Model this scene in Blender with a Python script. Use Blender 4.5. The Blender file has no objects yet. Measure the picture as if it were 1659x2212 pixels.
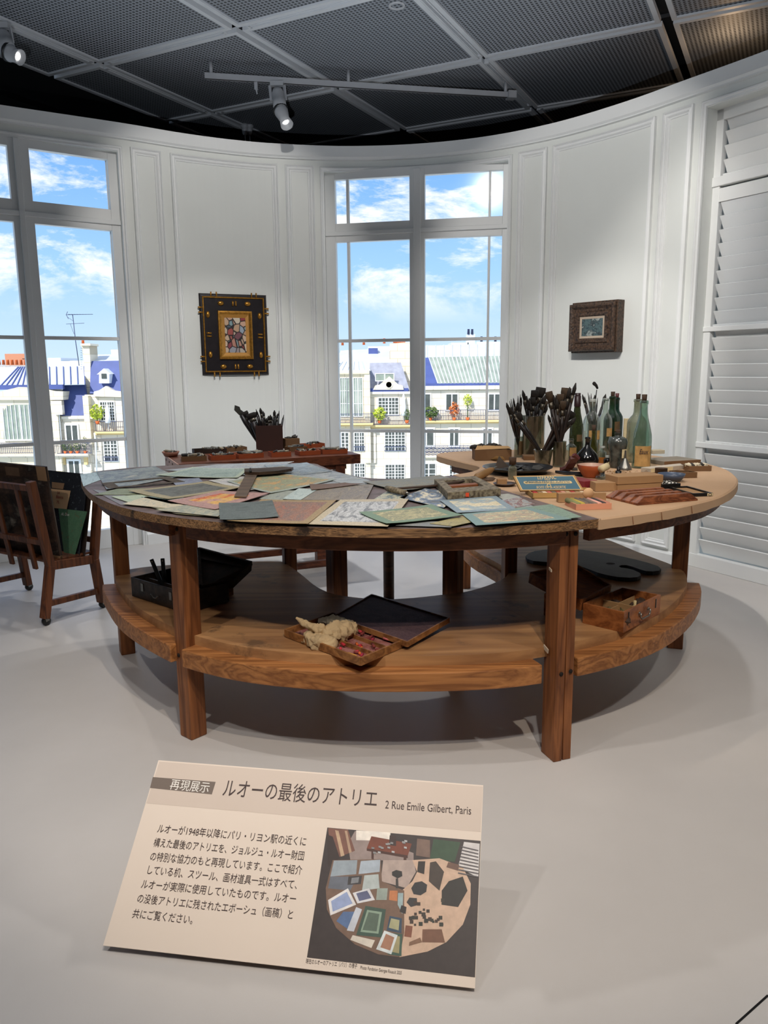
import bpy, bmesh, math, random
from mathutils import Vector, Matrix, Euler
import numpy as np
scn = bpy.context.scene
COL = scn.collection
PI = math.pi

# ------------------------------------------------------------------ camera
FPX, PITCH, ROLL, EYE = 1671.0, 0.1819, -0.009, 1.25
CX, CY = 829.5, 1106.0
cam_d = bpy.data.cameras.new('camera'); cam = bpy.data.objects.new('camera', cam_d); COL.objects.link(cam)
cam_d.sensor_fit = 'HORIZONTAL'; cam_d.sensor_width = 36.0; cam_d.lens = FPX / 1659.0 * 36.0
cam_d.clip_start = .02; cam_d.clip_end = 2000
_R = Vector((1, 0, 0)); _F = Vector((0, math.cos(PITCH), -math.sin(PITCH))); _U = Vector((0, math.sin(PITCH), math.cos(PITCH)))
_r2 = _R * math.cos(ROLL) + _U * math.sin(ROLL); _u2 = -_R * math.sin(ROLL) + _U * math.cos(ROLL)
mw = Matrix.Identity(4)
for i in range(3):
    mw[i][0] = _r2[i]; mw[i][1] = _u2[i]; mw[i][2] = -_F[i]
mw[0][3], mw[1][3], mw[2][3] = 0, 0, EYE
cam.matrix_world = mw
scn.camera = cam

# ------------------------------------------------------------------ view and exposure
scn.view_settings.view_transform = 'Standard'; scn.view_settings.look = 'None'
scn.view_settings.gamma = 1; scn.view_settings.use_curve_mapping = False
scn.view_settings.exposure = 0.0
scn.cycles.max_bounces = 8; scn.cycles.transparent_max_bounces = 24
scn.cycles.caustics_reflective = False; scn.cycles.caustics_refractive = False
scn.cycles.sample_clamp_indirect = 6

def lin(c):
    return tuple((x / 12.92 if x <= .04045 else ((x + .055) / 1.055) ** 2.4) for x in c)
def C(r, g, b, a=1.0):
    return (*lin((r / 255, g / 255, b / 255)), a)

# ------------------------------------------------------------------ sky: blue day with white cloud banks
world = bpy.data.worlds.new('world'); scn.world = world; world.use_nodes = True
wn, wl = world.node_tree.nodes, world.node_tree.links
wn.clear()
w_out = wn.new('ShaderNodeOutputWorld'); w_bg = wn.new('ShaderNodeBackground'); wl.new(w_bg.outputs[0], w_out.inputs[0])
w_bg.inputs[1].default_value = 1.25
tc = wn.new('ShaderNodeTexCoord'); sep = wn.new('ShaderNodeSeparateXYZ'); wl.new(tc.outputs['Generated'], sep.inputs[0])
rmp = wn.new('ShaderNodeValToRGB'); wl.new(sep.outputs[2], rmp.inputs[0])
rmp.color_ramp.elements[0].position = .0; rmp.color_ramp.elements[0].color = C(205, 226, 242)
rmp.color_ramp.elements[1].position = .26; rmp.color_ramp.elements[1].color = C(112, 168, 240)
e = rmp.color_ramp.elements.new(.12); e.color = C(160, 204, 246)
mp = wn.new('ShaderNodeMapping'); mp.inputs['Scale'].default_value = (1, 1, 2.6); mp.inputs['Location'].default_value = (.35, .1, .12); wl.new(tc.outputs['Generated'], mp.inputs[0])
nz = wn.new('ShaderNodeTexNoise'); nz.inputs['Scale'].default_value = 5.2; nz.inputs['Detail'].default_value = 9; nz.inputs['Roughness'].default_value = .66
nz.inputs['Distortion'].default_value = .35
wl.new(mp.outputs[0], nz.inputs['Vector'])
cr_ = wn.new('ShaderNodeValToRGB'); wl.new(nz.outputs[0], cr_.inputs[0])
cr_.color_ramp.elements[0].position = .45; cr_.color_ramp.elements[0].color = (0, 0, 0, 1)
cr_.color_ramp.elements[1].position = .57; cr_.color_ramp.elements[1].color = (1, 1, 1, 1)
fade = wn.new('ShaderNodeMapRange'); wl.new(sep.outputs[2], fade.inputs[0])
fade.inputs[1].default_value = .055; fade.inputs[2].default_value = .11
mul = wn.new('ShaderNodeMath'); mul.operation = 'MULTIPLY'; wl.new(cr_.outputs[0], mul.inputs[0]); wl.new(fade.outputs[0], mul.inputs[1])
mx = wn.new('ShaderNodeMix'); mx.data_type = 'RGBA'; wl.new(mul.outputs[0], mx.inputs[0]); wl.new(rmp.outputs[0], mx.inputs[6]); mx.inputs[7].default_value = (1.0, 1.0, 1.0, 1)
wl.new(mx.outputs[2], w_bg.inputs[0])

# ------------------------------------------------------------------ lights
def aim(o, tgt):
    o.rotation_euler = (Vector(tgt) - o.location).to_track_quat('-Z', 'Y').to_euler()
def spot(name, loc, tgt, watts, ang=60, blend=.5, col=(1, 1, 1), r=.03):
    d = bpy.data.lights.new(name, 'SPOT'); d.energy = watts; d.spot_size = math.radians(ang); d.spot_blend = blend
    d.color = col; d.shadow_soft_size = r
    o = bpy.data.objects.new(name, d); COL.objects.link(o); o.location = loc; aim(o, tgt); return o
sun_d = bpy.data.lights.new('sun', 'SUN'); sun_d.energy = 5.4; sun_d.angle = .009; sun_d.color = (1, .97, .9)
sun = bpy.data.objects.new('sun', sun_d); COL.objects.link(sun); sun.location = (-40, -40, 60)
sun.rotation_euler = Vector((.55, 1.0, -.95)).to_track_quat('-Z', 'Y').to_euler()
NEU = (1, .965, .92); WARM = (1, .86, .7)
# track spots over the table
spot('track_spot_key', (.6, .15, 3.2), (.2, 2.4, .5), 170, 50, .5, WARM)
spot('track_spot_front', (-.75, 1.6, 3.2), (-.35, 2.9, .6), 70, 62, .5, NEU)
spot('track_spot_floor', (.2, -.1, 3.2), (.1, 1.1, 0), 135, 88, .8, NEU, .05)
spot('track_spot_back', (.1, 4.6, 3.2), (-.2, 3.0, .75), 75, 64, .6, NEU)
spot('track_spot_kraft', (.2, 2.6, 3.2), (1.35, 3.1, .8), 42, 46, .5, WARM)
# wall washers on the papered walls
spot('wall_washer_l_high', (-.35, 3.1, 3.22), (-1.17, 5.9, 2.0), 128, 43, .5, NEU)
spot('wall_washer_l_low', (-.35, 3.1, 3.22), (-1.15, 5.9, .75), 110, 36, .5, NEU)
spot('wall_washer_r_high', (-.1, 2.9, 3.22), (1.36, 5.45, 1.95), 145, 46, .5, NEU)
spot('wall_washer_r_low', (-.1, 2.9, 3.22), (1.42, 5.4, .75), 105, 36, .5, NEU)
spot('wall_washer_s', (.3, 2.2, 3.22), (2.2, 4.3, 1.2), 185, 56, .5, NEU)
spot('wall_washer_b', (.2, 3.9, 3.22), (.6, 5.9, .1), 12, 70, .6, NEU)
spot('floor_fill_back', (-.5, 4.7, 3.2), (-.6, 4.9, 0), 150, 70, .7, (.93, .96, 1), .05)  # added bluish fill, brightens the floor behind the table
spot('floor_fill_side', (1.3, 3.6, 3.2), (1.75, 4.0, 0), 60, 60, .7, (.95, .97, 1), .05)  # added bluish fill, brightens the floor on the right
spot('cart_spot', (-2.3, 4.6, 3.2), (-1.7, 3.7, .2), 40, 60, .5, NEU)
spot('room_spot_left', (-1.6, .6, 3.2), (-1.4, 2.9, 0), 100, 80, .7, NEU, .05)
spot('room_spot_right', (2.2, 1.0, 3.2), (1.7, 2.6, 0), 84, 80, .7, NEU, .05)
# added warm lamp hidden behind the set wall, tints the ceiling above
pl = bpy.data.lights.new('warm_ceiling_fill', 'POINT'); pl.energy = 2.2; pl.color = (1, .66, .38); pl.shadow_soft_size = .05
plo = bpy.data.objects.new('warm_ceiling_fill', pl); COL.objects.link(plo); plo.location = (2.2, 5.3, 3.13)
# added fill spot behind the viewer, stands in for bounce on the ceiling
gl = bpy.data.lights.new('ceiling_fill', 'SPOT'); gl.energy = 1250; gl.spot_size = math.radians(74); gl.spot_blend = 1; gl.color = (.86, .92, 1)
glo = bpy.data.objects.new('ceiling_fill', gl); COL.objects.link(glo); glo.location = (0, -.9, .5); aim(glo, (0, 1.5, 3.3))

# ------------------------------------------------------------------ pixel -> place helpers
def ray(x, y):
    u, v = x - CX, y - CY
    cr, sr = math.cos(ROLL), math.sin(ROLL)
    a, b = u * cr + v * sr, -u * sr + v * cr
    c, s = math.cos(PITCH), math.sin(PITCH)
    return Vector((a / FPX, c - b / FPX * s, -s - b / FPX * c))
def at(x, y, z=0.0):
    d = ray(x, y); t = (z - EYE) / d.z
    return Vector((d.x * t, d.y * t, z))
def atY(x, y, Y):
    d = ray(x, y); t = Y / d.y
    return Vector((d.x * t, Y, EYE + d.z * t))
def scale_at(p):                       # metres per photograph pixel at a place
    return (Vector(p) - Vector((0, 0, EYE))).dot(_F) / FPX

# ------------------------------------------------------------------ mesh builder
class MB:
    def __init__(s):
        s.v = []; s.f = []; s.uv = {}; s.m = []; s.sm = []
        s.cm = 0; s.csm = False
    def add(s, vs, fs, uvs=None):
        o = len(s.v); s.v += [Vector(v) for v in vs]
        for k, f in enumerate(fs):
            if uvs: s.uv[len(s.f)] = uvs[k]
            s.f.append([i + o for i in f]); s.m.append(s.cm); s.sm.append(s.csm)
        return s
    def box(s, x0, x1, y0, y1, z0, z1, T=None):
        vs = [Vector(p) for p in ((x0, y0, z0), (x1, y0, z0), (x1, y1, z0), (x0, y1, z0), (x0, y0, z1), (x1, y0, z1), (x1, y1, z1), (x0, y1, z1))]
        if T is not None: vs = [T @ v for v in vs]
        return s.add(vs, [(0, 3, 2, 1), (4, 5, 6, 7), (0, 1, 5, 4), (1, 2, 6, 5), (2, 3, 7, 6), (3, 0, 4, 7)])
    def quad(s, a, b, c, d, uv=True):
        return s.add([a, b, c, d], [(0, 1, 2, 3)], [[(0, 0), (1, 0), (1, 1), (0, 1)]] if uv else None)
    def poly(s, pts):
        return s.add(pts, [tuple(range(len(pts)))])
    def prism(s, pts, z0, z1, T=None):      # pts 2d counter-clockwise
        n = len(pts)
        vs = [Vector((p[0], p[1], z0)) for p in pts] + [Vector((p[0], p[1], z1)) for p in pts]
        if T is not None: vs = [T @ v for v in vs]
        fs = [tuple(range(n - 1, -1, -1)), tuple(range(n, 2 * n))] + [(i, (i + 1) % n, n + (i + 1) % n, n + i) for i in range(n)]
        return s.add(vs, fs)
    def beam(s, a, b, w, h, up=(0, 0, 1)):   # rectangular bar from a to b
        a, b = Vector(a), Vector(b); d = (b - a); L = d.length; d.normalize()
        up = Vector(up); x = d.cross(up)
        if x.length < 1e-4: x = d.cross(Vector((1, 0, 0)))
        x.normalize(); y = x.cross(d)
        vs = []
        for p in (a, b):
            for sx, sy in ((-1, -1), (1, -1), (1, 1), (-1, 1)): vs.append(p + x * sx * w / 2 + y * sy * h / 2)
        return s.add(vs, [(0, 1, 2, 3), (7, 6, 5, 4), (0, 4, 5, 1), (1, 5, 6, 2), (2, 6, 7, 3), (3, 7, 4, 0)])
    def tube(s, pts, rad, n=8, cap=True, flat=1.0):
        pts = [Vector(p) for p in pts]
        if not hasattr(rad, '__len__'): rad = [rad] * len(pts)
        rings = []; vs = []; x = None
        for i, p in enumerate(pts):
            d = (pts[min(i + 1, len(pts) - 1)] - pts[max(i - 1, 0)]).normalized()
            if x is None:
                x = d.cross(Vector((0, 1, 0)))
                if x.length < 1e-3: x = d.cross(Vector((1, 0, 0)))
            x = (x - d * x.dot(d)).normalized(); y = d.cross(x)
            for k in range(n):
                a = 2 * PI * k / n
                vs.append(p + x * math.cos(a) * rad[i] + y * math.sin(a) * rad[i] * flat)
        fs = []
        for i in range(len(pts) - 1):
            for k in range(n):
                fs.append((i * n + k, i * n + (k + 1) % n, (i + 1) * n + (k + 1) % n, (i + 1) * n + k))
        if cap:
            fs.append(tuple(range(n - 1, -1, -1))); fs.append(tuple((len(pts) - 1) * n + k for k in range(n)))
        o = s.csm; s.csm = True; s.add(vs, fs); s.csm = o
        return s
    def lathe(s, prof, n=24, c=(0, 0, 0), T=None, sx=1, sy=1, close=False):
        vs = []; c = Vector(c)
        for r, z in prof:
            for k in range(n):
                a = 2 * PI * k / n; v = Vector((r * math.cos(a) * sx, r * math.sin(a) * sy, z))
                if T is not None: v = T @ v
                vs.append(v + c)
        fs = []
        for i in range(len(prof) - 1):
            for k in range(n):
                fs.append((i * n + k, i * n + (k + 1) % n, (i + 1) * n + (k + 1) % n, (i + 1) * n + k))
        if prof[0][0] > 1e-5 and not close: fs.append(tuple(range(n - 1, -1, -1)))
        if prof[-1][0] > 1e-5 and not close: fs.append(tuple((len(prof) - 1) * n + k for k in range(n)))
        o = s.csm; s.csm = True; s.add(vs, fs); s.csm = o
        return s
    def build(s, name, mats, parent=None, local=False, bevel=0, seg=2, merge=True):
        if not isinstance(mats, (list, tuple)): mats = [mats]
        me = bpy.data.meshes.new(name)
        org = Vector((0, 0, 0))
        if not local:
            if parent is not None: org = WLOC[parent.name]
            else:
                xs = [v.x for v in s.v]; ys = [v.y for v in s.v]; zs = [v.z for v in s.v]
                org = Vector(((min(xs) + max(xs)) / 2, (min(ys) + max(ys)) / 2, min(zs)))
        me.from_pydata([v - org for v in s.v], [], s.f)
        for m in mats: me.materials.append(m)
        me.polygons.foreach_set('material_index', s.m); me.polygons.foreach_set('use_smooth', s.sm)
        if s.uv:
            ul = me.uv_layers.new(name='UVMap')
            for fi, uvs in s.uv.items():
                p = me.polygons[fi]
                for k, li in enumerate(p.loop_indices): ul.data[li].uv = uvs[k]
        if merge and not s.uv:
            bm = bmesh.new(); bm.from_mesh(me)
            bmesh.ops.remove_doubles(bm, verts=bm.verts, dist=1e-6)
            bmesh.ops.recalc_face_normals(bm, faces=bm.faces)
            bm.to_mesh(me); bm.free()
        me.update()
        o = bpy.data.objects.new(name, me); COL.objects.link(o)
        if parent is not None:
            o.parent = parent
            WLOC[o.name] = WLOC[parent.name].copy() if not local else Vector((0, 0, 0))
        else:
            if not local: o.location = org
            WLOC[o.name] = org.copy()
        if bevel:
            b = o.modifiers.new('bevel', 'BEVEL'); b.width = bevel; b.segments = seg; b.limit_method = 'ANGLE'; b.angle_limit = .6
        return o
WLOC = {}
def thing(name, label, cat, loc=(0, 0, 0), group=None):
    o = bpy.data.objects.new(name, None); COL.objects.link(o); o.location = loc; o.empty_display_size = .05
    WLOC[o.name] = Vector(loc)
    return tag(o, label, cat, group)
def tag(o, label, cat, group=None):
    o['label'] = label; o['category'] = cat
    if group: o['group'] = group
    return o
def struct(o):
    o['kind'] = 'structure'; return o
def lab(o, label):
    o['label'] = label; return o
def copy_tree(o, parent=None):
    c = o.copy(); COL.objects.link(c)
    if parent is not None: c.parent = parent
    WLOC[c.name] = Vector(c.location)
    for ch in list(o.children): copy_tree(ch, c)
    return c

# ------------------------------------------------------------------ materials
def newmat(name):
    m = bpy.data.materials.new(name); m.use_nodes = True
    n, l = m.node_tree.nodes, m.node_tree.links
    return m, n, l, n['Principled BSDF']
def ramp(n, l, src, stops):
    r = n.new('ShaderNodeValToRGB'); l.new(src, r.inputs[0])
    els = r.color_ramp.elements
    els[0].position, els[0].color = stops[0]; els[1].position, els[1].color = stops[-1]
    for p, c in stops[1:-1]:
        e = els.new(p); e.color = c
    return r.outputs[0]
def sc(c, k): return (c[0] * k, c[1] * k, c[2] * k, 1)
def noise(n, l, coord, scale, detail=5, rough=.55, stretch=None, dist=0, loc=None):
    if stretch or loc:
        mp = n.new('ShaderNodeMapping'); l.new(coord, mp.inputs[0])
        if stretch: mp.inputs['Scale'].default_value = stretch
        if loc: mp.inputs['Location'].default_value = loc
        coord = mp.outputs[0]
    z = n.new('ShaderNodeTexNoise'); z.inputs['Scale'].default_value = scale; z.inputs['Detail'].default_value = detail
    z.inputs['Roughness'].default_value = rough; z.inputs['Distortion'].default_value = dist
    l.new(coord, z.inputs[0]); return z.outputs[0]
def M(name, col, rough=.6, metal=0, var=.12, scale=9, bump=0, bscale=60, col2=None, spec=.4):
    m, n, l, b = newmat(name)
    tcn = n.new('ShaderNodeTexCoord')
    z = noise(n, l, tcn.outputs['Object'], scale)
    c2 = col2 if col2 else sc(col, 1 + var)
    l.new(ramp(n, l, z, [(.34, sc(col, 1 - var)), (.66, c2)]), b.inputs['Base Color'])
    b.inputs['Roughness'].default_value = rough; b.inputs['Metallic'].default_value = metal
    b.inputs['Specular IOR Level'].default_value = spec
    if bump:
        z2 = noise(n, l, tcn.outputs['Object'], bscale, 3)
        bp = n.new('ShaderNodeBump'); bp.inputs['Strength'].default_value = bump; bp.inputs['Distance'].default_value = .004
        l.new(z2, bp.inputs['Height']); l.new(bp.outputs[0], b.inputs['Normal'])
    return m
def WOOD(name, dark, light, axis='X', rough=.5, scale=1.0, bands=14, grain=.5, stain=None, stain_at=.62):
    m, n, l, b = newmat(name)
    tcn = n.new('ShaderNodeTexCoord')
    st = {'X': (.06, 1, 1), 'Y': (1, .06, 1), 'Z': (1, 1, .06)}[axis]
    st2 = {'X': (.02, 1, 1), 'Y': (1, .02, 1), 'Z': (1, 1, .02)}[axis]
    z1 = noise(n, l, tcn.outputs['Object'], bands * scale, 4, .5, st, .6)
    z2 = noise(n, l, tcn.outputs['Object'], 150 * scale, 3, .6, st2)
    ma = n.new('ShaderNodeMath'); ma.operation = 'MULTIPLY'; l.new(z1, ma.inputs[0]); ma.inputs[1].default_value = 5.0
    fr = n.new('ShaderNodeMath'); fr.operation = 'PINGPONG'; l.new(ma.outputs[0], fr.inputs[0]); fr.inputs[1].default_value = .5
    md = n.new('ShaderNodeMath'); md.operation = 'MULTIPLY_ADD'; l.new(z2, md.inputs[0]); md.inputs[1].default_value = grain; l.new(fr.outputs[0], md.inputs[2])
    col = ramp(n, l, md.outputs[0], [(.2, dark), (.75, light)])
    if stain:
        z3 = noise(n, l, tcn.outputs['Object'], 7, 6, .65)
        f = ramp(n, l, z3, [(stain_at - .04, (0, 0, 0, 1)), (stain_at + .05, (1, 1, 1, 1))])
        mx = n.new('ShaderNodeMix'); mx.data_type = 'RGBA'; l.new(f, mx.inputs[0]); l.new(col, mx.inputs[6]); mx.inputs[7].default_value = stain
        col = mx.outputs[2]
    l.new(col, b.inputs['Base Color']); b.inputs['Roughness'].default_value = rough; b.inputs['Specular IOR Level'].default_value = .35
    bp = n.new('ShaderNodeBump'); bp.inputs['Strength'].default_value = .25; bp.inputs['Distance'].default_value = .002
    l.new(md.outputs[0], bp.inputs['Height']); l.new(bp.outputs[0], b.inputs['Normal'])
    return m
def PAINT(name, cols, scale=9, stretch=(1, 1, 1), border=None, bw=.07, seed=0, rough=.75, dist=.8, inner=None, iw=.0, detail=6, contrast=1.0):
    m, n, l, b = newmat(name)
    tcn = n.new('ShaderNodeTexCoord')
    z = noise(n, l, tcn.outputs['UV'], scale, detail, .6, stretch, dist, (seed * 3.7, seed * 1.3, seed))
    k = len(cols); lo, hi = .5 - .2 / contrast, .5 + .2 / contrast
    col = ramp(n, l, z, [(lo + (hi - lo) * i / (k - 1), cols[i]) for i in range(k)])
    z2 = noise(n, l, tcn.outputs['UV'], scale * 9, 3, .6, stretch)
    hs = n.new('ShaderNodeHueSaturation'); l.new(col, hs.inputs['Color'])
    mr = n.new('ShaderNodeMapRange'); l.new(z2, mr.inputs[0]); mr.inputs[1].default_value = .3; mr.inputs[2].default_value = .7; mr.inputs[3].default_value = .72; mr.inputs[4].default_value = 1.28
    l.new(mr.outputs[0], hs.inputs['Value']); col = hs.outputs[0]
    if border:
        sp = n.new('ShaderNodeSeparateXYZ'); l.new(tcn.outputs['UV'], sp.inputs[0])
        def mm(op, a, bb):
            q = n.new('ShaderNodeMath'); q.operation = op
            for i, x in enumerate((a, bb)):
                if isinstance(x, (int, float)): q.inputs[i].default_value = x
                else: l.new(x, q.inputs[i])
            return q.outputs[0]
        u, v = sp.outputs[0], sp.outputs[1]
        d = mm('MINIMUM', mm('MINIMUM', u, mm('SUBTRACT', 1.0, u)), mm('MINIMUM', v, mm('SUBTRACT', 1.0, v)))
        wob = mm('MULTIPLY', mm('SUBTRACT', z, .5), .05); d = mm('ADD', d, wob)
        for bc, lo_, hi_ in [(border, -1, bw)] + ([(inner, bw, bw + iw)] if inner else []):
            f = mm('MULTIPLY', mm('LESS_THAN', d, hi_), mm('GREATER_THAN', d, lo_))
            zb = ramp(n, l, z2, [(.35, sc(bc, .82)), (.65, sc(bc, 1.15))])
            mx = n.new('ShaderNodeMix'); mx.data_type = 'RGBA'; l.new(f, mx.inputs[0]); l.new(col, mx.inputs[6]); l.new(zb, mx.inputs[7]); col = mx.outputs[2]
    l.new(col, b.inputs['Base Color']); b.inputs['Roughness'].default_value = rough; b.inputs['Specular IOR Level'].default_value = .25
    bp = n.new('ShaderNodeBump'); bp.inputs['Strength'].default_value = .2; bp.inputs['Distance'].default_value = .002
    l.new(z2, bp.inputs['Height']); l.new(bp.outputs[0], b.inputs['Normal'])
    return m
def GLASS(name, tint, dirt=None, dirt_amt=.3, rough=.03, refl=.6, scale=14, base=.05):
    """thin-walled glass: tinted see-through, Fresnel reflection, optional dried film"""
    m, n, l, b = newmat(name)
    out = n['Material Output']
    tr = n.new('ShaderNodeBsdfTransparent'); tr.inputs[0].default_value = tint
    gl = n.new('ShaderNodeBsdfGlossy'); gl.inputs['Roughness'].default_value = rough
    lw = n.new('ShaderNodeLayerWeight'); lw.inputs[0].default_value = .35
    mr = n.new('ShaderNodeMapRange'); l.new(lw.outputs['Facing'], mr.inputs[0]); mr.inputs[3].default_value = base; mr.inputs[4].default_value = refl
    mix = n.new('ShaderNodeMixShader'); l.new(mr.outputs[0], mix.inputs[0]); l.new(tr.outputs[0], mix.inputs[1]); l.new(gl.outputs[0], mix.inputs[2])
    last = mix.outputs[0]
    if dirt:
        df = n.new('ShaderNodeBsdfDiffuse'); df.inputs[0].default_value = dirt
        tcn = n.new('ShaderNodeTexCoord'); z = noise(n, l, tcn.outputs['Object'], scale, 6, .65)
        f = n.new('ShaderNodeMapRange'); l.new(z, f.inputs[0]); f.inputs[1].default_value = .35; f.inputs[2].default_value = .7
        f.inputs[3].default_value = dirt_amt * .4; f.inputs[4].default_value = min(1, dirt_amt * 1.6)
        mix2 = n.new('ShaderNodeMixShader'); l.new(f.outputs[0], mix2.inputs[0]); l.new(last, mix2.inputs[1]); l.new(df.outputs[0], mix2.inputs[2]); last = mix2.outputs[0]
    l.new(last, out.inputs['Surface'])
    return m
def EMIT(name, col, s):
    m, n, l, b = newmat(name)
    b.inputs['Base Color'].default_value = col; b.inputs['Emission Color'].default_value = col; b.inputs['Emission Strength'].default_value = s
    return m
FONT = None
def text(body, size, mat, origin, xdir, ydir, parent=None, name='lettering', bold=0.0, shear=0.0, align='LEFT', lift=.0006, spacing=1.0, xs=1.0, line=1.0, fit=None):
    cu = bpy.data.curves.new('txt', 'FONT'); cu.body = body; cu.size = size; cu.align_x = align; cu.shear = shear; cu.offset = bold
    cu.space_character = spacing; cu.space_line = line; cu.resolution_u = 3
    to = bpy.data.objects.new('txt', cu); COL.objects.link(to)
    dg = bpy.context.evaluated_depsgraph_get(); dg.update()
    me = bpy.data.meshes.new_from_object(to.evaluated_get(dg))
    bpy.data.objects.remove(to); bpy.data.curves.remove(cu)
    if fit:
        wx = max(v.co.x for v in me.vertices) - min(v.co.x for v in me.vertices); xs = fit / wx
    x, y = Vector(xdir).normalized(), Vector(ydir).normalized(); nrm = x.cross(y).normalized()
    org = WLOC[parent.name] if parent is not None else Vector((0, 0, 0))
    for v in me.vertices:
        v.co = Vector(origin) + x * v.co.x * xs + y * v.co.y + nrm * lift - org
    me.materials.clear(); me.materials.append(mat); me.name = name
    o = bpy.data.objects.new(name, me); COL.objects.link(o)
    if parent is not None: o.parent = parent
    WLOC[o.name] = org.copy()
    return o

# ================================================================== ROOM SHELL
m_wall = M('white_wall_paint', C(222, 224, 220), .55, var=.015, scale=3, bump=.05, bscale=220)
m_trim = M('white_trim_paint', C(226, 227, 226), .45, var=.012, scale=3)
m_floor = M('grey_vinyl_floor', C(194, 189, 185), .5, var=.035, scale=2.2, bump=.04, bscale=300)
m_black = M('black_void_paint', C(9, 9, 10), .9, var=.05)
m_gallery = M('dark_gallery_paint', C(92, 92, 95), .8, var=.04)

# seam of the vinyl, front right corner
sm = MB().beam(at(1590, 2212, .0006), at(1659, 2150, .0006), .004, .001).build('trim_floor_seam', m_black); struct(sm)

WP = [(-3.3, 4.62), (-2.37, 5.19), (-1.76, 5.555), (-1.4, 5.80), (-1.08, 5.97), (-.76, 6.08), (-.27, 6.16), (.26, 6.12), (.76, 5.95), (1.19, 5.65), (1.54, 5.25), (1.81, 4.84), (2.06, 4.45), (2.5, 3.7), (2.9, 2.9)]
def catmull(P, n=12):
    P = [Vector(p) for p in P]; out = []
    for i in range(len(P) - 1):
        p0, p1, p2, p3 = P[max(i - 1, 0)], P[i], P[i + 1], P[min(i + 2, len(P) - 1)]
        for k in range(n):
            t = k / n
            out.append(.5 * ((2 * p1) + (-p0 + p2) * t + (2 * p0 - 5 * p1 + 4 * p2 - p3) * t * t + (-p0 + 3 * p1 - 3 * p2 + p3) * t ** 3))
    out.append(P[-1]); return out
WC = catmull(WP); WS = [0]
for a, b in zip(WC, WC[1:]): WS.append(WS[-1] + (b - a).length)
def wpt(s, off=0.0, z=0.0):                    # point on the curved wall; off > 0 into the room
    s = max(0, min(WS[-1] - 1e-6, s))
    i = max(k for k in range(len(WS) - 1) if WS[k] <= s)
    a, b = WC[i], WC[i + 1]; t = (s - WS[i]) / (WS[i + 1] - WS[i])
    d0 = (WC[min(i + 1, len(WC) - 1)] - WC[max(i - 1, 0)]).normalized(); d1 = (WC[min(i + 2, len(WC) - 1)] - WC[i]).normalized()
    d = (d0 * (1 - t) + d1 * t).normalized(); n = Vector((d.y, -d.x))
    p = a + (b - a) * t + n * off
    return Vector((p.x, p.y, z))
def wall_at(x, y):
    d = ray(x, y)
    for i in range(len(WC) - 1):
        a, b = WC[i], WC[i + 1]; e = b - a
        den = d.x * -e.y + e.x * d.y
        if abs(den) < 1e-9: continue
        t = (a.x * -e.y + e.x * a.y) / den; u = (d.x * a.y - d.y * a.x) / den
        if t > 0 and -1e-6 <= u <= 1 + 1e-6: return WS[i] + u * (WS[i + 1] - WS[i]), EYE + d.z * t
def srange(s0, s1, step=.05):
    n = max(1, int(math.ceil((s1 - s0) / step))); return [s0 + (s1 - s0) * k / n for k in range(n + 1)]
def strip(mb, s0, s1, prof, cap=True):         # sweep profile [(off, z)] along the wall
    ss = srange(s0, s1); n = len(prof); vs = []; fs = []
    for s in ss: vs += [wpt(s, o, z) for o, z in prof]
    for i in range(len(ss) - 1):
        for k in range(n): fs.append((i * n + k, i * n + (k + 1) % n, (i + 1) * n + (k + 1) % n, (i + 1) * n + k))
    fs.append(tuple(range(n))); fs.append(tuple((len(ss) - 1) * n + k for k in range(n - 1, -1, -1)))
    mb.add(vs, fs)
fp = [wpt(s_, -.14) for s_ in srange(0, WS[-1], .1)]
fpts = [(3.4, -3.3)] + [(p.x, p.y) for p in reversed(fp)] + [(-4.3, -3.3)]
fl = MB().prism(fpts, -.06, 0).build('floor', m_floor); struct(fl)
ZT, ZO, ZTOP = 2.745, 2.705, 2.87
SL0, SL1 = .12, 1.79          # left window opening
SC0, SC1 = 3.277, 4.671       # centre window opening
SR0, SR1 = 6.150, 7.55        # louvred window opening
def wallbox(name, s0, s1, z0, z1):
    mb = MB(); strip(mb, s0, s1, [(0, z0), (0, z1), (-.16, z1), (-.16, z0)]); return struct(mb.build(name, m_wall))
wallbox('wall_left', 0, SL0, 0, ZTOP); wallbox('wall_back_left', SL1, SC0, 0, ZTOP); wallbox('wall_back_right', SC1, SR0, 0, ZTOP); wallbox('wall_right', SR1, WS[-1], 0, ZTOP)
wallbox('wall_over_window_left', SL0, SL1, ZO, ZTOP); wallbox('wall_over_window_centre', SC0, SC1, ZO, ZTOP); wallbox('wall_over_window_right', SR0, SR1, ZO, ZTOP)
# cornice
mb = MB(); strip(mb, 0, WS[-1], [(-.02, ZTOP + .012), (.035, ZTOP + .012), (.035, 2.806), (.028, 2.80), (.022, 2.795), (.022, 2.788), (.0, 2.785), (-.02, 2.785)])
struct(mb.build('trim_cornice', m_trim))
# baseboards
for nm, a, b in (('left', SL1 + .03, SC0 - .03), ('right', SC1 + .03, SR0 - .03)):
    mb = MB(); strip(mb, a, b, [(0, 0), (.02, 0), (.02, .075), (.012, .085), (0, .09)]); struct(mb.build('baseboard_' + nm, m_trim))
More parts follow.
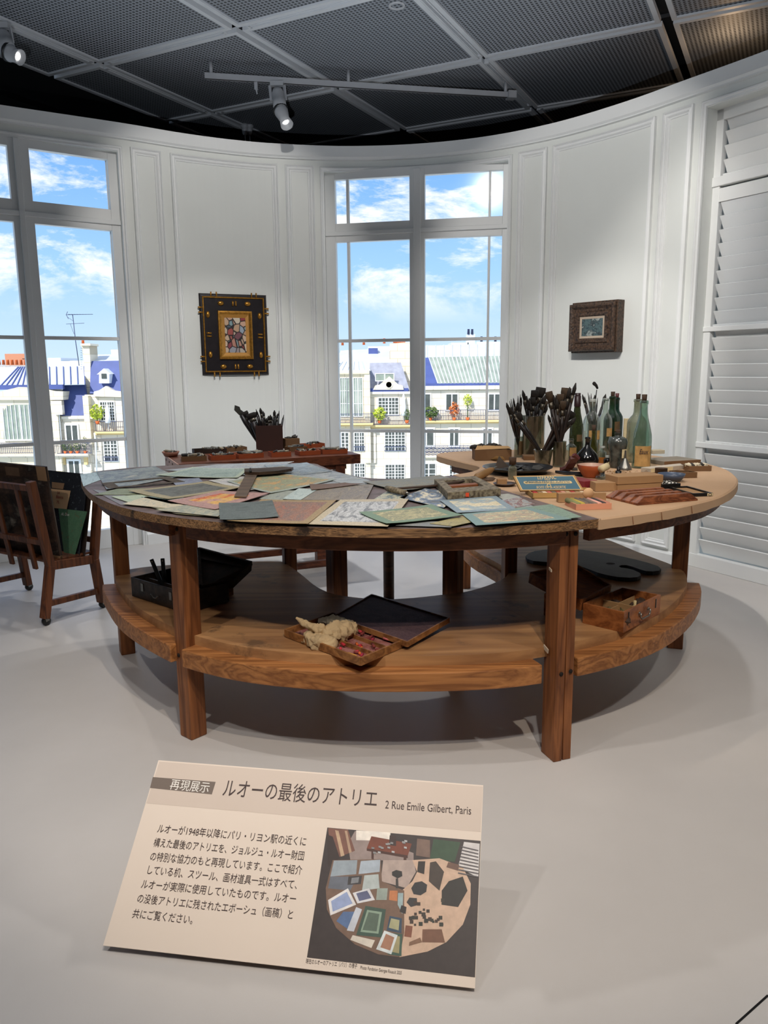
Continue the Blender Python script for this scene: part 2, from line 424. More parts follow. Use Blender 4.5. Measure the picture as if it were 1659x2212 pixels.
# panel mouldings
PROF = [(0, 0), (0, .022), (.007, .026), (.013, .015), (.017, .014), (.027, .018), (.035, .007), (.041, .007), (.045, 0)]
def ring(s0, s1, z0, z1, name, prof=PROF, open_bottom=False):
    mb = MB(); loops = []
    for ins, dep in prof:
        a, b, c, d = s0 + ins, s1 - ins, z0 + (0 if open_bottom else ins), z1 - ins
        n = max(2, int((s1 - s0) / .05))
        L = [wpt(a + (b - a) * k / n, dep, c) for k in range(n + 1)] + [wpt(b + (a - b) * k / n, dep, d) for k in range(n + 1)]
        loops.append(L)
    n = len(loops[0]); vs = [v for L in loops for v in L]; fs = []
    for i in range(len(loops) - 1):
        for k in range(n):
            if open_bottom and k < n // 2 - 1 : continue
            fs.append((i * n + k, i * n + (k + 1) % n, (i + 1) * n + (k + 1) % n, (i + 1) * n + k))
    mb.add(vs, fs); return struct(mb.build(name, m_trim))
k = 1
for s0, s1 in ((1.875, 2.082), (2.151, 2.934), (2.989, 3.202), (4.752, 4.973), (5.019, 5.803), (5.861, 6.069)):
    ring(s0, s1, .11, ZT, 'trim_%d' % k); k += 1
CPROF = [(0, 0), (0, .014), (.006, .02), (.013, .02), (.018, .012), (.030, .012), (.032, 0)]
for s0, s1 in ((SL0 - .03, SL1 + .03), (SC0 - .03, SC1 + .032), (SR0 - .03, SR1 + .03)):
    ring(s0, s1, 0, ZO + .035, 'trim_%d' % k, CPROF, True); k += 1

# ------------------------------------------------------------------ windows
m_pane = GLASS('window_glass', (.992, .995, 1, 1), rough=.16, refl=.05, base=.015)
def winframe(name, p0, p1, boxes, panes, depth=.045):
    """boxes (u0,u1,z0,z1,d0,d1) in the window plane; d>0 into the room"""
    p0, p1 = Vector((*p0, 0)), Vector((*p1, 0)); ux = (p1 - p0).normalized(); nr = Vector((ux.y, -ux.x, 0))
    T = Matrix(((ux.x, nr.x, 0, p0.x), (ux.y, nr.y, 0, p0.y), (0, 0, 1, 0), (0, 0, 0, 1)))
    root = MB()
    for u0, u1, z0, z1, d0, d1 in boxes: root.box(u0, u1, d0, d1, z0, z1, T)
    o = struct(root.build(name, m_trim, bevel=.003))
    if panes:
        g = MB()
        for u0, u1, z0, z1 in panes: g.box(u0, u1, -.004, 0, z0, z1, T)
        struct(g.build('window_pane', m_pane, o))
    return o, T
# centre window: plane through the chord, .08 behind it
cP0 = Vector((-.428, 6.145)); cP1 = Vector((.910, 5.864)); d = (cP1 - cP0).normalized(); outn = Vector((-d.y, d.x))
def plane_uz(x, y, p0, d):                       # (u, z) of a pixel on a vertical plane
    r = ray(x, y); n = Vector((-d.y, d.x)); t = (p0.dot(n)) / (r.x * n.x + r.y * n.y)
    return (Vector((r.x * t, r.y * t)) - p0).dot(d), EYE + r.z * t
c0 = cP0 + outn * .08
def U(x, y): return plane_uz(x, y, c0, d)[0]
def Z(x, y): return plane_uz(x, y, c0, d)[1]
W_ = (cP1 - cP0).length
uL, uR = U(724, 391), U(1087.5, 368); uA, uB = U(886, 700), U(918, 700); um = (U(895, 600), U(910, 600))
zt, zb, zt2 = Z(903, 379.5), Z(903, 476), Z(903, 517); zm1, zm2 = Z(840, 735), Z(840, 931)
t1 = (U(751, 600), U(757, 600)); t2 = (U(1053, 600), U(1058, 600))
ztr = Z(903, 503)
bx = [(-.03, uL, 0, ZO + .02, -.03, .02), (uR, W_ + .03, 0, ZO + .02, -.03, .02), (uA, uB, 0, ZO, -.03, .02), (um[0], um[1], 0, ZO, .02, .04),
      (uL, uR, zt, ZO + .02, -.03, .019), (uL, uR, zt2, zb, -.03, .019), (-.03, W_ + .03, ztr, ztr + .03, .0, .035), (uL, uR, 0, .10, -.03, .019)]
for tt in (t1, t2): bx += [(tt[0], tt[1], .10, zt, -.02, .008)]
for zz in (zm1, zm2): bx += [(uL, uR, zz - .012, zz + .012, -.02, .0085)]
win_c, _ = winframe('window_2', c0, c0 + d * 1, bx, [(uL, uA, .1, zt), (uB, uR, .1, zt)])
# left window
dl = Vector((.40, .2815)).normalized(); outl = Vector((-dl.y, dl.x)); l0 = Vector((-1.855, 5.5615))
def U(x, y): return plane_uz(x, y, l0, dl)[0]
def Z(x, y): return plane_uz(x, y, l0, dl)[1]
ua, ub = U(67, 400), U(234, 400); uo = U(247, 345) + .03
mA, mB = U(28.5, 340), U(41, 340); sA, sB = U(21, 400), ua
half = ub - sB; uw = sA - half
zt, zb, zt2 = Z(150, 334.5), Z(150, 444), Z(150, 491); zm1, zm2 = Z(180, 731), Z(200, 952)
bx = [(ub, uo, 0, ZO + .02, -.03, .02), (uw - (uo - ub), uw, 0, ZO + .02, -.03, .02), (sA, sB, 0, ZO, -.03, .02), (mA, mB, 0, ZO, .02, .04),
      (uw, ub, zt, ZO + .02, -.03, .019), (uw, ub, zt2, zb, -.03, .019), (uw - .06, uo - .01, (zt2 + zb) / 2 - .03, (zt2 + zb) / 2, .0, .035), (uw, ub, 0, .14, -.03, .019)]
for zz in (zm1, zm2): bx += [(uw, ub, zz - .012, zz + .012, -.02, .008)]
win_l, _ = winframe('window_1', l0, l0 + dl, bx, [(uw, sA, .14, zt), (sB, ub, .14, zt)])
# louvred window, right
dr = Vector((.49, -.872)).normalized(); r0 = Vector((1.975, 4.80))
def U(x, y): return plane_uz(x, y, r0, dr)[0]
def Z(x, y): return plane_uz(x, y, r0, dr)[1]
zs = [Z(1600, q) for q in (380, 705, 968)]
u0 = -.03; u1 = 1.45
bx = [(u0 - .1, u0 + .055, 0, ZO + .02, -.02, .02), (u1, u1 + .06, 0, ZO + .02, -.02, .02), (u0, u1, Z(1620, 243), ZO + .02, -.02, .02), (u0, u1, 0, .085, -.02, .025)]
bx += [(u0 - .03, u1, Z(1600, 393) , Z(1600, 372), -.02, .03), (u0, u1, Z(1600, 428), Z(1600, 398), -.02, .018), (u0, u1, Z(1600, 713), Z(1600, 702), -.02, .028), (u0, u1, Z(1600, 974), Z(1600, 962), -.02, .028)]
win_r, TR = winframe('window_3', r0, r0 + dr, bx, None)
zz = .10; n = 0
sl = MB()
while zz < Z(1620, 243) - .02:
    a = .0; 
    sl.add([TR @ Vector(p) for p in ((u0 + .074, -.026, zz - .008), (u1, -.026, zz - .008), (u1, .009, zz + .079), (u0 + .062, .009, zz + .079), (u0 + .074, -.032, zz - .008), (u1, -.032, zz - .008), (u1, .001, zz + .083), (u0 + .062, .001, zz + .083))],
           [(0, 1, 2, 3), (7, 6, 5, 4), (3, 2, 6, 7), (0, 4, 5, 1), (0, 3, 7, 4), (1, 5, 6, 2)])
    zz += .0775
struct(sl.build('shutter_slat', m_trim, win_r))
bk = MB().box(u0 - .1, u1 + .1, -.10, -.085, 0, ZO + .02, TR).build('shutter_backing', m_trim, win_r); struct(bk)
gp = MB().box(u0 + .055, u1, .0125, .0145, Z(1600, 702), Z(1600, 428), TR).build('window_pane', m_pane, win_r); struct(gp)

# ------------------------------------------------------------------ dark shell of the gallery round the set
def offc(off): return [wpt(s, off) for s in srange(0, WS[-1], .12)]
mb = MB(); oc = offc(-1.8)
for a, b in zip(oc, oc[1:]):
    mb.add([(a.x, a.y, ZTOP + .41), (b.x, b.y, ZTOP + .41), (b.x, b.y, 4.2), (a.x, a.y, 4.2)], [(0, 1, 2, 3)])
ic = offc(-.15)
for a, b, c_, d_ in zip(ic, ic[1:], oc, oc[1:]):
    mb.add([(a.x, a.y, ZTOP), (b.x, b.y, ZTOP), (d_.x, d_.y, ZTOP + .41), (c_.x, c_.y, ZTOP + .41)], [(0, 1, 2, 3)])
struct(mb.build('sky_block_shell', m_black))  # added black ledge and band, keep sky light out above the set wall
mb = MB()
e0, e1 = wpt(0), wpt(WS[-1])
P = [(e1.x - .02, e1.y + .02), (3.3, 1.5), (3.3, -3.2), (-4.2, -3.2), (-4.2, 3.6), (e0.x + .02, e0.y)]
for a, b in zip(P, P[1:]): mb.quad((a[0], a[1], 0), (b[0], b[1], 0), (b[0], b[1], 4.2), (a[0], a[1], 4.2), False)
struct(mb.build('wall_gallery', m_gallery))
struct(MB().box(-5, 4.8, -4, 8.4, 4.15, 4.3).build('ceiling_void', m_black))

# ------------------------------------------------------------------ perforated panel ceiling
ZC = 3.3; CANG = -.4762; CT = 1.165; CO = Vector((-1.906, 5.719, ZC))
m_perf, n, l, b = newmat('perforated_grey_panel')
tcn = n.new('ShaderNodeTexCoord'); mp = n.new('ShaderNodeMapping'); l.new(tcn.outputs['Object'], mp.inputs[0])
mp.inputs['Scale'].default_value = (1 / .026, 1 / .026, 1)
fr = n.new('ShaderNodeVectorMath'); fr.operation = 'FRACTION'; l.new(mp.outputs[0], fr.inputs[0])
sb = n.new('ShaderNodeVectorMath'); sb.operation = 'SUBTRACT'; l.new(fr.outputs[0], sb.inputs[0]); sb.inputs[1].default_value = (.5, .5, 0)
sx = n.new('ShaderNodeSeparateXYZ'); l.new(sb.outputs[0], sx.inputs[0]); cx_ = n.new('ShaderNodeCombineXYZ'); l.new(sx.outputs[0], cx_.inputs[0]); l.new(sx.outputs[1], cx_.inputs[1])
ln = n.new('ShaderNodeVectorMath'); ln.operation = 'LENGTH'; l.new(cx_.outputs[0], ln.inputs[0])
l.new(ramp(n, l, ln.outputs['Value'], [(.26, C(40, 42, 46)), (.36, C(138, 143, 150))]), b.inputs['Base Color'])
b.inputs['Roughness'].default_value = .6
m_cframe = M('ceiling_frame_white', C(205, 208, 212), .5, var=.02)
m_slot = M('ceiling_slot_dark', C(60, 63, 67), .7, var=.05)
def inroom(i, j):
    return True
pan, frm, chn = MB(), MB(), MB()
G = .022; FW = .03
for i in range(-1, 5):
    for j in range(-5, 4):
        x0, x1, y0, y1 = i * CT + G, (i + 1) * CT - G, j * CT + G, (j + 1) * CT - G
        if i == -1: x0 = -.40 * CT
        wc = Matrix.Rotation(CANG, 3, 'Z') @ Vector(((x0 + x1) / 2, (y0 + y1) / 2, 0)) + CO
        if wc.y > 7.6: continue
        if i >= 3: x0 += .02 
        pan.add([(x0, y0, .012), (x1, y0, .012), (x1, y1, .012), (x0, y1, .012)], [(0, 3, 2, 1)])
        frm.box(x0, x0 + FW, y0, y1, 0, .03); frm.box(x1 - FW, x1, y0, y1, 0, .03)
        frm.box(x0 + FW, x1 - FW, y0, y0 + FW, 0, .03); frm.box(x0 + FW, x1 - FW, y1 - FW, y1, 0, .03)
for i in range(-1, 6):
    x = i * CT
    if i == 3: chn.cm = 1
    chn.add([(x - G - .03, -5 * CT, .05), (x + G + .04, -5 * CT, .05), (x + G + .04, min(3, 1.7 + i * .5) * CT, .05), (x - G - .03, min(3, 1.7 + i * .5) * CT, .05)], [(0, 3, 2, 1)]); chn.cm = 0
for j in range(-5, 5):
    y = j * CT
    if j > 2: continue
    chn.add([(-.4 * CT, y - G - .005, .046), (5 * CT, y - G - .005, .046), (5 * CT, y + G + .005, .046), (-.4 * CT, y + G + .005, .046)], [(0, 3, 2, 1)])
for mbx, nm, mt in ((pan, 'ceiling', m_perf), (frm, 'ceiling_frame', m_cframe), (chn, 'ceiling_channel', [m_slot, m_black])):
    o = mbx.build(nm, mt, local=True); o.location = CO; o.rotation_euler = (0, 0, CANG); struct(o)
# lighting tracks let into some of the channels
TG = Matrix.Translation(CO) @ Matrix.Rotation(CANG, 4, 'Z')
k = 1
for (xa, ya, xb, yb) in ((.08, 0, .92, 0), (1.08, 0, 1.92, 0), (0, .06, 0, .94), (0, -.94, 0, -.06), (2, .06, 2, .94), (2, 1.06, 2, 1.9), (2.06, 2, 2.95, 2), (2, -.94, 2, -.06), (.06, 1, .1, 1)):
    a, b = Vector((xa * CT, ya * CT, .012)), Vector((xb * CT, yb * CT, .012))
    mbx = MB(); dd = (b - a).normalized(); sd = Vector((-dd.y, dd.x, 0))
    for s_ in (-1, 1): mbx.beam(TG @ (a + sd * s_ * .013), TG @ (b + sd * s_ * .013), .007, .03)
    mbx.beam(TG @ (a + Vector((0, 0, .02))), TG @ (b + Vector((0, 0, .02))), .03, .004)
    for q in (a, b): mbx.beam(TG @ (q - dd * .012), TG @ (q + dd * .012), .032, .03)
    struct(mbx.build('trim_track_%d' % k, m_cframe)); k += 1

# ================================================================== THE TOWN BEYOND THE WINDOWS (about 115 m away)
def STONE(name, c1, c2, mortar):
    m, n, l, b = newmat(name)
    tcn = n.new('ShaderNodeTexCoord'); mp = n.new('ShaderNodeMapping'); l.new(tcn.outputs['Object'], mp.inputs[0]); mp.inputs['Rotation'].default_value = (PI / 2, 0, 0)
    bt = n.new('ShaderNodeTexBrick'); l.new(mp.outputs[0], bt.inputs[0]); bt.inputs['Color1'].default_value = c1; bt.inputs['Color2'].default_value = c2; bt.inputs['Mortar'].default_value = mortar
    bt.inputs['Scale'].default_value = 1; bt.inputs['Brick Width'].default_value = 2.3; bt.inputs['Row Height'].default_value = 1.15; bt.inputs['Mortar Size'].default_value = .045
    l.new(bt.outputs[0], b.inputs['Base Color']); b.inputs['Roughness'].default_value = .85
    return m
m_stone = STONE('pale_limestone', C(229, 220, 203), C(222, 212, 194), C(188, 176, 156))
m_stone2 = STONE('cream_limestone', C(234, 223, 198), C(227, 214, 188), C(194, 180, 152))
m_ochre = M('ochre_cornice_stone', C(222, 196, 140), .85, var=.08, scale=.6)
m_zinc = M('pale_zinc_roof', C(196, 202, 208), .45, var=.06, scale=.4)
m_slate = M('blue_slate_roof', C(70, 84, 140), .6, var=.1, scale=.6)
m_gslate = M('grey_slate_roof', C(150, 152, 165), .7, var=.15, scale=1.2)
m_tile = M('grey_tile_roof', C(160, 156, 152), .8, var=.25, scale=2.5)
m_wfr = M('white_window_frame', C(240, 241, 240), .5, var=.02)
m_dglass = M('dark_window_pane', C(74, 78, 74), .15, var=.3, scale=.8, spec=.6)
m_gglass = M('greenish_studio_pane', C(140, 150, 138), .12, var=.2, scale=.7, spec=.6)
m_rail = M('blue_black_ironwork', C(58, 66, 98), .6, var=.1)
m_pot = M('orange_chimney_pot', C(214, 104, 52), .8, var=.1)
m_brick = M('brick_block_far', C(190, 128, 98), .85, var=.1)
m_leafy = M('yellow_green_leaves', C(176, 190, 60), .7, var=.3, scale=5)
m_leafg = M('dark_green_leaves', C(84, 104, 50), .7, var=.3, scale=5)
m_leafo = M('orange_leaves', C(206, 112, 52), .7, var=.3, scale=5)
m_umb = M('white_umbrella_cloth', C(238, 236, 232), .8, var=.03)
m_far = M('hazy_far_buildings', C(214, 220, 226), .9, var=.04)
YB = 116.0
def fX(x, y, Y): return atY(x, y, Y).x
def fZ(x, y, Y): return atY(x, y, Y).z
def fb(mb, x0, x1, y0, y1, Y, d0=0, d1=0.0):      # box whose front face covers these photo pixels at distance Y-d1
    Yf = Y - d1; ym, xm = (y0 + y1) / 2, (x0 + x1) / 2
    return mb.box(fX(x0, ym, Yf), fX(x1, ym, Yf), Yf, Y + d0, fZ(xm, y1, Yf), fZ(xm, y0, Yf))
def fpoly(mb, pts, Y, depth, d1=0.0):              # outline extruded away from the viewer
    P = [atY(x, y, Y - d1) for x, y in pts]; n = len(P); Q = [p + Vector((0, depth, 0)) for p in P]
    mb.add(P + Q, [tuple(range(n)), tuple(range(2 * n - 1, n - 1, -1))] + [(i, n + i, n + (i + 1) % n, (i + 1) % n) for i in range(n)])
    return mb
def fslope(mb, pts_lo, pts_hi, Y, back):           # sloping roof: eaves at Y, ridge `back` metres behind
    A = [atY(x, y, Y) for x, y in pts_lo]; B = [atY(x, y, Y + back) for x, y in pts_hi]
    n = len(A); C_ = [Vector((p.x, Y + back + .2, A[0].z - 3)) for p in (B[0], B[-1])]
    mb.add(A + B + C_, [(i, i + 1, n + i + 1, n + i) for i in range(n - 1)] + [(0, n, 2 * n), (n - 1, 2 * n + 1, 2 * n - 1)])
    return mb
def seams(mb, pts_lo, pts_hi, Y, back, k, w=.10):
    for i in range(k + 1):
        t = i / k
        lo = Vector(pts_lo[0]).lerp(Vector(pts_lo[-1]), t); hi = Vector(pts_hi[0]).lerp(Vector(pts_hi[-1]), t)
        a, b = atY(lo.x, lo.y, Y) + Vector((0, -.06, .03)), atY(hi.x, hi.y, Y + back) + Vector((0, -.06, .03))
        mb.beam(a, b, w, .12)
    return mb
def window(bld, x0, x1, y0, y1, nx, ny, Y, glass=None, fw=.11, mw_=.07, rail=False, prot=.0):
    f = MB(); X0, X1, Z0, Z1 = fX(x0, y0, Y), fX(x1, y0, Y), fZ(x0, y1, Y), fZ(x0, y0, Y); yy = Y - .10 - prot
    f.box(X0 - fw, X0, yy - .08, yy + .1, Z0 - fw, Z1 + fw); f.box(X1, X1 + fw, yy - .08, yy + .1, Z0 - fw, Z1 + fw)
    f.box(X0, X1, yy - .08, yy + .1, Z1, Z1 + fw); f.box(X0, X1, yy - .1, yy + .1, Z0 - fw, Z0)
    for i in range(1, nx):
        u = X0 + (X1 - X0) * i / nx; w = mw_ * (2.4 if (nx % 2 == 0 and i == nx // 2) else 1); f.box(u - w / 2, u + w / 2, yy - .05, yy, Z0, Z1)
    for j in range(1, ny):
        v = Z0 + (Z1 - Z0) * j / ny; f.box(X0, X1, yy - .045, yy, v - mw_ / 2, v + mw_ / 2)
    o = f.build('window', m_wfr, bld)
    MB().box(X0, X1, yy + .02, yy + .06, Z0, Z1).build('window_pane', glass or m_dglass, o)
    if rail: railing(bld, x0 - 2, x1 + 2, y1 - 9, y1 + 1, Y, .25, 9, 'window_railing')
    return o
def railing(bld, x0, x1, y0, y1, Y, prot, n, name='balcony_railing', scroll=False):
    mb = MB(); Yf = Y - prot
    a0, a1, z0, z1 = fX(x0, y0, Yf), fX(x1, y0, Yf), fZ(x0, y1, Yf), fZ(x0, y0, Yf)
    mb.box(a0, a1, Yf - .03, Yf + .03, z1 - .07, z1); mb.box(a0, a1, Yf - .03, Yf + .03, z0, z0 + .07)
    for i in range(n + 1):
        u = a0 + (a1 - a0) * i / n; mb.box(u - .025, u + .025, Yf - .02, Yf + .02, z0, z1)
    if scroll:
        for i in range(n):
            u = a0 + (a1 - a0) * (i + .5) / n; r = min((a1 - a0) / n, z1 - z0) * .42
            for q in (0.3, .7):
                cz = z0 + (z1 - z0) * q
                mb.tube([(u + r * math.cos(t * PI / 4), Yf, cz + r * .6 * math.sin(t * PI / 4)) for t in range(9)], .05, 4, False)
    return mb.build(name, m_rail, bld)
def slab(bld, x0, x1, y, Y, prot, mat, h=4, nm='balcony_slab'):
    mb = MB(); fb(mb, x0, x1, y, y + h, Y, .1, prot); fb(mb, x0 + 1, x1 - 1, y + h, y + h + 3, Y, .1, prot * .5)
    return mb.build(nm, mat, bld)
def shrub(name, label, cat, x, y0, y1, w, Y, mat, stem=False, pot=True, group=None, seed=1):
    base = atY(x, y1, Y); t = thing(name, label, cat, base, group); rnd = random.Random(seed)
    top = atY(x, y0, Y).z; H_ = top - base.z; k = scale_at(base); R = w * k / 2
    zc0 = base.z + H_ * (.55 if stem else .18); mb = MB()
    for _ in range(170):
        a, c_, r = rnd.uniform(0, 2 * PI), rnd.uniform(-1, 1), rnd.uniform(.3, 1) ** .5
        p = Vector((base.x + R * r * math.cos(a) * math.sqrt(1 - c_ * c_), base.y + R * r * math.sin(a) * math.sqrt(1 - c_ * c_), (zc0 + top) / 2 + (top - zc0) / 2 * r * c_))
        s_ = R * rnd.uniform(.14, .26); u = Vector((rnd.gauss(0, 1), rnd.gauss(0, 1), rnd.gauss(0, 1))).normalized(); v = u.orthogonal().normalized()
        mb.add([p - u * s_, p - v * s_ * .6, p + u * s_, p + v * s_ * .6], [(0, 1, 2, 3)])
    mb.build('foliage', mat, t, merge=False)
    MB().tube([(base.x, base.y, base.z), (base.x, base.y, zc0 + .3)], .06, 6).build('stem', m_leafg, t)
    if pot: MB().lathe([(.22, 0), (.3, .42), (.26, .44), (.0, .40)], 12, base).build('pot', m_pot, t)
    return t
# ---- house with the tall studio bays (centre window, left)
Y = YB
b = thing('studio_house', 'cream house with tall paned studio bay, seen through left half of middle window', 'building', atY(765, 1040, Y))
mb = MB(); fb(mb, 728, 800, 806, 1180, Y, 10); fb(mb, 726, 798, 800, 808, Y, .1, .5); fb(mb, 788, 800, 808, 1000, Y, .1, .35); mb.build('wall', m_stone2, b)
fslope(MB(), [(726, 801), (800, 801)], [(740, 782), (790, 781)], Y, 5).build('roof', m_zinc, b); seams(MB(), [(726, 801), (800, 801)], [(740, 782), (790, 781)], Y, 5, 6).build('roof_seams', m_zinc, b)
window(b, 735, 748, 817, 899, 3, 3, Y, m_gglass); window(b, 764, 782, 817, 899, 4, 3, Y, m_gglass); window(b, 750, 761, 817, 899, 2, 3, Y, m_gglass)
slab(b, 726, 806, 914, Y, 1.0, m_ochre); railing(b, 728, 804, 894, 914, Y, .9, 24)
window(b, 766, 786, 935, 973, 4, 5, Y, rail=True); window(b, 767, 787, 1002, 1030, 4, 4, Y); window(b, 738, 752, 935, 973, 2, 5, Y)
# ---- house with pedimented dormer (centre window, behind middle)
Y = YB + .8
b = thing('mansard_house', 'stone house with grey slate mansard and round-medallion pediment, left of middle mullion', 'building', atY(845, 1040, Y))
mb = MB(); fb(mb, 799, 905, 846, 1180, Y, 10); fb(mb, 797, 905, 846, 851, Y, .1, .5); fb(mb, 806, 812, 930, 1000, Y, .1, .3); mb.build('wall', m_stone, b)
fslope(MB(), [(797, 846), (886, 846)], [(799, 784), (866, 783)], Y, 2.6).build('roof', m_gslate, b)
mb = MB(); fb(mb, 796, 882, 839, 847, Y, .2, .45); mb.build('gutter', m_slate, b)
mb = MB(); fpoly(mb, [(806, 842), (872, 842), (870, 833), (861, 831), (841, 813), (820, 831), (810, 833)], Y, 1.2, .6)
mb.build('pediment', m_stone2, b)
mc = atY(840, 831, Y - .66); MB().lathe([(.42, 0), (.55, .06), (.6, .0)], 20, mc, Matrix.Rotation(PI / 2, 4, 'X')).build('medallion', m_stone, b)
o = window(b, 812, 850, 808, 822, 2, 1, Y - .2, m_gglass); o.name = 'roof_window'
mb = MB(); fpoly(mb, [(842, 860), (842, 742), (884, 739), (888, 741), (888, 900), (872, 900), (872, 860)], Y + 4, 5); mb.build('chimney_wall', m_stone2, b)
for i in range(7):
    p = atY(851 + i * 3.8, 741, Y + 5); MB().lathe([(.14, 0), (.11, .55), (.13, .6)], 8, p).build('chimney_pot', m_pot, b)
window(b, 818, 860, 860, 895, 6, 5, Y); slab(b, 800, 890, 918, Y, 1.0, m_ochre); railing(b, 806, 888, 897, 918, Y, .9, 26)
window(b, 832, 874, 934, 973, 6, 6, Y, rail=True); window(b, 833, 873, 1004, 1036, 6, 5, Y)
# ---- long house with glazed studio roof (centre window, right)
Y = YB + 1.4
b = thing('glass_roof_house', 'long stone house with striped glass studio roof, right of middle mullion', 'building', atY(1000, 1040, Y))
mb = MB(); fb(mb, 905, 1120, 833, 1190, Y, 10); fb(mb, 905, 1120, 833, 841, Y, .1, .6); mb.build('wall', m_stone, b)
fslope(MB(), [(946, 829), (1120, 826)], [(926, 772), (1110, 768)], Y, 5).build('glass_roof', m_gglass, b)
seams(MB(), [(946, 829), (1120, 826)], [(926, 772), (1110, 768)], Y, 5, 22, .16).build('glazing_bars', m_zinc, b)
fslope(MB(), [(905, 833), (948, 829)], [(905, 774), (928, 772)], Y + .2, 4.6).build('roof', m_slate, b)
mb = MB(); fb(mb, 905, 1120, 828, 834, Y, .2, .5); mb.build('gutter', m_slate, b)  # blue shadow along the gutter is put into its colour
fslope(MB(), [(905, 772), (1120, 768)], [(905, 747), (1120, 741)], Y + 5, 8).build('upper_roof', m_zinc, b)
seams(MB(), [(905, 772), (1120, 768)], [(905, 747), (1120, 741)], Y + 5, 8, 12).build('roof_seams', m_zinc, b)
for x0, x1 in ((906, 929), (964, 988), (1056, 1080)): window(b, x0, x1, 852, 885, 2, 1, Y, fw=.2)
slab(b, 900, 1120, 908, Y, 1.0, m_ochre); railing(b, 905, 1120, 886, 908, Y, .9, 60)
for x0, x1 in ((906, 936), (972, 990), (1044, 1062)): window(b, x0, x1, 927, 962, 2, 1, Y, fw=.25)
railing(b, 905, 1028, 963, 983, Y, .5, 14, scroll=True); slab(b, 905, 1032, 984, Y, .6, m_stone2)
for x0, x1 in ((912, 940), (972, 984), (1010, 1030)): window(b, x0, x1, 1002, 1035, 2, 3, Y)
# ---- house with arched studio window (left window)
Y = YB - 8
b = thing('arched_studio_house', 'stone house with big arched studio window, left of the leaning mullion in left window', 'building', atY(60, 1000, Y))
mb = MB(); fb(mb, -160, 134, 862, 1200, Y, 10)
fpoly(mb, [(-160, 864), (136, 864), (136, 846), (118, 845), (90, 838), (40, 836), (0, 846), (-40, 858), (-160, 858)], Y, 4, .5); fb(mb, 119, 132, 866, 1100, Y, .1, .4); mb.build('wall', m_stone2, b)
mb = MB(); fb(mb, 117, 134, 866, 896, Y, .1, .7); mb.build('capital', m_stone, b)
fslope(MB(), [(-160, 862), (0, 836), (60, 832), (184, 830)], [(-160, 793), (30, 793), (62, 793), (182, 792)], Y, 6).build('roof', m_zinc, b)
mb = MB(); seams(mb, [(0, 836), (62, 832)], [(40, 793), (62, 793)], Y, 6, 5, .14); seams(mb, [(62, 831), (184, 830)], [(62, 793), (182, 792)], Y, 6, 8, .12); mb.build('roof_seams', m_slate, b)
mb = MB(); fb(mb, -160, 136, 832, 842, Y, .3, .3); mb.build('gutter', m_slate, b)
mb = MB(); P = [(8, 951), (78, 951), (130, 950), (130, 900), (128, 888), (118, 878), (100, 874), (30, 874), (14, 878), (8, 888)]
fpoly(mb, P, Y, .1, .06); g_ = mb.build('studio_window', m_gglass, b)
mb = MB()
for x in (8, 17, 26, 35, 43.5, 46, 55, 64, 73, 82, 91, 100, 109, 118, 129): fb(mb, x - .6, x + .6, 875 + (6 if x < 12 or x > 125 else 0), 951, Y, 0, .2)
fb(mb, 8, 130, 949, 952, Y, 0, .25); mb.build('window_bars', m_wfr, g_)
slab(b, -160, 190, 982, Y, 1.0, m_stone); railing(b, -160, 118, 958, 981, Y, .9, 70, scroll=False)
window(b, 40, 60, 1005, 1040, 2, 1, Y)
# ---- plain house with the blue mansard strip
Y = YB - 7.5
b = thing('slate_strip_house', 'narrow stone house under steep blue slate, between arched studio and tall chimney', 'building', atY(160, 1000, Y))
mb = MB(); fb(mb, 134, 200, 898, 1200, Y, 8); fb(mb, 132, 200, 900, 905, Y, .1, .4); mb.build('wall', m_stone, b)
fslope(MB(), [(133, 899), (192, 897)], [(136, 832), (186, 831)], Y, 1.6).build('roof', m_slate, b)
window(b, 143, 167, 919, 951, 2, 1, Y, fw=.2); window(b, 149, 171, 996, 1030, 2, 1, Y, fw=.3); railing(b, 122, 196, 957, 980, Y, .9, 22)
for x_ in (133, 181): fb(MB(), x_, x_ + 7, 987, 1004, Y, .1, .4).build('bracket', m_ochre, b)
mb = MB(); fb(mb, 182, 194, 855, 960, Y, 1, .5); mb.build('pilaster', m_stone2, b)
mb = MB(); mb.tube([atY(204, 935, Y - .5), atY(206, 950, Y - .5), atY(209, 1020, Y - .5)], .12, 8); mb.build('downpipe', m_wfr, b)
# chimney stack
c0_ = atY(184, 855, Y + 2); t = thing('chimney_stack', 'tall cream chimney stack with one orange pot, in left window', 'chimney', c0_)
mb = MB(); fpoly(mb, [(184, 858), (196, 858), (195, 780), (193, 745), (176, 745), (182, 790)], Y + 2, 3); fb(mb, 174, 195, 742, 747, Y + 1.8, 3, .2); mb.build('stack', m_stone2, t)
mb = MB(); p = atY(179.5, 742, Y + 3); mb.lathe([(.2, 0), (.17, .8), (.2, .85)], 10, p); mb.build('chimney_pot', m_pot, t)
for i in range(10): MB().beam(atY(174, 752 + 5 * i, Y + 1.9), atY(178, 752 + 5 * i, Y + 1.9), .05, .05).build('rung', m_rail, t)
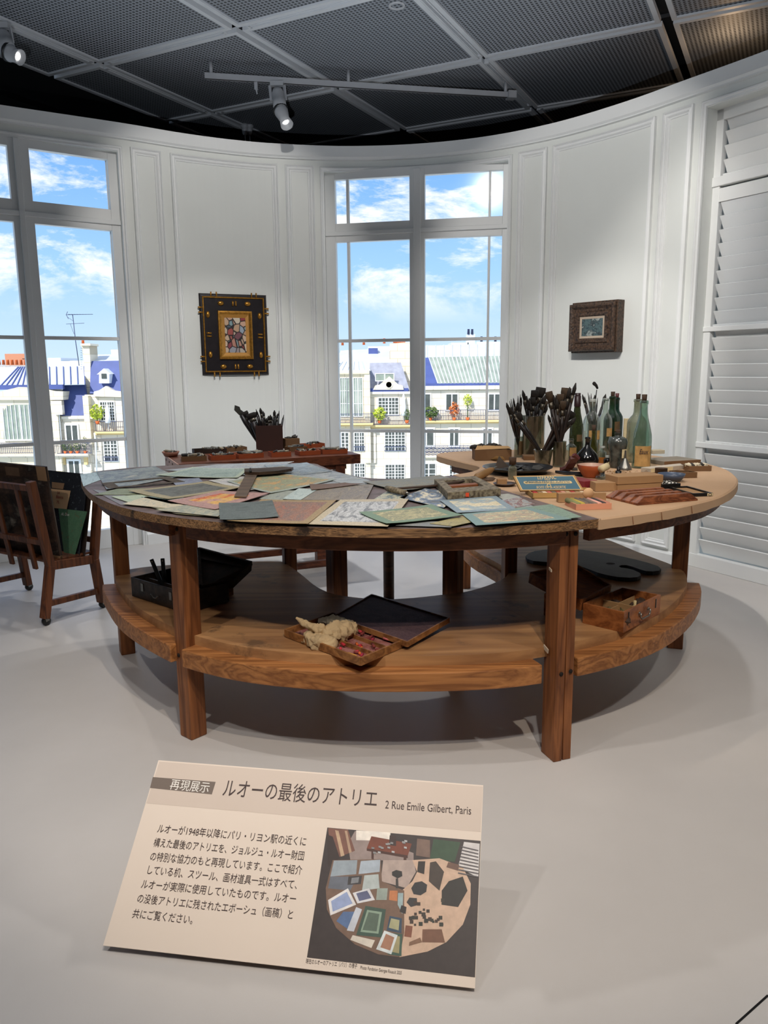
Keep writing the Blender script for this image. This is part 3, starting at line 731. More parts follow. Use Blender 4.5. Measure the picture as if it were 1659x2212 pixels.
# ---- house with blue roof and small dormer
Y = YB - 7
b = thing('blue_roof_house', 'stone house with deep blue mansard and tiny gabled dormer, at right of left window', 'building', atY(240, 1000, Y))
mb = MB(); fb(mb, 197, 330, 852, 1220, Y, 10); fpoly(mb, [(201, 856), (203, 846), (214, 843), (228, 834), (246, 844), (262, 846), (262, 858)], Y, 1.5, .6); mb.build('wall', m_stone, b)
fslope(MB(), [(194, 850), (330, 848)], [(196, 780), (330, 778)], Y, 2).build('roof', m_slate, b)
fslope(MB(), [(194, 782), (330, 779)], [(198, 766), (330, 764)], Y + 2, 5).build('upper_roof', m_zinc, b)
mb = MB(); fpoly(mb, [(214, 828), (236, 828), (236, 808), (239, 808), (224, 796), (209, 809), (214, 808)], Y, 2, .3); d_ = mb.build('dormer', m_wfr, b)
mb = MB(); fb(mb, 219, 230, 807, 818, Y, 0, .4); mb.build('dormer_pane', m_dglass, d_)
window(b, 217, 246, 869, 908, 6, 6, Y); slab(b, 204, 330, 932, Y, 1.0, m_ochre); railing(b, 206, 330, 910, 932, Y, .9, 30)
window(b, 225, 252, 953, 995, 4, 6, Y, rail=True); window(b, 262, 282, 1110, 1150, 2, 3, Y)
# ---- far roofs
t = thing('far_brick_block', 'distant brown brick block behind orange chimney pots', 'building', atY(42, 780, 190))
mb = MB(); fb(mb, 26, 75, 764, 1100, 190, 10); fb(mb, 46, 75, 770, 774, 190, 0, .3); mb.build('wall', m_brick, t)
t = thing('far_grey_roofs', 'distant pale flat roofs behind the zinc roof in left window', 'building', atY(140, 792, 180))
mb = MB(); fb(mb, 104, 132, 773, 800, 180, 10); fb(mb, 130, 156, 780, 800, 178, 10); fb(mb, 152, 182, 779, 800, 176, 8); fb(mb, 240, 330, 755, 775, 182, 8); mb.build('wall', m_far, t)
t = thing('tile_roof_house', 'grey tiled roof with a row of orange chimney pots, far left', 'building', atY(20, 815, 122))
fslope(MB(), [(-160, 836), (62, 815)], [(-160, 789), (62, 789)], 122, 6).build('roof', m_tile, t)
for i in range(11):
    p = atY(-30 + i * 9.5, 788, 129); MB().lathe([(.26, 0), (.2, .75), (.24, .8)], 8, p).build('chimney_pot', m_pot, t)
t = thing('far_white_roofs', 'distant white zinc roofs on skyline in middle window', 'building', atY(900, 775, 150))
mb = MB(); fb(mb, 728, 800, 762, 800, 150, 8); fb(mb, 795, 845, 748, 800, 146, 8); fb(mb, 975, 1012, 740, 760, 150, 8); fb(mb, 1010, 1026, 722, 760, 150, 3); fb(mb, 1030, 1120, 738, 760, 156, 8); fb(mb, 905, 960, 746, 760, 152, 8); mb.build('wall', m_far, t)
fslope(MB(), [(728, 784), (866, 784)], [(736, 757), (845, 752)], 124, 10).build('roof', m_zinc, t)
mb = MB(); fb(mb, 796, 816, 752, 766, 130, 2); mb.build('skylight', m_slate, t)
for x, y in ((1012, 722), (1020, 722), (740, 746), (786, 745), (830, 742), (1040, 738), (1070, 738)):
    p = atY(x, y, 150); MB().lathe([(.25, 0), (.2, .9), (.26, .95)], 8, p).build('chimney_pot', m_pot if x < 900 else m_rail, t)
# television aerial
p0 = atY(171, 790, 118); t = thing('television_aerial', 'thin black television aerial standing against the sky in left window', 'aerial', p0)
a_, b_ = atY(157, 680, 118), p0; MB().tube([b_, atY(163, 735, 118), a_], .06, 6).build('mast', m_rail, t)
mb = MB(); mb.beam(atY(143, 680, 118), atY(200, 679, 118), .07, .07)
for i in range(9): q = atY(150 + i * 6, 679.5, 118); mb.beam(q + Vector((0, -.5, 0)), q + Vector((0, .5, .05)), .05, .05)
mb.beam(atY(143, 680, 118), atY(146, 673, 118), .06, .06); mb.beam(atY(143, 680, 118), atY(148, 689, 118), .06, .06); mb.beam(atY(146, 685, 118), atY(159, 694, 118), .04, .04); mb.build('upper_antenna', m_rail, t)
mb = MB(); mb.beam(atY(143, 700, 118), atY(182, 698, 118), .06, .06); mb.beam(atY(152, 700, 118), atY(160, 722, 118), .04, .04); mb.build('lower_antenna', m_rail, t)
# plants and umbrellas on the balconies
shrub('balcony_bush', 'big yellow-green bush on the blue-railed balcony in left window', 'bush', 211, 873, 916, 31, YB - 8.0, m_leafy, seed=3)
for i, (x, w, h) in enumerate(((142, 14, 28), (154, 13, 26), (168, 16, 30), (185, 12, 38))):
    shrub('balcony_plant', ['small dark green plant, leftmost on the dark balcony under slate roof', 'brown-green plant, second from left on the dark balcony under slate roof', 'bushy plant beside the cone tree on the dark balcony', 'pointed cone tree at right end of the dark balcony'][i], 'plant', x, 981 - h, 981, w, YB - 8.2, m_leafg, group='plants on the dark balcony', seed=i + 5)
shrub('balcony_bush', 'pale green bush on corner of pediment-house balcony', 'bush', 820, 879, 914, 28, YB - .1, m_leafy, seed=11)
shrub('balcony_bush', 'green plant beside middle mullion on pediment-house balcony', 'bush', 879, 882, 914, 16, YB - .1, m_leafg, seed=12)
shrub('lollipop_tree', 'small round-headed green tree on the glass-roof house balcony', 'tree', 1010, 851, 908, 20, YB + .6, m_leafy, stem=True, seed=13)
shrub('orange_shrub', 'orange-leaved shrub on the glass-roof house balcony', 'shrub', 981, 868, 908, 22, YB + .6, m_leafo, seed=14)
shrub('balcony_bush', 'low green plants right of middle mullion on long balcony', 'bush', 930, 878, 908, 34, YB + .6, m_leafg, seed=15)
for x, y0, y1, Yu, lb in ((235, 870, 928, YB - 7.8, 'closed white parasol by the yellow bush in left window'), (872, 848, 914, YB, 'closed white parasol on pediment-house balcony in middle window')):
    p = atY(x, y1, Yu); t = thing('closed_parasol', lb, 'parasol', p); H_ = atY(x, y0, Yu).z - p.z
    MB().lathe([(.42, H_ * .25), (.36, H_ * .5), (.24, H_ * .8), (.05, H_)], 10, p).build('canopy', m_umb, t)
    MB().tube([p, p + Vector((0, 0, H_))], .05, 6).build('pole', m_wfr, t)

# ================================================================== FURNITURE
m_oak = WOOD('brown_pine', C(92, 52, 28), C(142, 88, 50), 'Z', .5, 1, 16)
m_oakx = WOOD('brown_pine_rail', C(118, 72, 38), C(168, 112, 64), 'X', .5, .8, 26, stain=C(100, 62, 34), stain_at=.68)
m_apron = WOOD('dark_pine_apron', C(84, 46, 24), C(126, 74, 42), 'X', .5, 1, 20)
m_shelf = WOOD('worn_pine_shelf', C(146, 104, 68), C(182, 136, 90), 'X', .5, .6, 9, .35, stain=C(116, 86, 60), stain_at=.64)
m_top = M('painted_board_tabletop', C(92, 74, 64), .55, var=.3, scale=14, bump=.2, bscale=90, col2=C(112, 96, 96))
m_edge = WOOD('chipped_board_edge', C(66, 45, 28), C(142, 106, 70), 'X', .65, 3, 30, stain=C(40, 28, 20), stain_at=.58)
m_kraft = M('kraft_paper', C(180, 147, 115), .75, var=.05, scale=4, bump=.12, bscale=40)
m_peg = M('dark_peg_hole', C(26, 16, 10), .9)
m_wax = M('white_chip', C(206, 190, 168), .8)
m_dk = WOOD('dark_walnut_stain', C(40, 24, 15), C(78, 48, 30), 'X', .5, 1, 14)
m_metal = M('tarnished_metal', C(130, 128, 122), .35, metal=.9, var=.15)
m_blackp = M('black_lacquer', C(20, 20, 21), .35, var=.1)
ZT_T = .80; TH = .027
OUT = [(-1.334, 3.50), (-1.30, 3.3), (-1.224, 3.12), (-1.13, 2.93), (-1.03, 2.767), (-.914, 2.61), (-.795, 2.49), (-.66, 2.39), (-.5, 2.30), (-.317, 2.235), (-.125, 2.195), (.05, 2.178), (.227, 2.184), (.437, 2.22), (.613, 2.28), (.768, 2.36), (.88, 2.425), (1.017, 2.53), (1.163, 2.665), (1.291, 2.84), (1.392, 3.02), (1.458, 3.18), (1.515, 3.40), (1.52, 3.60), (1.489, 3.74), (1.42, 3.93), (1.28, 4.12), (1.05, 4.27), (.75, 4.33), (.5, 4.30), (.33, 4.21), (.288, 4.11), (.33, 3.95), (.40, 3.75), (.452, 3.6), (.40, 3.42), (.29, 3.30), (.16, 3.235), (.041, 3.215), (-.07, 3.25), (-.16, 3.37), (-.25, 3.55), (-.30, 3.68), (-.386, 3.80), (-.80, 3.82), (-1.119, 3.73), (-1.29, 3.60)]
def closed(P, n=4):
    P = [Vector(p) for p in P]; N = len(P); out = []
    for i in range(N):
        p0, p1, p2, p3 = P[i - 1], P[i], P[(i + 1) % N], P[(i + 2) % N]
        for k in range(n):
            t = k / n; out.append(.5 * ((2 * p1) + (-p0 + p2) * t + (2 * p0 - 5 * p1 + 4 * p2 - p3) * t * t + (-p0 + 3 * p1 - 3 * p2 + p3) * t ** 3))
    return out
OC = closed(OUT)
def offset(P, d):
    out = []; N = len(P)
    for i in range(N):
        t = (P[(i + 1) % N] - P[i - 1]).normalized(); out.append(P[i] + Vector((t.y, -t.x)) * d)
    return out
table = thing('studio_table', 'large horseshoe-shaped wooden studio table with lower shelf, heaped with papers and bottles', 'table', (0, 3.2, 0))
mb = MB(); mb.cm = 0; N = len(OC)
vs = [(p.x, p.y, ZT_T - TH) for p in OC] + [(p.x, p.y, ZT_T) for p in OC]
mb.add(vs, [tuple(range(N - 1, -1, -1)), tuple(range(N, 2 * N))]); mb.cm = 1
mb.add(vs, [(i, (i + 1) % N, N + (i + 1) % N, N + i) for i in range(N)])
mb.build('tabletop', [m_top, m_edge], table)
# legs
def leg(cx, cy, w, dpt, ang, z0=0, z1=ZT_T - TH, split=False, pegs=()):
    T = Matrix.Translation((cx, cy, 0)) @ Matrix.Rotation(ang, 4, 'Z')
    mb = MB()
    if split:
        mb.box(-w / 2, -.002, -dpt / 2, dpt / 2, z0, z1, T); mb.box(.002, w / 2, -dpt / 2 + .003, dpt / 2, z0, z1 , T); mb.box(-.003, .003, -dpt / 2 + .006, dpt / 2, z0, z1, T)
    else: mb.box(-w / 2, w / 2, -dpt / 2, dpt / 2, z0, z1, T)
    o = mb.build('leg', m_oak, table, bevel=.004)
    for px_, z in pegs:
        q = T @ Vector((px_, -dpt / 2 - .0008, z)); R = Matrix.Rotation(ang, 4, 'Z') @ Matrix.Rotation(PI / 2, 4, 'X')
        MB().lathe([(.0001, 0), (.007, 0), (.007, .002), (.0001, .002)], 10, q, R).build('peg_hole', m_peg, o)
    return o
lg = leg(-.672, 2.522, .066, .066, math.radians(-41), pegs=((-.015, .745), (.02, .742), (-.012, .30), (.02, .295)))
lr = leg(.557, 2.352, .066, .078, math.radians(19), split=True, pegs=((-.015, .752), (.018, .75), (-.016, .30), (.018, .305)))
lr2 = MB().beam(Vector((.519, 2.331, .63)), Vector((.517, 2.356, .632)), .003, .008).build('white_chip', m_wax, lr)
MB().beam(Vector((.517, 2.335, .365)), Vector((.509, 2.365, .372)), .003, .014).build('white_chip', m_wax, lr)
leg(-1.168, 3.335, .062, .062, math.radians(27))
leg(1.315, 3.345, .066, .06, math.radians(-18))
q = at(624, 1218, .37); leg(q.x, q.y + .03, .058, .058, math.radians(20))
q = at(727, 1270, .37); leg(q.x, q.y + .035, .066, .066, math.radians(35))
q = at(980, 1277, .37); leg(q.x, q.y + .035, .066, .066, math.radians(-30))
q = at(1102, 1238, .37); leg(q.x, q.y + .03, .056, .056, math.radians(10))
q = at(1007, 1272, 0); leg(q.x, q.y + .02, .045, .045, math.radians(10))
# aprons: bent boards under the edge
def bent(name, i0, i1, ins, thick, z0, z1, mat, src=OC):
    A = offset(src, -ins); B = offset(src, -ins - thick); idx = [k % len(src) for k in range(i0, i1 + 1)]
    vs = []; n = len(idx)
    for k in idx: vs += [(A[k].x, A[k].y, z0), (A[k].x, A[k].y, z1), (B[k].x, B[k].y, z1), (B[k].x, B[k].y, z0)]
    fs = [(4 * i + j, 4 * i + (j + 1) % 4, 4 * i + 4 + (j + 1) % 4, 4 * i + 4 + j) for i in range(n - 1) for j in range(4)]
    fs += [(0, 1, 2, 3), (4 * n - 1, 4 * n - 2, 4 * n - 3, 4 * n - 4)]
    return MB().add(vs, fs).build(name, mat, table, bevel=.002)
def near(x, y): return min(range(N), key=lambda k: (OC[k] - Vector((x, y))).length)
kA, kB, kC, kD = near(-1.25, 3.15), near(-.69, 2.42), near(.60, 2.28), near(1.43, 3.12)
bent('apron', kA, kB - 1, .045, .03, .72, ZT_T - TH, m_apron); bent('apron', kB + 1, kC - 1, .045, .03, .722, ZT_T - TH, m_apron); bent('apron', kC + 1, kD, .045, .03, .722, ZT_T - TH, m_apron)
bent('apron', near(1.5, 3.35), near(.5, 4.29), .06, .03, .722, ZT_T - TH, m_apron)
kn0, kn1 = near(.33, 3.95), near(-.3, 3.68); bent('apron', kn0, kn1, .02, .03, .73, ZT_T - TH, m_apron)
# lower shelf: three boards on bent rails
SO = [(-1.20, 3.28), (-1.10, 3.06), (-1.0, 2.88), (-.90, 2.74), (-.78, 2.60), (-.66, 2.485), (-.46, 2.365), (-.25, 2.30), (-.046, 2.272), (.237, 2.275), (.42, 2.305), (.60, 2.375), (.79, 2.48), (.95, 2.61), (1.10, 2.79), (1.22, 2.98), (1.30, 3.16), (1.33, 3.35), (1.25, 3.65), (1.16, 4.0), (1.0, 4.22), (.75, 4.28), (.5, 4.22), (.40, 4.05), (.42, 3.72), (.50, 3.45), (.52, 3.28), (.445, 3.14), (.336, 3.03), (.24, 2.985), (.034, 2.925), (-.15, 2.97), (-.252, 3.08), (-.33, 3.26), (-.415, 3.45), (-.479, 3.545), (-.675, 3.545), (-1.0, 3.50), (-1.17, 3.42)]
SC = closed(SO, 3); NS = len(SC)
def nears(x, y): return min(range(NS), key=lambda k: (SC[k] - Vector((x, y))).length)
# rail ring (front), proud of the boards
def srail(name, i0, i1, out_, thick, z0, z1, mat):
    A = offset(SC, out_); B = offset(SC, out_ - thick); idx = [k % NS for k in range(i0, i1 + 1)]; n = len(idx); vs = []
    for k in idx: vs += [(A[k].x, A[k].y, z0), (A[k].x, A[k].y, z1), (B[k].x, B[k].y, z1), (B[k].x, B[k].y, z0)]
    fs = [(4 * i + j, 4 * i + (j + 1) % 4, 4 * i + 4 + (j + 1) % 4, 4 * i + 4 + j) for i in range(n - 1) for j in range(4)]
    fs += [(0, 1, 2, 3), (4 * n - 1, 4 * n - 2, 4 * n - 3, 4 * n - 4)]
    return MB().add(vs, fs).build(name, mat, table, bevel=.004)
a, b_, c_, d_ = nears(-1.20, 3.28), nears(-.69, 2.51), nears(.56, 2.355), nears(1.31, 3.25)
srail('shelf_rail', a, b_, .035, .11, .275, .338, m_oakx); srail('shelf_rail', b_ + 1, c_ - 1, .035, .11, .275, .338, m_oakx); srail('shelf_rail', c_ + 1, d_, .035, .11, .275, .338, m_oakx)
srail('shelf_rail', nears(.40, 4.05), nears(.40, 3.08), -.005, .05, .285, .345, m_oakx)
# boards split along two lines
def clip(poly, p, nrm):
    out = []; n = len(poly)
    for i in range(n):
        A, B = poly[i], poly[(i + 1) % n]; da, db = (A - p).dot(nrm), (B - p).dot(nrm)
        if da >= 0: out.append(A)
        if (da > 0) != (db > 0): out.append(A + (B - A) * (da / (da - db)))
    return out
SB = offset(SC, -.022)
l1p, l1d = Vector((-.60, 2.45)), (Vector((-.30, 3.15)) - Vector((-.60, 2.45))).normalized()
q1, q2 = at(1188, 1360, .37).xy, at(1010, 1274, .37).xy; l2p, l2d = q1, (q2 - q1).normalized()
n1 = Vector((-l1d.y, l1d.x)); n2 = Vector((l2d.y, -l2d.x))
left = clip(SB, l1p, n1); right = clip(SB, l2p, n2); mid = clip(clip(SB, l1p, -n1), l2p, -n2)
for i, pl_ in enumerate((left, mid, right)):
    g = offset([p for p in pl_], -.0008)
    MB().prism([(p.x, p.y) for p in pl_], .338, .37 + .0003 * i).build('shelf_board', m_shelf, table)
# kraft paper wrapped over the right half
sp0, sp1 = Vector((.648, 2.295)), Vector((.30, 3.30)); sd_ = (sp1 - sp0).normalized(); sn = Vector((sd_.y, -sd_.x))
KP = clip(offset(OC, .0045), sp0, sn)
mb = MB(); n = len(KP)
rnd = random.Random(4)
wob = [rnd.uniform(0, .002) for _ in range(n)]
top = [(p.x, p.y, ZT_T + .0022) for p in offset(KP, -.006)]; mid_ = [(p.x, p.y, ZT_T - .003) for p in KP]; bot = [(p.x, p.y, ZT_T - TH - .006 + wob[i] * 2) for i, p in enumerate(offset(KP, .0008))]; inn = [(p.x, p.y, ZT_T - TH - .004) for p in offset(KP, -.012)]
mb.add(top + mid_ + bot + inn, [tuple(range(n))] + [(r * n + i, (r + 1) * n + i, (r + 1) * n + (i + 1) % n, r * n + (i + 1) % n) for r in range(3) for i in range(n)])
kraft = mb.build('kraft_paper_cover', m_kraft); tag(kraft, 'tan kraft paper wrapped over right half of the horseshoe table', 'paper cover')
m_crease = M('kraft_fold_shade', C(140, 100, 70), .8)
for px_, py_ in ((1356, 1110), (1427, 1103), (1492, 1091)):
    k = min(range(n), key=lambda k: (KP[k] - at(px_, py_, ZT_T).xy).length); P_ = Vector((*KP[k], 0)); nr_ = (KP[(k + 1) % n] - KP[k - 1]).normalized(); nn = Vector((nr_.y, -nr_.x, 0))
    MB().beam(P_ + nn * .0012 + Vector((0, 0, ZT_T - .004)), P_ + nn * .0012 + Vector((0.004, 0, ZT_T - TH - .002)), .0035, .002).build('fold', m_crease, kraft)

# ------------------------------------------------------------------ stool in the notch
sp = Vector((.02, 3.62, 0)); st = thing('stool', 'stool with a slim dark post, standing in the notch behind the shelf', 'stool', sp)
MB().lathe([(.0, 0), (.17, 0), (.17, .012), (.05, .03), (.0, .03)], 28, sp).build('base', m_dk, st)
MB().lathe([(.026, .03), (.026, .40), (.03, .405)], 16, sp).build('post', m_dk, st)
MB().lathe([(.03, .40), (.036, .405), (.036, .50), (.0, .50)], 16, sp).build('hub', m_dk, st)
MB().lathe([(.0, .50), (.15, .50), (.165, .515), (.16, .54), (.0, .55)], 28, sp).build('seat', m_dk, st)

# ------------------------------------------------------------------ side table behind, with paint trays
ZS = .76
sFL, sFR, sBL = at(382.7, 1002.4, ZS), at(779, 981, ZS), at(337, 984.4, ZS)
sx_ = (sFR - sFL).normalized(); sy_ = Vector((-sx_.y, sx_.x, 0)); sL = (sFR - sFL).length; sD = (sBL - sFL).dot(sy_)
TS = Matrix(((sx_.x, sy_.x, 0, sFL.x), (sx_.y, sy_.y, 0, sFL.y), (0, 0, 1, 0), (0, 0, 0, 1)))
m_rb = WOOD('red_brown_table_wood', C(58, 28, 17), C(104, 56, 34), 'X', .45, 1, 12)
m_end = M('pale_end_grain', C(176, 140, 122), .7, var=.12, scale=30, bump=.2)
side = thing('side_table', 'red-brown rectangular side table with pale end, standing behind the horseshoe table', 'table', TS @ Vector((sL / 2, sD / 2, 0)))
mb = MB(); mb.box(.008, sL, 0, sD, ZS - .055, ZS, TS); mb.build('tabletop', m_rb, side, bevel=.003)
eo = MB().box(0, .008, 0, sD, ZS - .075, ZS, TS).build('end_board', m_end, side, bevel=.002); lab(eo, 'pale bare end board with nail holes')
for i in range(7):
    q = TS @ Vector((-.0015, sD * (.1 + .13 * i), ZS - .02 - .03 * (i % 2))); MB().box(-.001, .001, -.004, .004, -.006, .006, Matrix.Translation(q) @ Matrix.Rotation(math.atan2(sx_.y, sx_.x), 4, 'Z')).build('nail_hole', m_peg, eo)
MB().box(.08, sL - .08, .03, sD - .03, ZS - .085, ZS - .055, TS).build('apron', m_rb, side)
for u, v in ((.06, .05), (sL - .12, .05), (.06, sD - .05), (sL - .12, sD - .05)): MB().box(u - .03, u + .03, v - .03, v + .03, 0, ZS - .055, TS).build('leg', m_rb, side, bevel=.003)
MB().box(.09, sL - .15, sD - .065, sD - .035, .09, .13, TS).build('stretcher', m_rb, side); MB().box(.09, sL - .15, .035, .065, .09, .13, TS).build('stretcher', m_rb, side)

# ------------------------------------------------------------------ portfolio rack on castors, left
cF, cRr = at(96, 1352, 0), at(221, 1313, 0); ce = (cRr - cF).normalized(); cl = Vector((-ce.y, ce.x, 0)); CL = .66
m_rack = WOOD('rack_wood', C(60, 32, 18), C(112, 64, 36), 'Z', .5, 1, 16)
rack = thing('portfolio_rack', 'V-shaped wooden portfolio rack on small castors, at left edge', 'rack', (cF + cRr) / 2 + cl * CL / 2)
def endp(px_, py_, sh=0.0):
    d = ray(px_, py_); nrm = Vector((-ce.y, ce.x, 0)); t = cF.dot(nrm) / (d.x * nrm.x + d.y * nrm.y)
    p = Vector((d.x * t, d.y * t, EYE + d.z * t)); return p + cl * sh
fK, fT, fB = endp(108, 1222), endp(66, 1040), endp(97, 1336); rK, rT, rB = endp(203, 1207), endp(212, 1062), endp(220, 1300)
for sh in (0.0, CL):
    for (B_, K_, T_) in ((fB, fK, fT), (rB, rK, rT)):
        o_ = cl * sh; mb = MB(); mb.beam(B_ + o_, K_ + o_, .045, .036, ce); mb.beam(K_ + o_ - (T_ - K_).normalized() * .02, T_ + o_, .042, .036, ce); lgo = mb.build('leg', m_rack, rack, bevel=.004)
        # castor
        w = B_ + o_; cz = .022; wh = Vector((w.x, w.y, cz)) + ce * .006
        k_ = MB().lathe([(.008, -.012), (.020, -.011), (.022, -.006), (.022, .006), (.020, .011), (.008, .012)], 16, wh, Matrix.Rotation(math.atan2(cl.y, cl.x), 4, 'Z') @ Matrix.Rotation(PI / 2, 4, 'Y')).build('castor_wheel', m_blackp, lgo)
        mb = MB(); mb.beam(Vector((w.x, w.y, .046)), w + Vector((0, 0, .004)), .02, .02); mb.beam(wh + Vector((0, 0, .002)) - cl * .014, Vector((w.x, w.y, .048)) - cl * .014, .02, .003, cl); mb.beam(wh + Vector((0, 0, .002)) + cl * .014, Vector((w.x, w.y, .048)) + cl * .014, .02, .003, cl); mb.build('castor_fork', m_metal, lgo)
    mb = MB(); mb.beam(fB.lerp(fK, .27) + cl * sh, rB.lerp(rK, .27) + cl * sh, .024, .030); mb.build('stretcher', m_rack, rack, bevel=.003)
    mb = MB(); mb.beam(fK + cl * sh, rK + cl * sh, .03, .045); mb.build('seat_rail', m_rack, rack, bevel=.003)
for K_, T_ in ((fK, fT), (rK, rT)):
    for f in (.28, .92): MB().beam(K_.lerp(T_, f), K_.lerp(T_, f) + cl * CL, .024, .030, (T_ - K_)).build('side_rail', m_rack, rack, bevel=.003)
    for sh in (.13, .33, .53): MB().beam(K_.lerp(T_, -.08) + cl * sh, K_.lerp(T_, .95) + cl * sh, .034, .014, ce).build('slat', m_rack, rack, bevel=.003)
MB().beam(fK.lerp(rK, .5) + Vector((0, 0, .028)), fK.lerp(rK, .5) + cl * CL + Vector((0, 0, .028)), (rK - fK).length, .012).build('bottom_board', m_rack, rack)
# boards standing in the rack
m_dirty = PAINT('dirty_portfolio', [C(38, 26, 20), C(72, 52, 40), C(40, 30, 26), C(120, 110, 98)], 3, (1, 1.6, 1), seed=4, contrast=.8)
m_dirtyk = M('brown_board', C(44, 30, 21), .8, var=.25, scale=9)
m_tape = M('brown_paper_tape', C(150, 116, 84), .75, var=.08)
m_marble = PAINT('black_marbled_board', [C(26, 28, 34), C(34, 36, 42), C(28, 30, 36), C(120, 130, 136)], 26, seed=2, contrast=.62, detail=3)
m_green = PAINT('green_board', [C(62, 92, 72), C(86, 122, 92), C(76, 112, 84), C(140, 88, 66)], 7, seed=8, contrast=.75)
m_cream = M('cream_card', C(206, 166, 124), .75, var=.06)
m_redink = M('red_brown_ink', C(138, 44, 24), .7); m_white_ink = M('white_chalk_ink', C(220, 220, 208), .7)
def board(name, label, topR, botR, length, thick, mat, start=.03, lean=None, group=None):
    n_ = (topR - botR).normalized(); nn = cl.cross(n_).normalized()      # face normal
    if nn.dot(ce) > 0: nn = -nn                                           # towards the viewer's side
    a, b2 = botR + cl * start, topR + cl * start
    mb = MB(); vs = [a, a + cl * length, b2 + cl * length, b2]; vs += [v - nn * thick for v in vs]
    uv = [(1, 0), (0, 0), (0, 1), (1, 1)]
    mb.add(vs, [(0, 3, 2, 1), (4, 5, 6, 7), (0, 1, 5, 4), (1, 2, 6, 5), (2, 3, 7, 6), (3, 0, 4, 7)], [[uv[0], uv[3], uv[2], uv[1]], uv] + [[(0, 0), (.1, 0), (.1, .1), (0, .1)]] * 4)
    o = mb.build(name, mat); tag(o, label, 'board', group); return o, a, b2, n_, nn
zlow = fK.z + .045
pA_t, pA_b = endp(97, 1009), endp(133, 1222)
oA, a, b2, up_, nn = board('portfolio', 'thick worn brown portfolio with taped corner, foremost in the rack', pA_t, pA_b, .60, .012, m_dirty, .0)
for (f0, f1, l0_, l1_) in ((.86, 1.0, 0, .075), (.0, .10, 0, .06)):
    p = a.lerp(b2, f0) + nn * .001; q = a.lerp(b2, f1) + nn * .001
    MB().add([p, q, q + cl * l1_, p + cl * l1_, p - nn * .014, q - nn * .014], [(0, 1, 2, 3), (0, 4, 5, 1)]).build('tape_corner', m_tape, oA)
m_label_s = M('smeared_label', C(104, 78, 58), .8, var=.2)
p = a.lerp(b2, .88) + nn * .0012 + cl * .22; MB().add([p, p + up_ * .045, p + up_ * .045 + cl * .12, p + cl * .12], [(0, 1, 2, 3)]).build('label', m_label_s, oA)
oA2, *_ = board('portfolio', 'second brown portfolio right behind the foremost taped one in the rack', pA_t + ce * .012, pA_b + ce * .013, .60, .009, m_dirtyk, .012)
oA3, *_ = board('portfolio', 'thin dark board third from the front in the rack', pA_t + ce * .022 - Vector((0, 0, .02)), pA_b + ce * .023, .58, .005, m_dirtyk, .02)
pB_t, pB_b = endp(188, 1024), endp(168, 1218)
oB, a, b2, up_, nn = board('marbled_board', 'black speckled board leaning against rear of the rack', pB_t, pB_b, .56, .006, m_marble, .0)
oB2, *_ = board('dark_board', 'dark thin board at the very back of the rack', endp(194, 1062), endp(178, 1216), .5, .005, m_dirtyk, -.01)
# cards pinned to the marbled board
def onB(px_, py_, lift):
    d = ray(px_, py_); p0 = a + nn * lift; t = (p0 - Vector((0, 0, EYE))).dot(nn) / d.dot(nn); return Vector((0, 0, EYE)) + d * t
def cardB(name, label, px4, mat, lift, cat='card'):
    P4 = [onB(x, y, lift) for x, y in px4]; Q4 = [p - nn * .001 for p in P4]
    mb = MB(); mb.add(P4 + Q4, [(0, 1, 2, 3), (7, 6, 5, 4), (0, 4, 5, 1), (1, 5, 6, 2), (2, 6, 7, 3), (3, 7, 4, 0)], [[(0, 1), (1, 1), (1, 0), (0, 0)]] + [[(0, 0)] * 4] * 5); o = mb.build(name, mat); tag(o, label, cat); return o
ck = cardB('blank_card', 'blank brown card fixed above the lettered card on black board', [(112, 1041), (139, 1044), (136, 1057), (112, 1054)], m_tape, .004)
c2 = cardB('lettered_card', 'cream card with red handwriting on the black speckled board', [(104, 1055), (152.5, 1060), (144, 1100), (112, 1097)], m_cream, .006)
o_, xx, yy = onB(121, 1076, .0075), (onB(150, 1079, .0075) - onB(121, 1076, .0075)), (onB(119, 1060, .0075) - onB(121, 1076, .0075))
text('Jol', .020, m_redink, onB(124, 1066.5, .0075), xx, yy, c2, 'lettering', .0004, .3, lift=.0004)
text('Blancs', .024, m_redink, onB(121, 1076, .0075), xx, yy, c2, 'lettering', .0004, .3, lift=.0004)
text('75.', .022, m_redink, onB(122, 1087, .0075), xx, yy, c2, 'lettering', .0004, .3, lift=.0004)
gB = cardB('green_board', 'green scratched board with white scribble, leaning inside the rack', [(126, 1098), (188, 1105), (158, 1212), (140, 1210)], m_green, .016, 'board')
text('Al. Dus', .022, m_white_ink, onB(132, 1113, .0172), onB(155, 1115, .0172) - onB(132, 1113, .0172), onB(131, 1100, .0172) - onB(132, 1113, .0172), gB, 'scribble', .0002, .35, lift=.0004)

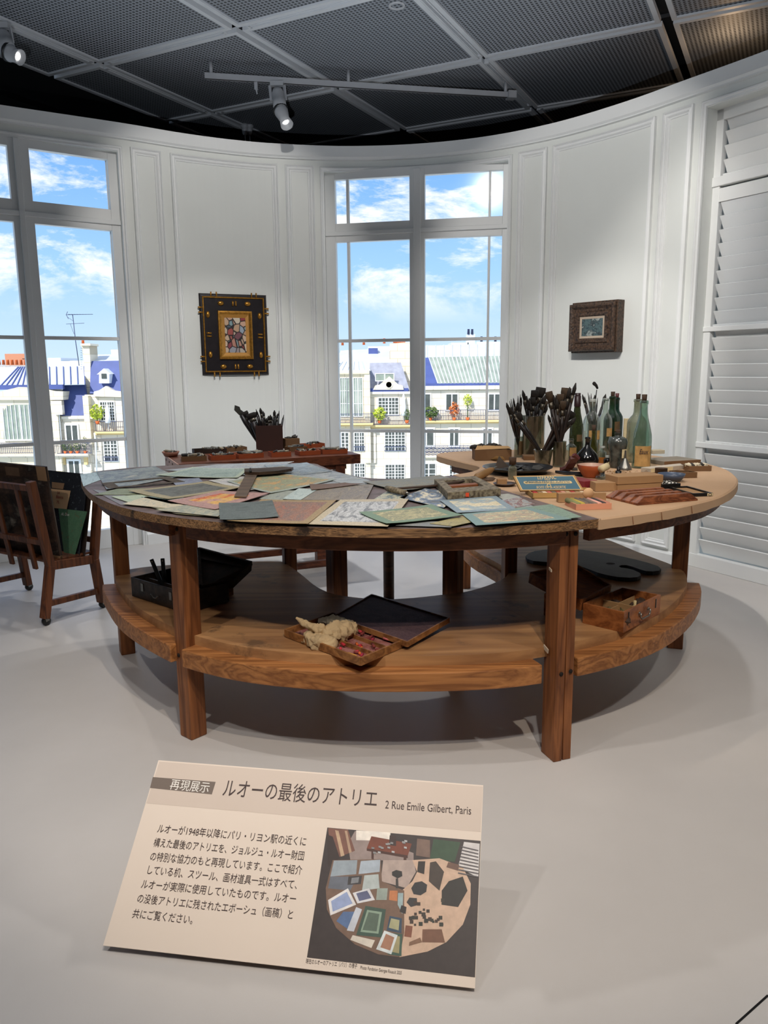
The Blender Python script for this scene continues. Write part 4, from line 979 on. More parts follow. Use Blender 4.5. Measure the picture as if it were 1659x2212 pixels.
# ================================================================== FRAMED PICTURES ON THE WALL
m_ebony = M('black_varnished_frame', C(30, 25, 28), .35, var=.25, scale=20, bump=.15, bscale=120)
m_gilt = M('gilt', C(176, 126, 52), .32, metal=.75, var=.3, scale=60)
m_giltm = M('matt_gold_mount', C(176, 126, 58), .5, metal=.25, var=.08)
def wallframe(px_l, px_r, off):
    (sa, za), (sb, zb) = wall_at(*px_l), wall_at(*px_r); s = (sa + sb) / 2; z = (za + zb) / 2
    p, q = wpt(s - .05), wpt(s + .05); t = (q - p).normalized(); n = Vector((t.y, -t.x, 0)); o = wpt(s, off, 0)
    return Matrix(((t.x, -n.x, 0, o.x), (t.y, -n.y, 0, o.y), (0, 0, 1, 0), (0, 0, 0, 1)))    # local x along wall, y into wall, z up
def local(T, px_):                      # pixel -> (x,z) on the local y=0 plane
    d = ray(*px_); n = Vector((T[0][1], T[1][1], 0)); o = Vector((T[0][3], T[1][3], 0)); t = o.dot(n) / d.dot(n)
    p = Vector((d.x * t, d.y * t, EYE + d.z * t)); q = T.inverted() @ p; return q.x, q.z
def fring(mb, x0, x1, z0, z1, prof, T):   # picture-frame moulding, prof [(inset, depth towards viewer)]
    vs = []
    for i_, d_ in prof:
        vs += [T @ Vector(p) for p in ((x0 + i_, -d_, z0 + i_), (x1 - i_, -d_, z0 + i_), (x1 - i_, -d_, z1 - i_), (x0 + i_, -d_, z1 - i_))]
    fs = [(4 * r + k, 4 * r + (k + 1) % 4, 4 * r + 4 + (k + 1) % 4, 4 * r + 4 + k) for r in range(len(prof) - 1) for k in range(4)]
    return mb.add(vs, fs)
T1 = wallframe((433, 720), (578, 720), .022)
pts = [local(T1, p) for p in ((429, 632.5), (573.7, 638.5), (437.8, 809.5), (581.7, 810))]
x0, x1 = (pts[0][0] + pts[2][0]) / 2, (pts[1][0] + pts[3][0]) / 2; z1, z0 = (pts[0][1] + pts[1][1]) / 2, (pts[2][1] + pts[3][1]) / 2
w_, h_ = x1 - x0, z1 - z0
pic = thing('framed_painting', 'upright painting in wide black frame studded with gold ovals, on left wall', 'painting', T1 @ Vector(((x0 + x1) / 2, 0, z0)))
mb = MB(); mb.box(x0, x1, 0, .022, z0, z1, T1); fring(mb, x0, x1, z0, z1, [(0, 0), (.008, .008), (.02, .01), (.022, .006), (.27 * w_, .006), (.275 * w_, .004)], T1); mb.build('frame', m_ebony, pic)
fr_ = pic.children[0]
mb = MB(); fring(mb, x0 + .020, x1 - .020, z0 + .020, z1 - .020, [(0, .006), (.002, .014), (.010, .014), (.012, .006)], T1); mb.build('outer_gilt_bead', m_gilt, pic)
ax0, ax1, az0, az1 = x0 + .255 * w_, x1 - .235 * w_, z0 + .195 * h_, z1 - .205 * h_
mb = MB(); fring(mb, ax0, ax1, az0, az1, [(0, .004), (.002, .022), (.012, .024), (.018, .018), (.028, .012)], T1); mb.build('inner_gilt_moulding', m_gilt, pic)
mb = MB(); fring(mb, ax0 + .026, ax1 - .026, az0 + .026, az1 - .026, [(0, .013), (.026, .006)], T1); mb.build('gold_mount', m_giltm, pic)
m_art1, n, l, b = newmat('outlined_patch_painting')
tcn = n.new('ShaderNodeTexCoord'); mpn = n.new('ShaderNodeMapping'); l.new(tcn.outputs['UV'], mpn.inputs[0]); mpn.inputs['Scale'].default_value = (4.2, 5.6, 1); mpn.inputs['Location'].default_value = (.35, .8, 0)
v1 = n.new('ShaderNodeTexVoronoi'); l.new(mpn.outputs[0], v1.inputs['Vector']); v2 = n.new('ShaderNodeTexVoronoi'); v1.inputs['Scale'].default_value = 1; v2.inputs['Scale'].default_value = 1; v2.feature = 'DISTANCE_TO_EDGE'; l.new(mpn.outputs[0], v2.inputs['Vector'])
sxc = n.new('ShaderNodeSeparateColor'); l.new(v1.outputs['Color'], sxc.inputs[0])
pc = ramp(n, l, sxc.outputs[0], [(.05, C(64, 92, 104)), (.2, C(150, 44, 48)), (.36, C(206, 176, 150)), (.52, C(112, 150, 160)), (.68, C(216, 196, 172)), (.82, C(156, 104, 60)), (.95, C(150, 162, 176))])
ed = ramp(n, l, v2.outputs['Distance'], [(.04, (0, 0, 0, 1)), (.10, (1, 1, 1, 1))])
mxx = n.new('ShaderNodeMix'); mxx.data_type = 'RGBA'; l.new(ed, mxx.inputs[0]); mxx.inputs[6].default_value = C(30, 24, 24); l.new(pc, mxx.inputs[7]); l.new(mxx.outputs[2], b.inputs['Base Color']); b.inputs['Roughness'].default_value = .45
cx0, cx1, cz0, cz1 = ax0 + .05, ax1 - .05, az0 + .05, az1 - .05
MB().quad(*[T1 @ Vector(p) for p in ((cx0, -.0065, cz0), (cx1, -.0065, cz0), (cx1, -.0065, cz1), (cx0, -.0065, cz1))]).build('canvas', m_art1, pic)
RX = T1.to_3x3().to_4x4() @ Matrix.Rotation(PI / 2, 4, 'X')
for u, v, a, b2 in ((.31, .885, .048, .034), (.71, .885, .048, .034), (.115, .745, .030, .05), (.885, .74, .030, .05), (.125, .255, .030, .05), (.885, .25, .030, .05), (.31, .105, .048, .034), (.71, .105, .048, .034)):
    q = T1 @ Vector((x0 + u * w_, -.006, z0 + v * h_)); mb = MB(); mb.lathe([(a * .5, 0), (a * .48, .006), (a * .3, .012), (0, .014)], 16, q, RX, 1, b2 / a); mb.build('oval_boss', m_gilt, pic)
for u, v, vert in ((.51, .885, True), (.51, .105, True), (.12, .5, False), (.885, .49, False)):
    for s_ in (-1, 1):
        q = Vector((x0 + u * w_ + (s_ * .011 if vert else 0), -.008, z0 + v * h_ + (0 if vert else s_ * .011))); d_ = Vector((0, 0, .018)) if vert else Vector((.018, 0, 0))
        MB().tube([T1 @ (q - d_), T1 @ (q + d_)], .007, 8).build('gilt_bar', m_gilt, pic)
for u in (.17, .25, .77, .84):
    for v, e in ((1.0, 1), (.0, -1)):
        q = Vector((x0 + u * w_, -.010, z0 + v * h_)); MB().tube([T1 @ (q - Vector((0, 0, e * .022))), T1 @ (q + Vector((0, -.004, e * .012)))], .0055, 8).build('gilt_clasp', m_gilt, pic)
for v in (.83, .77, .23, .17):
    for u, e in ((1.0, 1), (.0, -1)):
        q = Vector((x0 + u * w_, -.010, z0 + v * h_)); MB().tube([T1 @ (q - Vector((e * .022, 0, 0))), T1 @ (q + Vector((e * .012, -.004, 0)))], .0055, 8).build('gilt_clasp', m_gilt, pic)
# right-hand small picture in a deep carved frame
T2 = wallframe((1232, 715), (1332, 700), .085)
pts = [local(T2, p) for p in ((1230, 659.6), (1329, 650), (1228, 758), (1327, 759))]
x0, x1 = (pts[0][0] + pts[2][0]) / 2, (pts[1][0] + pts[3][0]) / 2; z1, z0 = (pts[0][1] + pts[1][1]) / 2, (pts[2][1] + pts[3][1]) / 2
w_, h_ = x1 - x0, z1 - z0
m_carve = M('dark_carved_frame', C(40, 30, 26), .45, var=.5, scale=75, bump=1, bscale=95, col2=C(92, 70, 54))
m_linen = M('linen_slip', C(176, 160, 142), .8, var=.05)
pic2 = thing('framed_painting', 'small landscape-shaped dark painting in deep carved brown frame, on right wall', 'painting', T2 @ Vector(((x0 + x1) / 2, 0, z0)))
MB().box(x0 + .014, x1 + .012, .012, .085, z0 - .010, z1 + .012, T2).build('back_frame', m_carve, pic2, bevel=.003)
mb = MB(); fring(mb, x0, x1, z0, z1, [(0, -.014), (0, .0), (.006, .008), (.018, .010), (.026, .004), (.034, -.004), (.052, -.006), (.058, .002), (.078, .004), (.086, -.006)], T2); mb.build('frame', m_carve, pic2)
ins = .084; mb = MB(); fring(mb, x0 + ins, x1 - ins, z0 + ins, z1 - ins, [(0, -.005), (.018, -.009)], T2); mb.build('linen_slip', m_linen, pic2)
ins = .10; m_art2 = PAINT('dark_blue_painting', [C(34, 42, 50), C(52, 68, 76), C(84, 104, 106), C(44, 52, 58), C(150, 160, 156), C(104, 62, 52)], 3, (1.2, 1, 1), seed=9, contrast=.8)
MB().quad(*[T2 @ Vector(p) for p in ((x0 + ins, .0085, z0 + ins), (x1 - ins, .0085, z0 + ins), (x1 - ins, .0085, z1 - ins), (x0 + ins, .0085, z1 - ins))]).build('canvas', m_art2, pic2)

# ================================================================== CEILING FITTINGS
m_fit = M('grey_white_fitting', C(176, 178, 182), .4, var=.04)
m_fitd = M('dark_fitting', C(24, 24, 26), .4)
m_lens = EMIT('lamp_lens', (1, .98, .95, 1), 3)
trk = thing('lighting_track', 'long grey ceiling track carrying the bright spotlight', 'track', at(770, 184, 3.24))
ta, tb = at(442, 164, 3.22), at(1104, 206, 3.22)
mb = MB(); mb.beam(ta, tb, .036, .034); mb.build('rail', m_fit, trk)
mb = MB(); mb.beam(ta + Vector((0, 0, -.0175)), tb + Vector((0, 0, -.0175)), .012, .002); mb.build('slot', m_fitd, trk)
mb = MB(); mb.beam(tb - (tb - ta).normalized() * .03, tb + (tb - ta).normalized() * .03, .07, .05); mb.build('end_feed', m_fit, trk)
for f in (.02, .45, .98): q = ta.lerp(tb, f); MB().tube([q + Vector((0, 0, .015)), Vector((q.x, q.y, 3.312))], .012, 8).build('hanger', m_fit, trk)
q = at(553, 182, 3.19); mb = MB(); mb.beam(q + Vector((0, 0, .015)), q + Vector((0, 0, -.035)), .022, .022); mb.beam(q + Vector((0, 0, -.03)), q + Vector((.006, 0, -.062)), .008, .008); mb.build('socket', m_fit, trk)
def spotlamp(name, label, p_top, p_mid, p_tip, k=1.0, energy=0):
    t = thing(name, label, 'spotlight', p_top)
    mb = MB(); mb.beam(p_top + Vector((-.045 * k, 0, .0)), p_top + Vector((.045 * k, 0, 0)), .04 * k, .03 * k); mb.build('track_adaptor', m_fit, t)
    ax = (p_tip - p_mid).normalized(); L = (p_tip - p_top).length
    A = p_top + Vector((0, 0, -.03 * k)); hs = p_mid
    Tm = Matrix.Translation(A) @ Vector((0, 0, 1)).rotation_difference((hs - A).normalized()).to_matrix().to_4x4(); l1 = (hs - A).length
    MB().lathe([(0, 0), (.03 * k, .004), (.042 * k, .03 * k), (.044 * k, l1 * .55), (.046 * k, l1 * .56), (.046 * k, l1), (.0, l1)], 20, (0, 0, 0), Tm).build('lamp_body', m_fit, t)
    for s_ in (-1, 1): MB().beam(A + Vector((s_ * .05 * k, 0, .02)), A + Vector((s_ * .05 * k, 0, -.02)) + (hs - A) * .4, .008 * k, .02 * k).build('yoke_arm', m_fit, t)
    Tn = Matrix.Translation(hs) @ Vector((0, 0, 1)).rotation_difference(ax).to_matrix().to_4x4(); l2 = (p_tip - hs).length
    MB().lathe([(.0, -.006), (.052 * k, -.006), (.052 * k, .006), (.0, .006)], 20, (0, 0, 0), Tn).build('shutter_ring', m_fitd, t)
    MB().lathe([(.046 * k, .006), (.048 * k, .02 * k), (.036 * k, l2 * .55), (.034 * k, l2 * .6), (.044 * k, l2), (.040 * k, l2), (.030 * k, l2 * .62), (.0, l2 * .62)], 20, (0, 0, 0), Tn).build('nozzle', m_fit, t)
    MB().lathe([(.0, l2 * .80), (.022 * k, l2 * .78), (.0, l2 * .74)], 16, (0, 0, 0), Tn).build('lens', m_lens, t)
    return t
Ys = at(598, 181, 3.19).y
spotlamp('spotlight', 'silver spotlight with lit lens hanging below the ceiling track', at(598, 181, 3.19), atY(606, 238, Ys - .02), atY(620, 270, Ys - .10), 1.0)
Yl = at(3, 52, 3.24).y
spotlamp('spotlight', 'grey spotlight cut off by the left edge of the ceiling', at(3, 56, 3.24), atY(18, 113, Yl - .02), atY(44, 124, Yl - .04), 1.0)
dl_ = at(857, 12, 3.312); t = thing('downlight', 'small round recessed downlight at top middle of the ceiling', 'light', dl_)
MB().lathe([(.05, .004), (.048, -.006), (.036, -.006), (.030, .02), (.0, .02)], 24, dl_).build('ring', m_fit, t)
MB().lathe([(.026, .010), (.012, .002), (.0, .002)], 16, dl_).build('reflector', m_metal, t)
Yp = at(535, 283, 3.26).y
for i, x in enumerate((529, 539)):
    p = atY(x, 284, Yp + i * .02); t = thing('hanging_plug', ['left of the two white plugs on wires above the back wall', 'right of the two white plugs on wires above the back wall'][i], 'plug', p, 'plugs above the back wall')
    MB().lathe([(.014, -.03), (.024, -.01), (.024, .025), (.034, .03), (.034, .06), (.0, .06)], 12, p).build('body', m_fit, t)
    MB().tube([p + Vector((0, 0, -.03)), p + Vector((.004, 0, -.16))], .004, 6).build('wire', m_fit, t)

# ================================================================== INFORMATION PANEL
_cam = Vector((0, 0, EYE))
P0, P1, P2, P3 = [_cam + (Vector(p) - _cam) * 1.615 for p in ((-.353, 1.110, .658), (.141, 1.035, .654), (.109, .847, .484), (-.385, .923, .488))]
P2 = P1 + P3 - P0
e1 = (P1 - P0).normalized(); e2 = (P0 - P3); e2 = (e2 - e1 * e2.dot(e1)).normalized(); en = e1.cross(e2).normalized()
m_board = M('cream_printed_board', C(226, 210, 195), .55, var=.012, scale=3); m_band = M('rose_grey_band', C(207, 190, 176), .55, var=.01)
m_tagb = M('dark_taupe_tab', C(112, 98, 88), .55, var=.02); m_ink = M('dark_plum_ink', C(64, 48, 46), .6); m_white = M('white_print', C(240, 234, 226), .6)
panel = thing('information_panel', 'cream museum text panel with Japanese text and a colour photo, in front of the table', 'panel', Vector((-.19, 1.58, 0)))
def on(px_, py_, lift=0.0):
    d = ray(px_, py_); o = P0 + en * lift - Vector((0, 0, EYE)); t = o.dot(en) / d.dot(en); return Vector((0, 0, EYE)) + d * t
mb = MB(); c4 = [P3, P2, P1, P0]; mb.add([p for p in c4] + [p - en * .006 for p in c4], [(0, 1, 2, 3), (7, 6, 5, 4), (0, 4, 5, 1), (1, 5, 6, 2), (2, 6, 7, 3), (3, 7, 4, 0)]); brd = mb.build('board', m_board, panel)
def flat(name, pts, mat, lift, par): return MB().add([on(x, y, lift) for x, y in pts], [tuple(range(len(pts)))]).build(name, mat, par)
flat('title_band', [(316, 1735), (1038, 1797), (1043.5, 1699), (344, 1645)], m_band, .0003, brd)
tb_ = flat('title_tab', [(324, 1702), (457.5, 1716), (466, 1689), (330, 1678.5)], m_tagb, .0006, brd)
def line(body, a, b_, h, mat, nm='lettering', bold=0.0, par=brd, lift=.0009, shear=0.0):
    A, B = on(*a, lift), on(*b_, lift); x = (B - A); y = en.cross(x)
    return text(body, h * scale_at(A), mat, A, x, y, par, nm, bold, shear, lift=0.0002, fit=x.length)
line('再現展示', (365, 1703), (449, 1711), 25, m_white, par=tb_)
line('ルオーの最後のアトリエ', (478, 1717), (811, 1742), 42, m_ink, 'title_lettering')
line('2 Rue Emile Gilbert, Paris', (831, 1746), (1017, 1759.5), 24, m_ink, 'address_lettering')
for body, a, b_ in (('ルオーが1948年以降にパリ・リヨン駅の近くに', (338, 1797), (659, 1826)), ('構えた最後のアトリエを、ジョルジュ・ルオー財団', (330, 1827), (655, 1857)), ('の特別な協力のもと再現しています。ここで紹介', (322, 1857), (650, 1888)), ('している机、スツール、画材道具一式はすべて、', (314, 1886), (637, 1919)), ('ルオーが実際に使用していたものです。ルオー', (303, 1917), (637, 1950)), ('の没後アトリエに残されたエボーシュ（画稿）と', (294, 1948), (630, 1984)), ('共にご覧ください。', (284, 1981), (414, 1995))):
    line(body, a, b_, 20, m_ink, 'text_line')
line('現在のルオーのアトリエ（パリ）の様子', (660, 2080), (771, 2091), 10, m_ink, 'caption'); line('Photo: Fondation Georges Rouault 2025', (778, 2093), (867, 2105), 9, m_ink, 'caption')
# the printed photo of the studio: flat print, made of coloured areas
def cpt(x, y): return 220 + x / 1.975, 1620 + y / 1.975
PAL = {}
def pm(r, g, b):
    if (r, g, b) not in PAL: PAL[(r, g, b)] = M('print_%d_%d_%d' % (r, g, b), C(r, g, b), .5, var=.1, scale=60)
    return PAL[(r, g, b)]
ph = flat('printed_photo', [cpt(*p) for p in ((875, 885), (1592, 970), (1616, 388), (962, 331))], pm(58, 48, 46), .0006, brd)
layers = [((150, 132, 126), [(1060, 470), (1180, 470), (1330, 480), (1330, 440), (1150, 370), (1080, 345), (1050, 400)]), ((236, 226, 214), [(1085, 385), (1228, 388), (1232, 352), (1085, 343)]),
 ((120, 80, 66), [(980, 470), (1080, 430), (1050, 340), (965, 333)]), ((190, 160, 130), [(1020, 455), (1035, 450), (1010, 345), (995, 342)]), ((176, 146, 120), [(1055, 440), (1066, 436), (1046, 345), (1036, 345)]), ((54, 40, 36), [(965, 500), (1015, 460), (985, 370), (960, 360)]),
 ((118, 60, 40), [(1130, 420), (1305, 452), (1322, 400), (1150, 368)]), ((70, 38, 28), [(1130, 430), (1305, 462), (1305, 450), (1130, 420)]), ((70, 38, 28), [(1150, 465), (1160, 467), (1160, 430), (1150, 430)]), ((70, 38, 28), [(1284, 540), (1296, 542), (1300, 455), (1288, 455)]), ((60, 42, 38), [(1225, 405), (1255, 410), (1256, 368), (1228, 364)]),
 ((120, 96, 84), [(1340, 450), (1400, 460), (1400, 385), (1345, 378)]), ((52, 76, 54), [(1400, 462), (1505, 478), (1530, 394), (1415, 380)]), ((214, 208, 206), [(1520, 500), (1606, 545), (1612, 400), (1545, 392)]),
 ((178, 158, 148), [(1190, 560), (1300, 590), (1340, 520), (1330, 470), (1200, 470)]),
 ((206, 174, 150), [(1325, 470), (1440, 462), (1540, 500), (1574, 570), (1572, 660), (1540, 745), (1470, 820), (1390, 860), (1270, 884), (1290, 700), (1280, 600), (1325, 560), (1345, 520)]),
 ((118, 92, 76), [(1270, 884), (1180, 872), (1080, 830), (1000, 760), (960, 680), (955, 590), (985, 470), (1190, 466), (1195, 560), (1290, 600), (1290, 780)]),
 ((150, 160, 168), [(975, 540), (1085, 530), (1090, 470), (990, 472)]), ((170, 180, 190), [(1095, 530), (1185, 520), (1188, 468), (1105, 474)]), ((104, 108, 118), [(965, 590), (1060, 600), (1090, 540), (975, 540)]), ((178, 186, 184), [(1110, 600), (1185, 590), (1180, 530), (1120, 535)]), ((60, 56, 56), [(1048, 576), (1105, 572), (1110, 536), (1052, 540)]), ((130, 132, 136), [(1062, 570), (1094, 566), (1098, 542), (1066, 546)]),
 ((226, 222, 220), [(975, 706), (1085, 660), (1050, 590), (965, 640)]), ((150, 164, 200), [(985, 690), (1070, 655), (1045, 605), (978, 645)]), ((214, 212, 214), [(1090, 655), (1165, 640), (1140, 590), (1070, 610)]), ((96, 100, 130), [(1098, 645), (1150, 632), (1132, 600), (1085, 612)]),
 ((88, 112, 152), [(1000, 730), (1050, 765), (1085, 690), (1030, 690)]), ((196, 200, 208), [(1045, 770), (1075, 775), (1110, 680), (1085, 670)]), ((150, 160, 150), [(1170, 640), (1215, 640), (1220, 590), (1175, 590)]), ((190, 120, 76), [(1225, 640), (1260, 645), (1262, 600), (1228, 600)]), ((156, 176, 178), [(1262, 660), (1282, 700), (1286, 610), (1264, 610)]),
 ((62, 84, 72), [(1085, 790), (1195, 800), (1212, 680), (1125, 665)]), ((140, 160, 140), [(1103, 776), (1180, 784), (1195, 692), (1132, 682)]), ((88, 104, 90), [(1112, 768), (1172, 774), (1184, 700), (1138, 692)]), ((56, 76, 96), [(1215, 770), (1278, 782), (1280, 718), (1228, 708)]), ((172, 168, 130), [(1224, 758), (1266, 770), (1270, 726), (1234, 718)]), ((64, 90, 78), [(1220, 872), (1278, 880), (1282, 785), (1225, 780)]), ((160, 150, 110), [(1230, 860), (1268, 868), (1272, 796), (1236, 790)]), ((214, 220, 220), [(1170, 850), (1235, 872), (1262, 790), (1205, 770)]), ((166, 120, 96), [(1188, 842), (1230, 856), (1248, 800), (1212, 784)]), ((214, 204, 190), [(1060, 810), (1150, 845), (1165, 812), (1070, 790)]),
 ((46, 46, 48), [(1320, 590), (1330, 615), (1360, 620), (1384, 605), (1388, 575), (1365, 560), (1335, 566)]), ((54, 52, 52), [(1300, 650), (1318, 670), (1346, 662), (1344, 632), (1312, 630)]), ((50, 44, 42), [(1270, 690), (1296, 700), (1300, 670), (1278, 662)]), ((44, 42, 40), [(1238, 535), (1262, 548), (1282, 538), (1280, 518), (1256, 512), (1238, 520)]), ((60, 56, 54), [(1254, 590), (1266, 590), (1264, 548), (1254, 548)]),
 ((44, 38, 34), [(1345, 520), (1375, 530), (1380, 475), (1350, 475)]), ((66, 54, 46), [(1395, 560), (1440, 600), (1460, 520), (1425, 475), (1400, 480)]), ((44, 40, 36), [(1450, 660), (1520, 670), (1560, 600), (1540, 540), (1480, 560), (1450, 600)]), ((110, 80, 66), [(1470, 500), (1520, 515), (1525, 490), (1478, 478)]), ((128, 78, 58), [(1290, 795), (1320, 800), (1326, 752), (1296, 748)]), ((120, 82, 62), [(1366, 820), (1464, 822), (1450, 765), (1368, 765)]), ((130, 96, 74), [(1310, 836), (1366, 820), (1358, 800), (1312, 820)])]
for i in range(26):
    r_ = random.Random(i); x, y = r_.uniform(1300, 1460), r_.uniform(640, 750); s_ = r_.uniform(4, 9); layers.append(((70 - i, 50, 42), [(x - s_, y + s_), (x + s_, y + s_), (x + s_, y - s_), (x - s_, y - s_)]))
for i in range(9): y = 410 + i * 14; layers.append(((96, 90, 92), [(1535 - i * 2, y + 5), (1606, y + 22), (1607, y + 17), (1536 - i * 2, y)]))
for i in range(14):
    r_ = random.Random(50 + i); x, y = r_.uniform(1150, 1300), r_.uniform(385, 440); layers.append(((r_.randint(120, 190),) * 3, [(x - 6, y + 4), (x + 6, y + 6), (x + 6, y - 2), (x - 6, y - 4)]))
mats = []; mb = MB()
for k, (c, pts) in enumerate(layers):
    mt = pm(*c)
    if mt not in mats: mats.append(mt)
    mb.cm = mats.index(mt); mb.add([on(*cpt(*p), .0008 + k * .000012) for p in pts], [tuple(range(len(pts)))])
mb.build('photo_image', mats, ph, merge=False)
# wedge foot behind the panel
m_stand = M('grey_stand', C(150, 148, 146), .4, var=.03)
for f in (.2, .8):
    a_ = P0.lerp(P1, f) - en * .008; b_ = P3.lerp(P2, f) - en * .008; MB().add([a_ + e1 * d_ for d_ in (-.01, .01)] + [b_ + Vector((0, 0, .0)) + e1 * d_ for d_ in (-.01, .01)] + [Vector((a_.x, a_.y + .02, .001)) + e1 * d_ for d_ in (-.01, .01)], [(0, 1, 3, 2), (2, 3, 5, 4), (4, 5, 1, 0), (0, 2, 4), (1, 5, 3)]).build('wedge_foot', m_stand, panel)

# ================================================================== PAINTED SHEETS ON THE LEFT HALF OF THE TABLE
def A_(x, y): return 170 + x / 1.9988, 960 + y / 2.0
def B_(x, y): return 640 + x / 2.514, 1000 + y / 2.514
def sheet(name, label, px4, layer, mat, th=.0012, grp='painted sheets on the table', cat='painting', curl=0.0):
    z = ZT_T + .0006 + layer * .0019
    P4 = [at(x, y, z) for x, y in px4]; n = len(P4)
    mb = MB(); G = 5
    if n == 4:
        vs = []; 
        for side_ in (th, 0):
            for j in range(G + 1):
                for i in range(G + 1):
                    u, v = i / G, j / G; p = (P4[0] * (1 - u) + P4[1] * u) * (1 - v) + (P4[3] * (1 - u) + P4[2] * u) * v
                    cz = curl * (abs(u - .5) * 2) ** 3 * (abs(v - .5) * 2) ** 3
                    vs.append(p + Vector((0, 0, side_ + cz)))
        m_ = (G + 1) ** 2; fs, uvs = [], []
        for j in range(G):
            for i in range(G):
                a = j * (G + 1) + i; fs.append((a, a + 1, a + G + 2, a + G + 1)); uvs.append([(i / G, 1 - j / G), ((i + 1) / G, 1 - j / G), ((i + 1) / G, 1 - (j + 1) / G), (i / G, 1 - (j + 1) / G)])
                fs.append((m_ + a + G + 1, m_ + a + G + 2, m_ + a + 1, m_ + a)); uvs.append([(0, 0)] * 4)
        rim = [i for i in range(G + 1)] + [(G + 1) * j + G for j in range(1, G + 1)] + [G * (G + 1) + i for i in range(G - 1, -1, -1)] + [(G + 1) * j for j in range(G - 1, 0, -1)]
        for k in range(len(rim)):
            a, b2 = rim[k], rim[(k + 1) % len(rim)]; fs.append((a, m_ + a, m_ + b2, b2)); uvs.append([(0, 0), (0, 0), (.01, 0), (.01, 0)])
        # make the top face up
        nz_ = (vs[1] - vs[0]).cross(vs[G + 1] - vs[0]).z
        if nz_ < 0: fs = [tuple(reversed(f)) for f in fs]; uvs = [list(reversed(q)) for q in uvs]
        mb.add(vs, fs, uvs)
    o = mb.build(name, mat); return tag(o, label, cat, grp)
g = lambda r, gg, b: C(min(240, r * 1.1 + 8), min(240, gg * 1.1 + 8), min(240, b * 1.1 + 7))
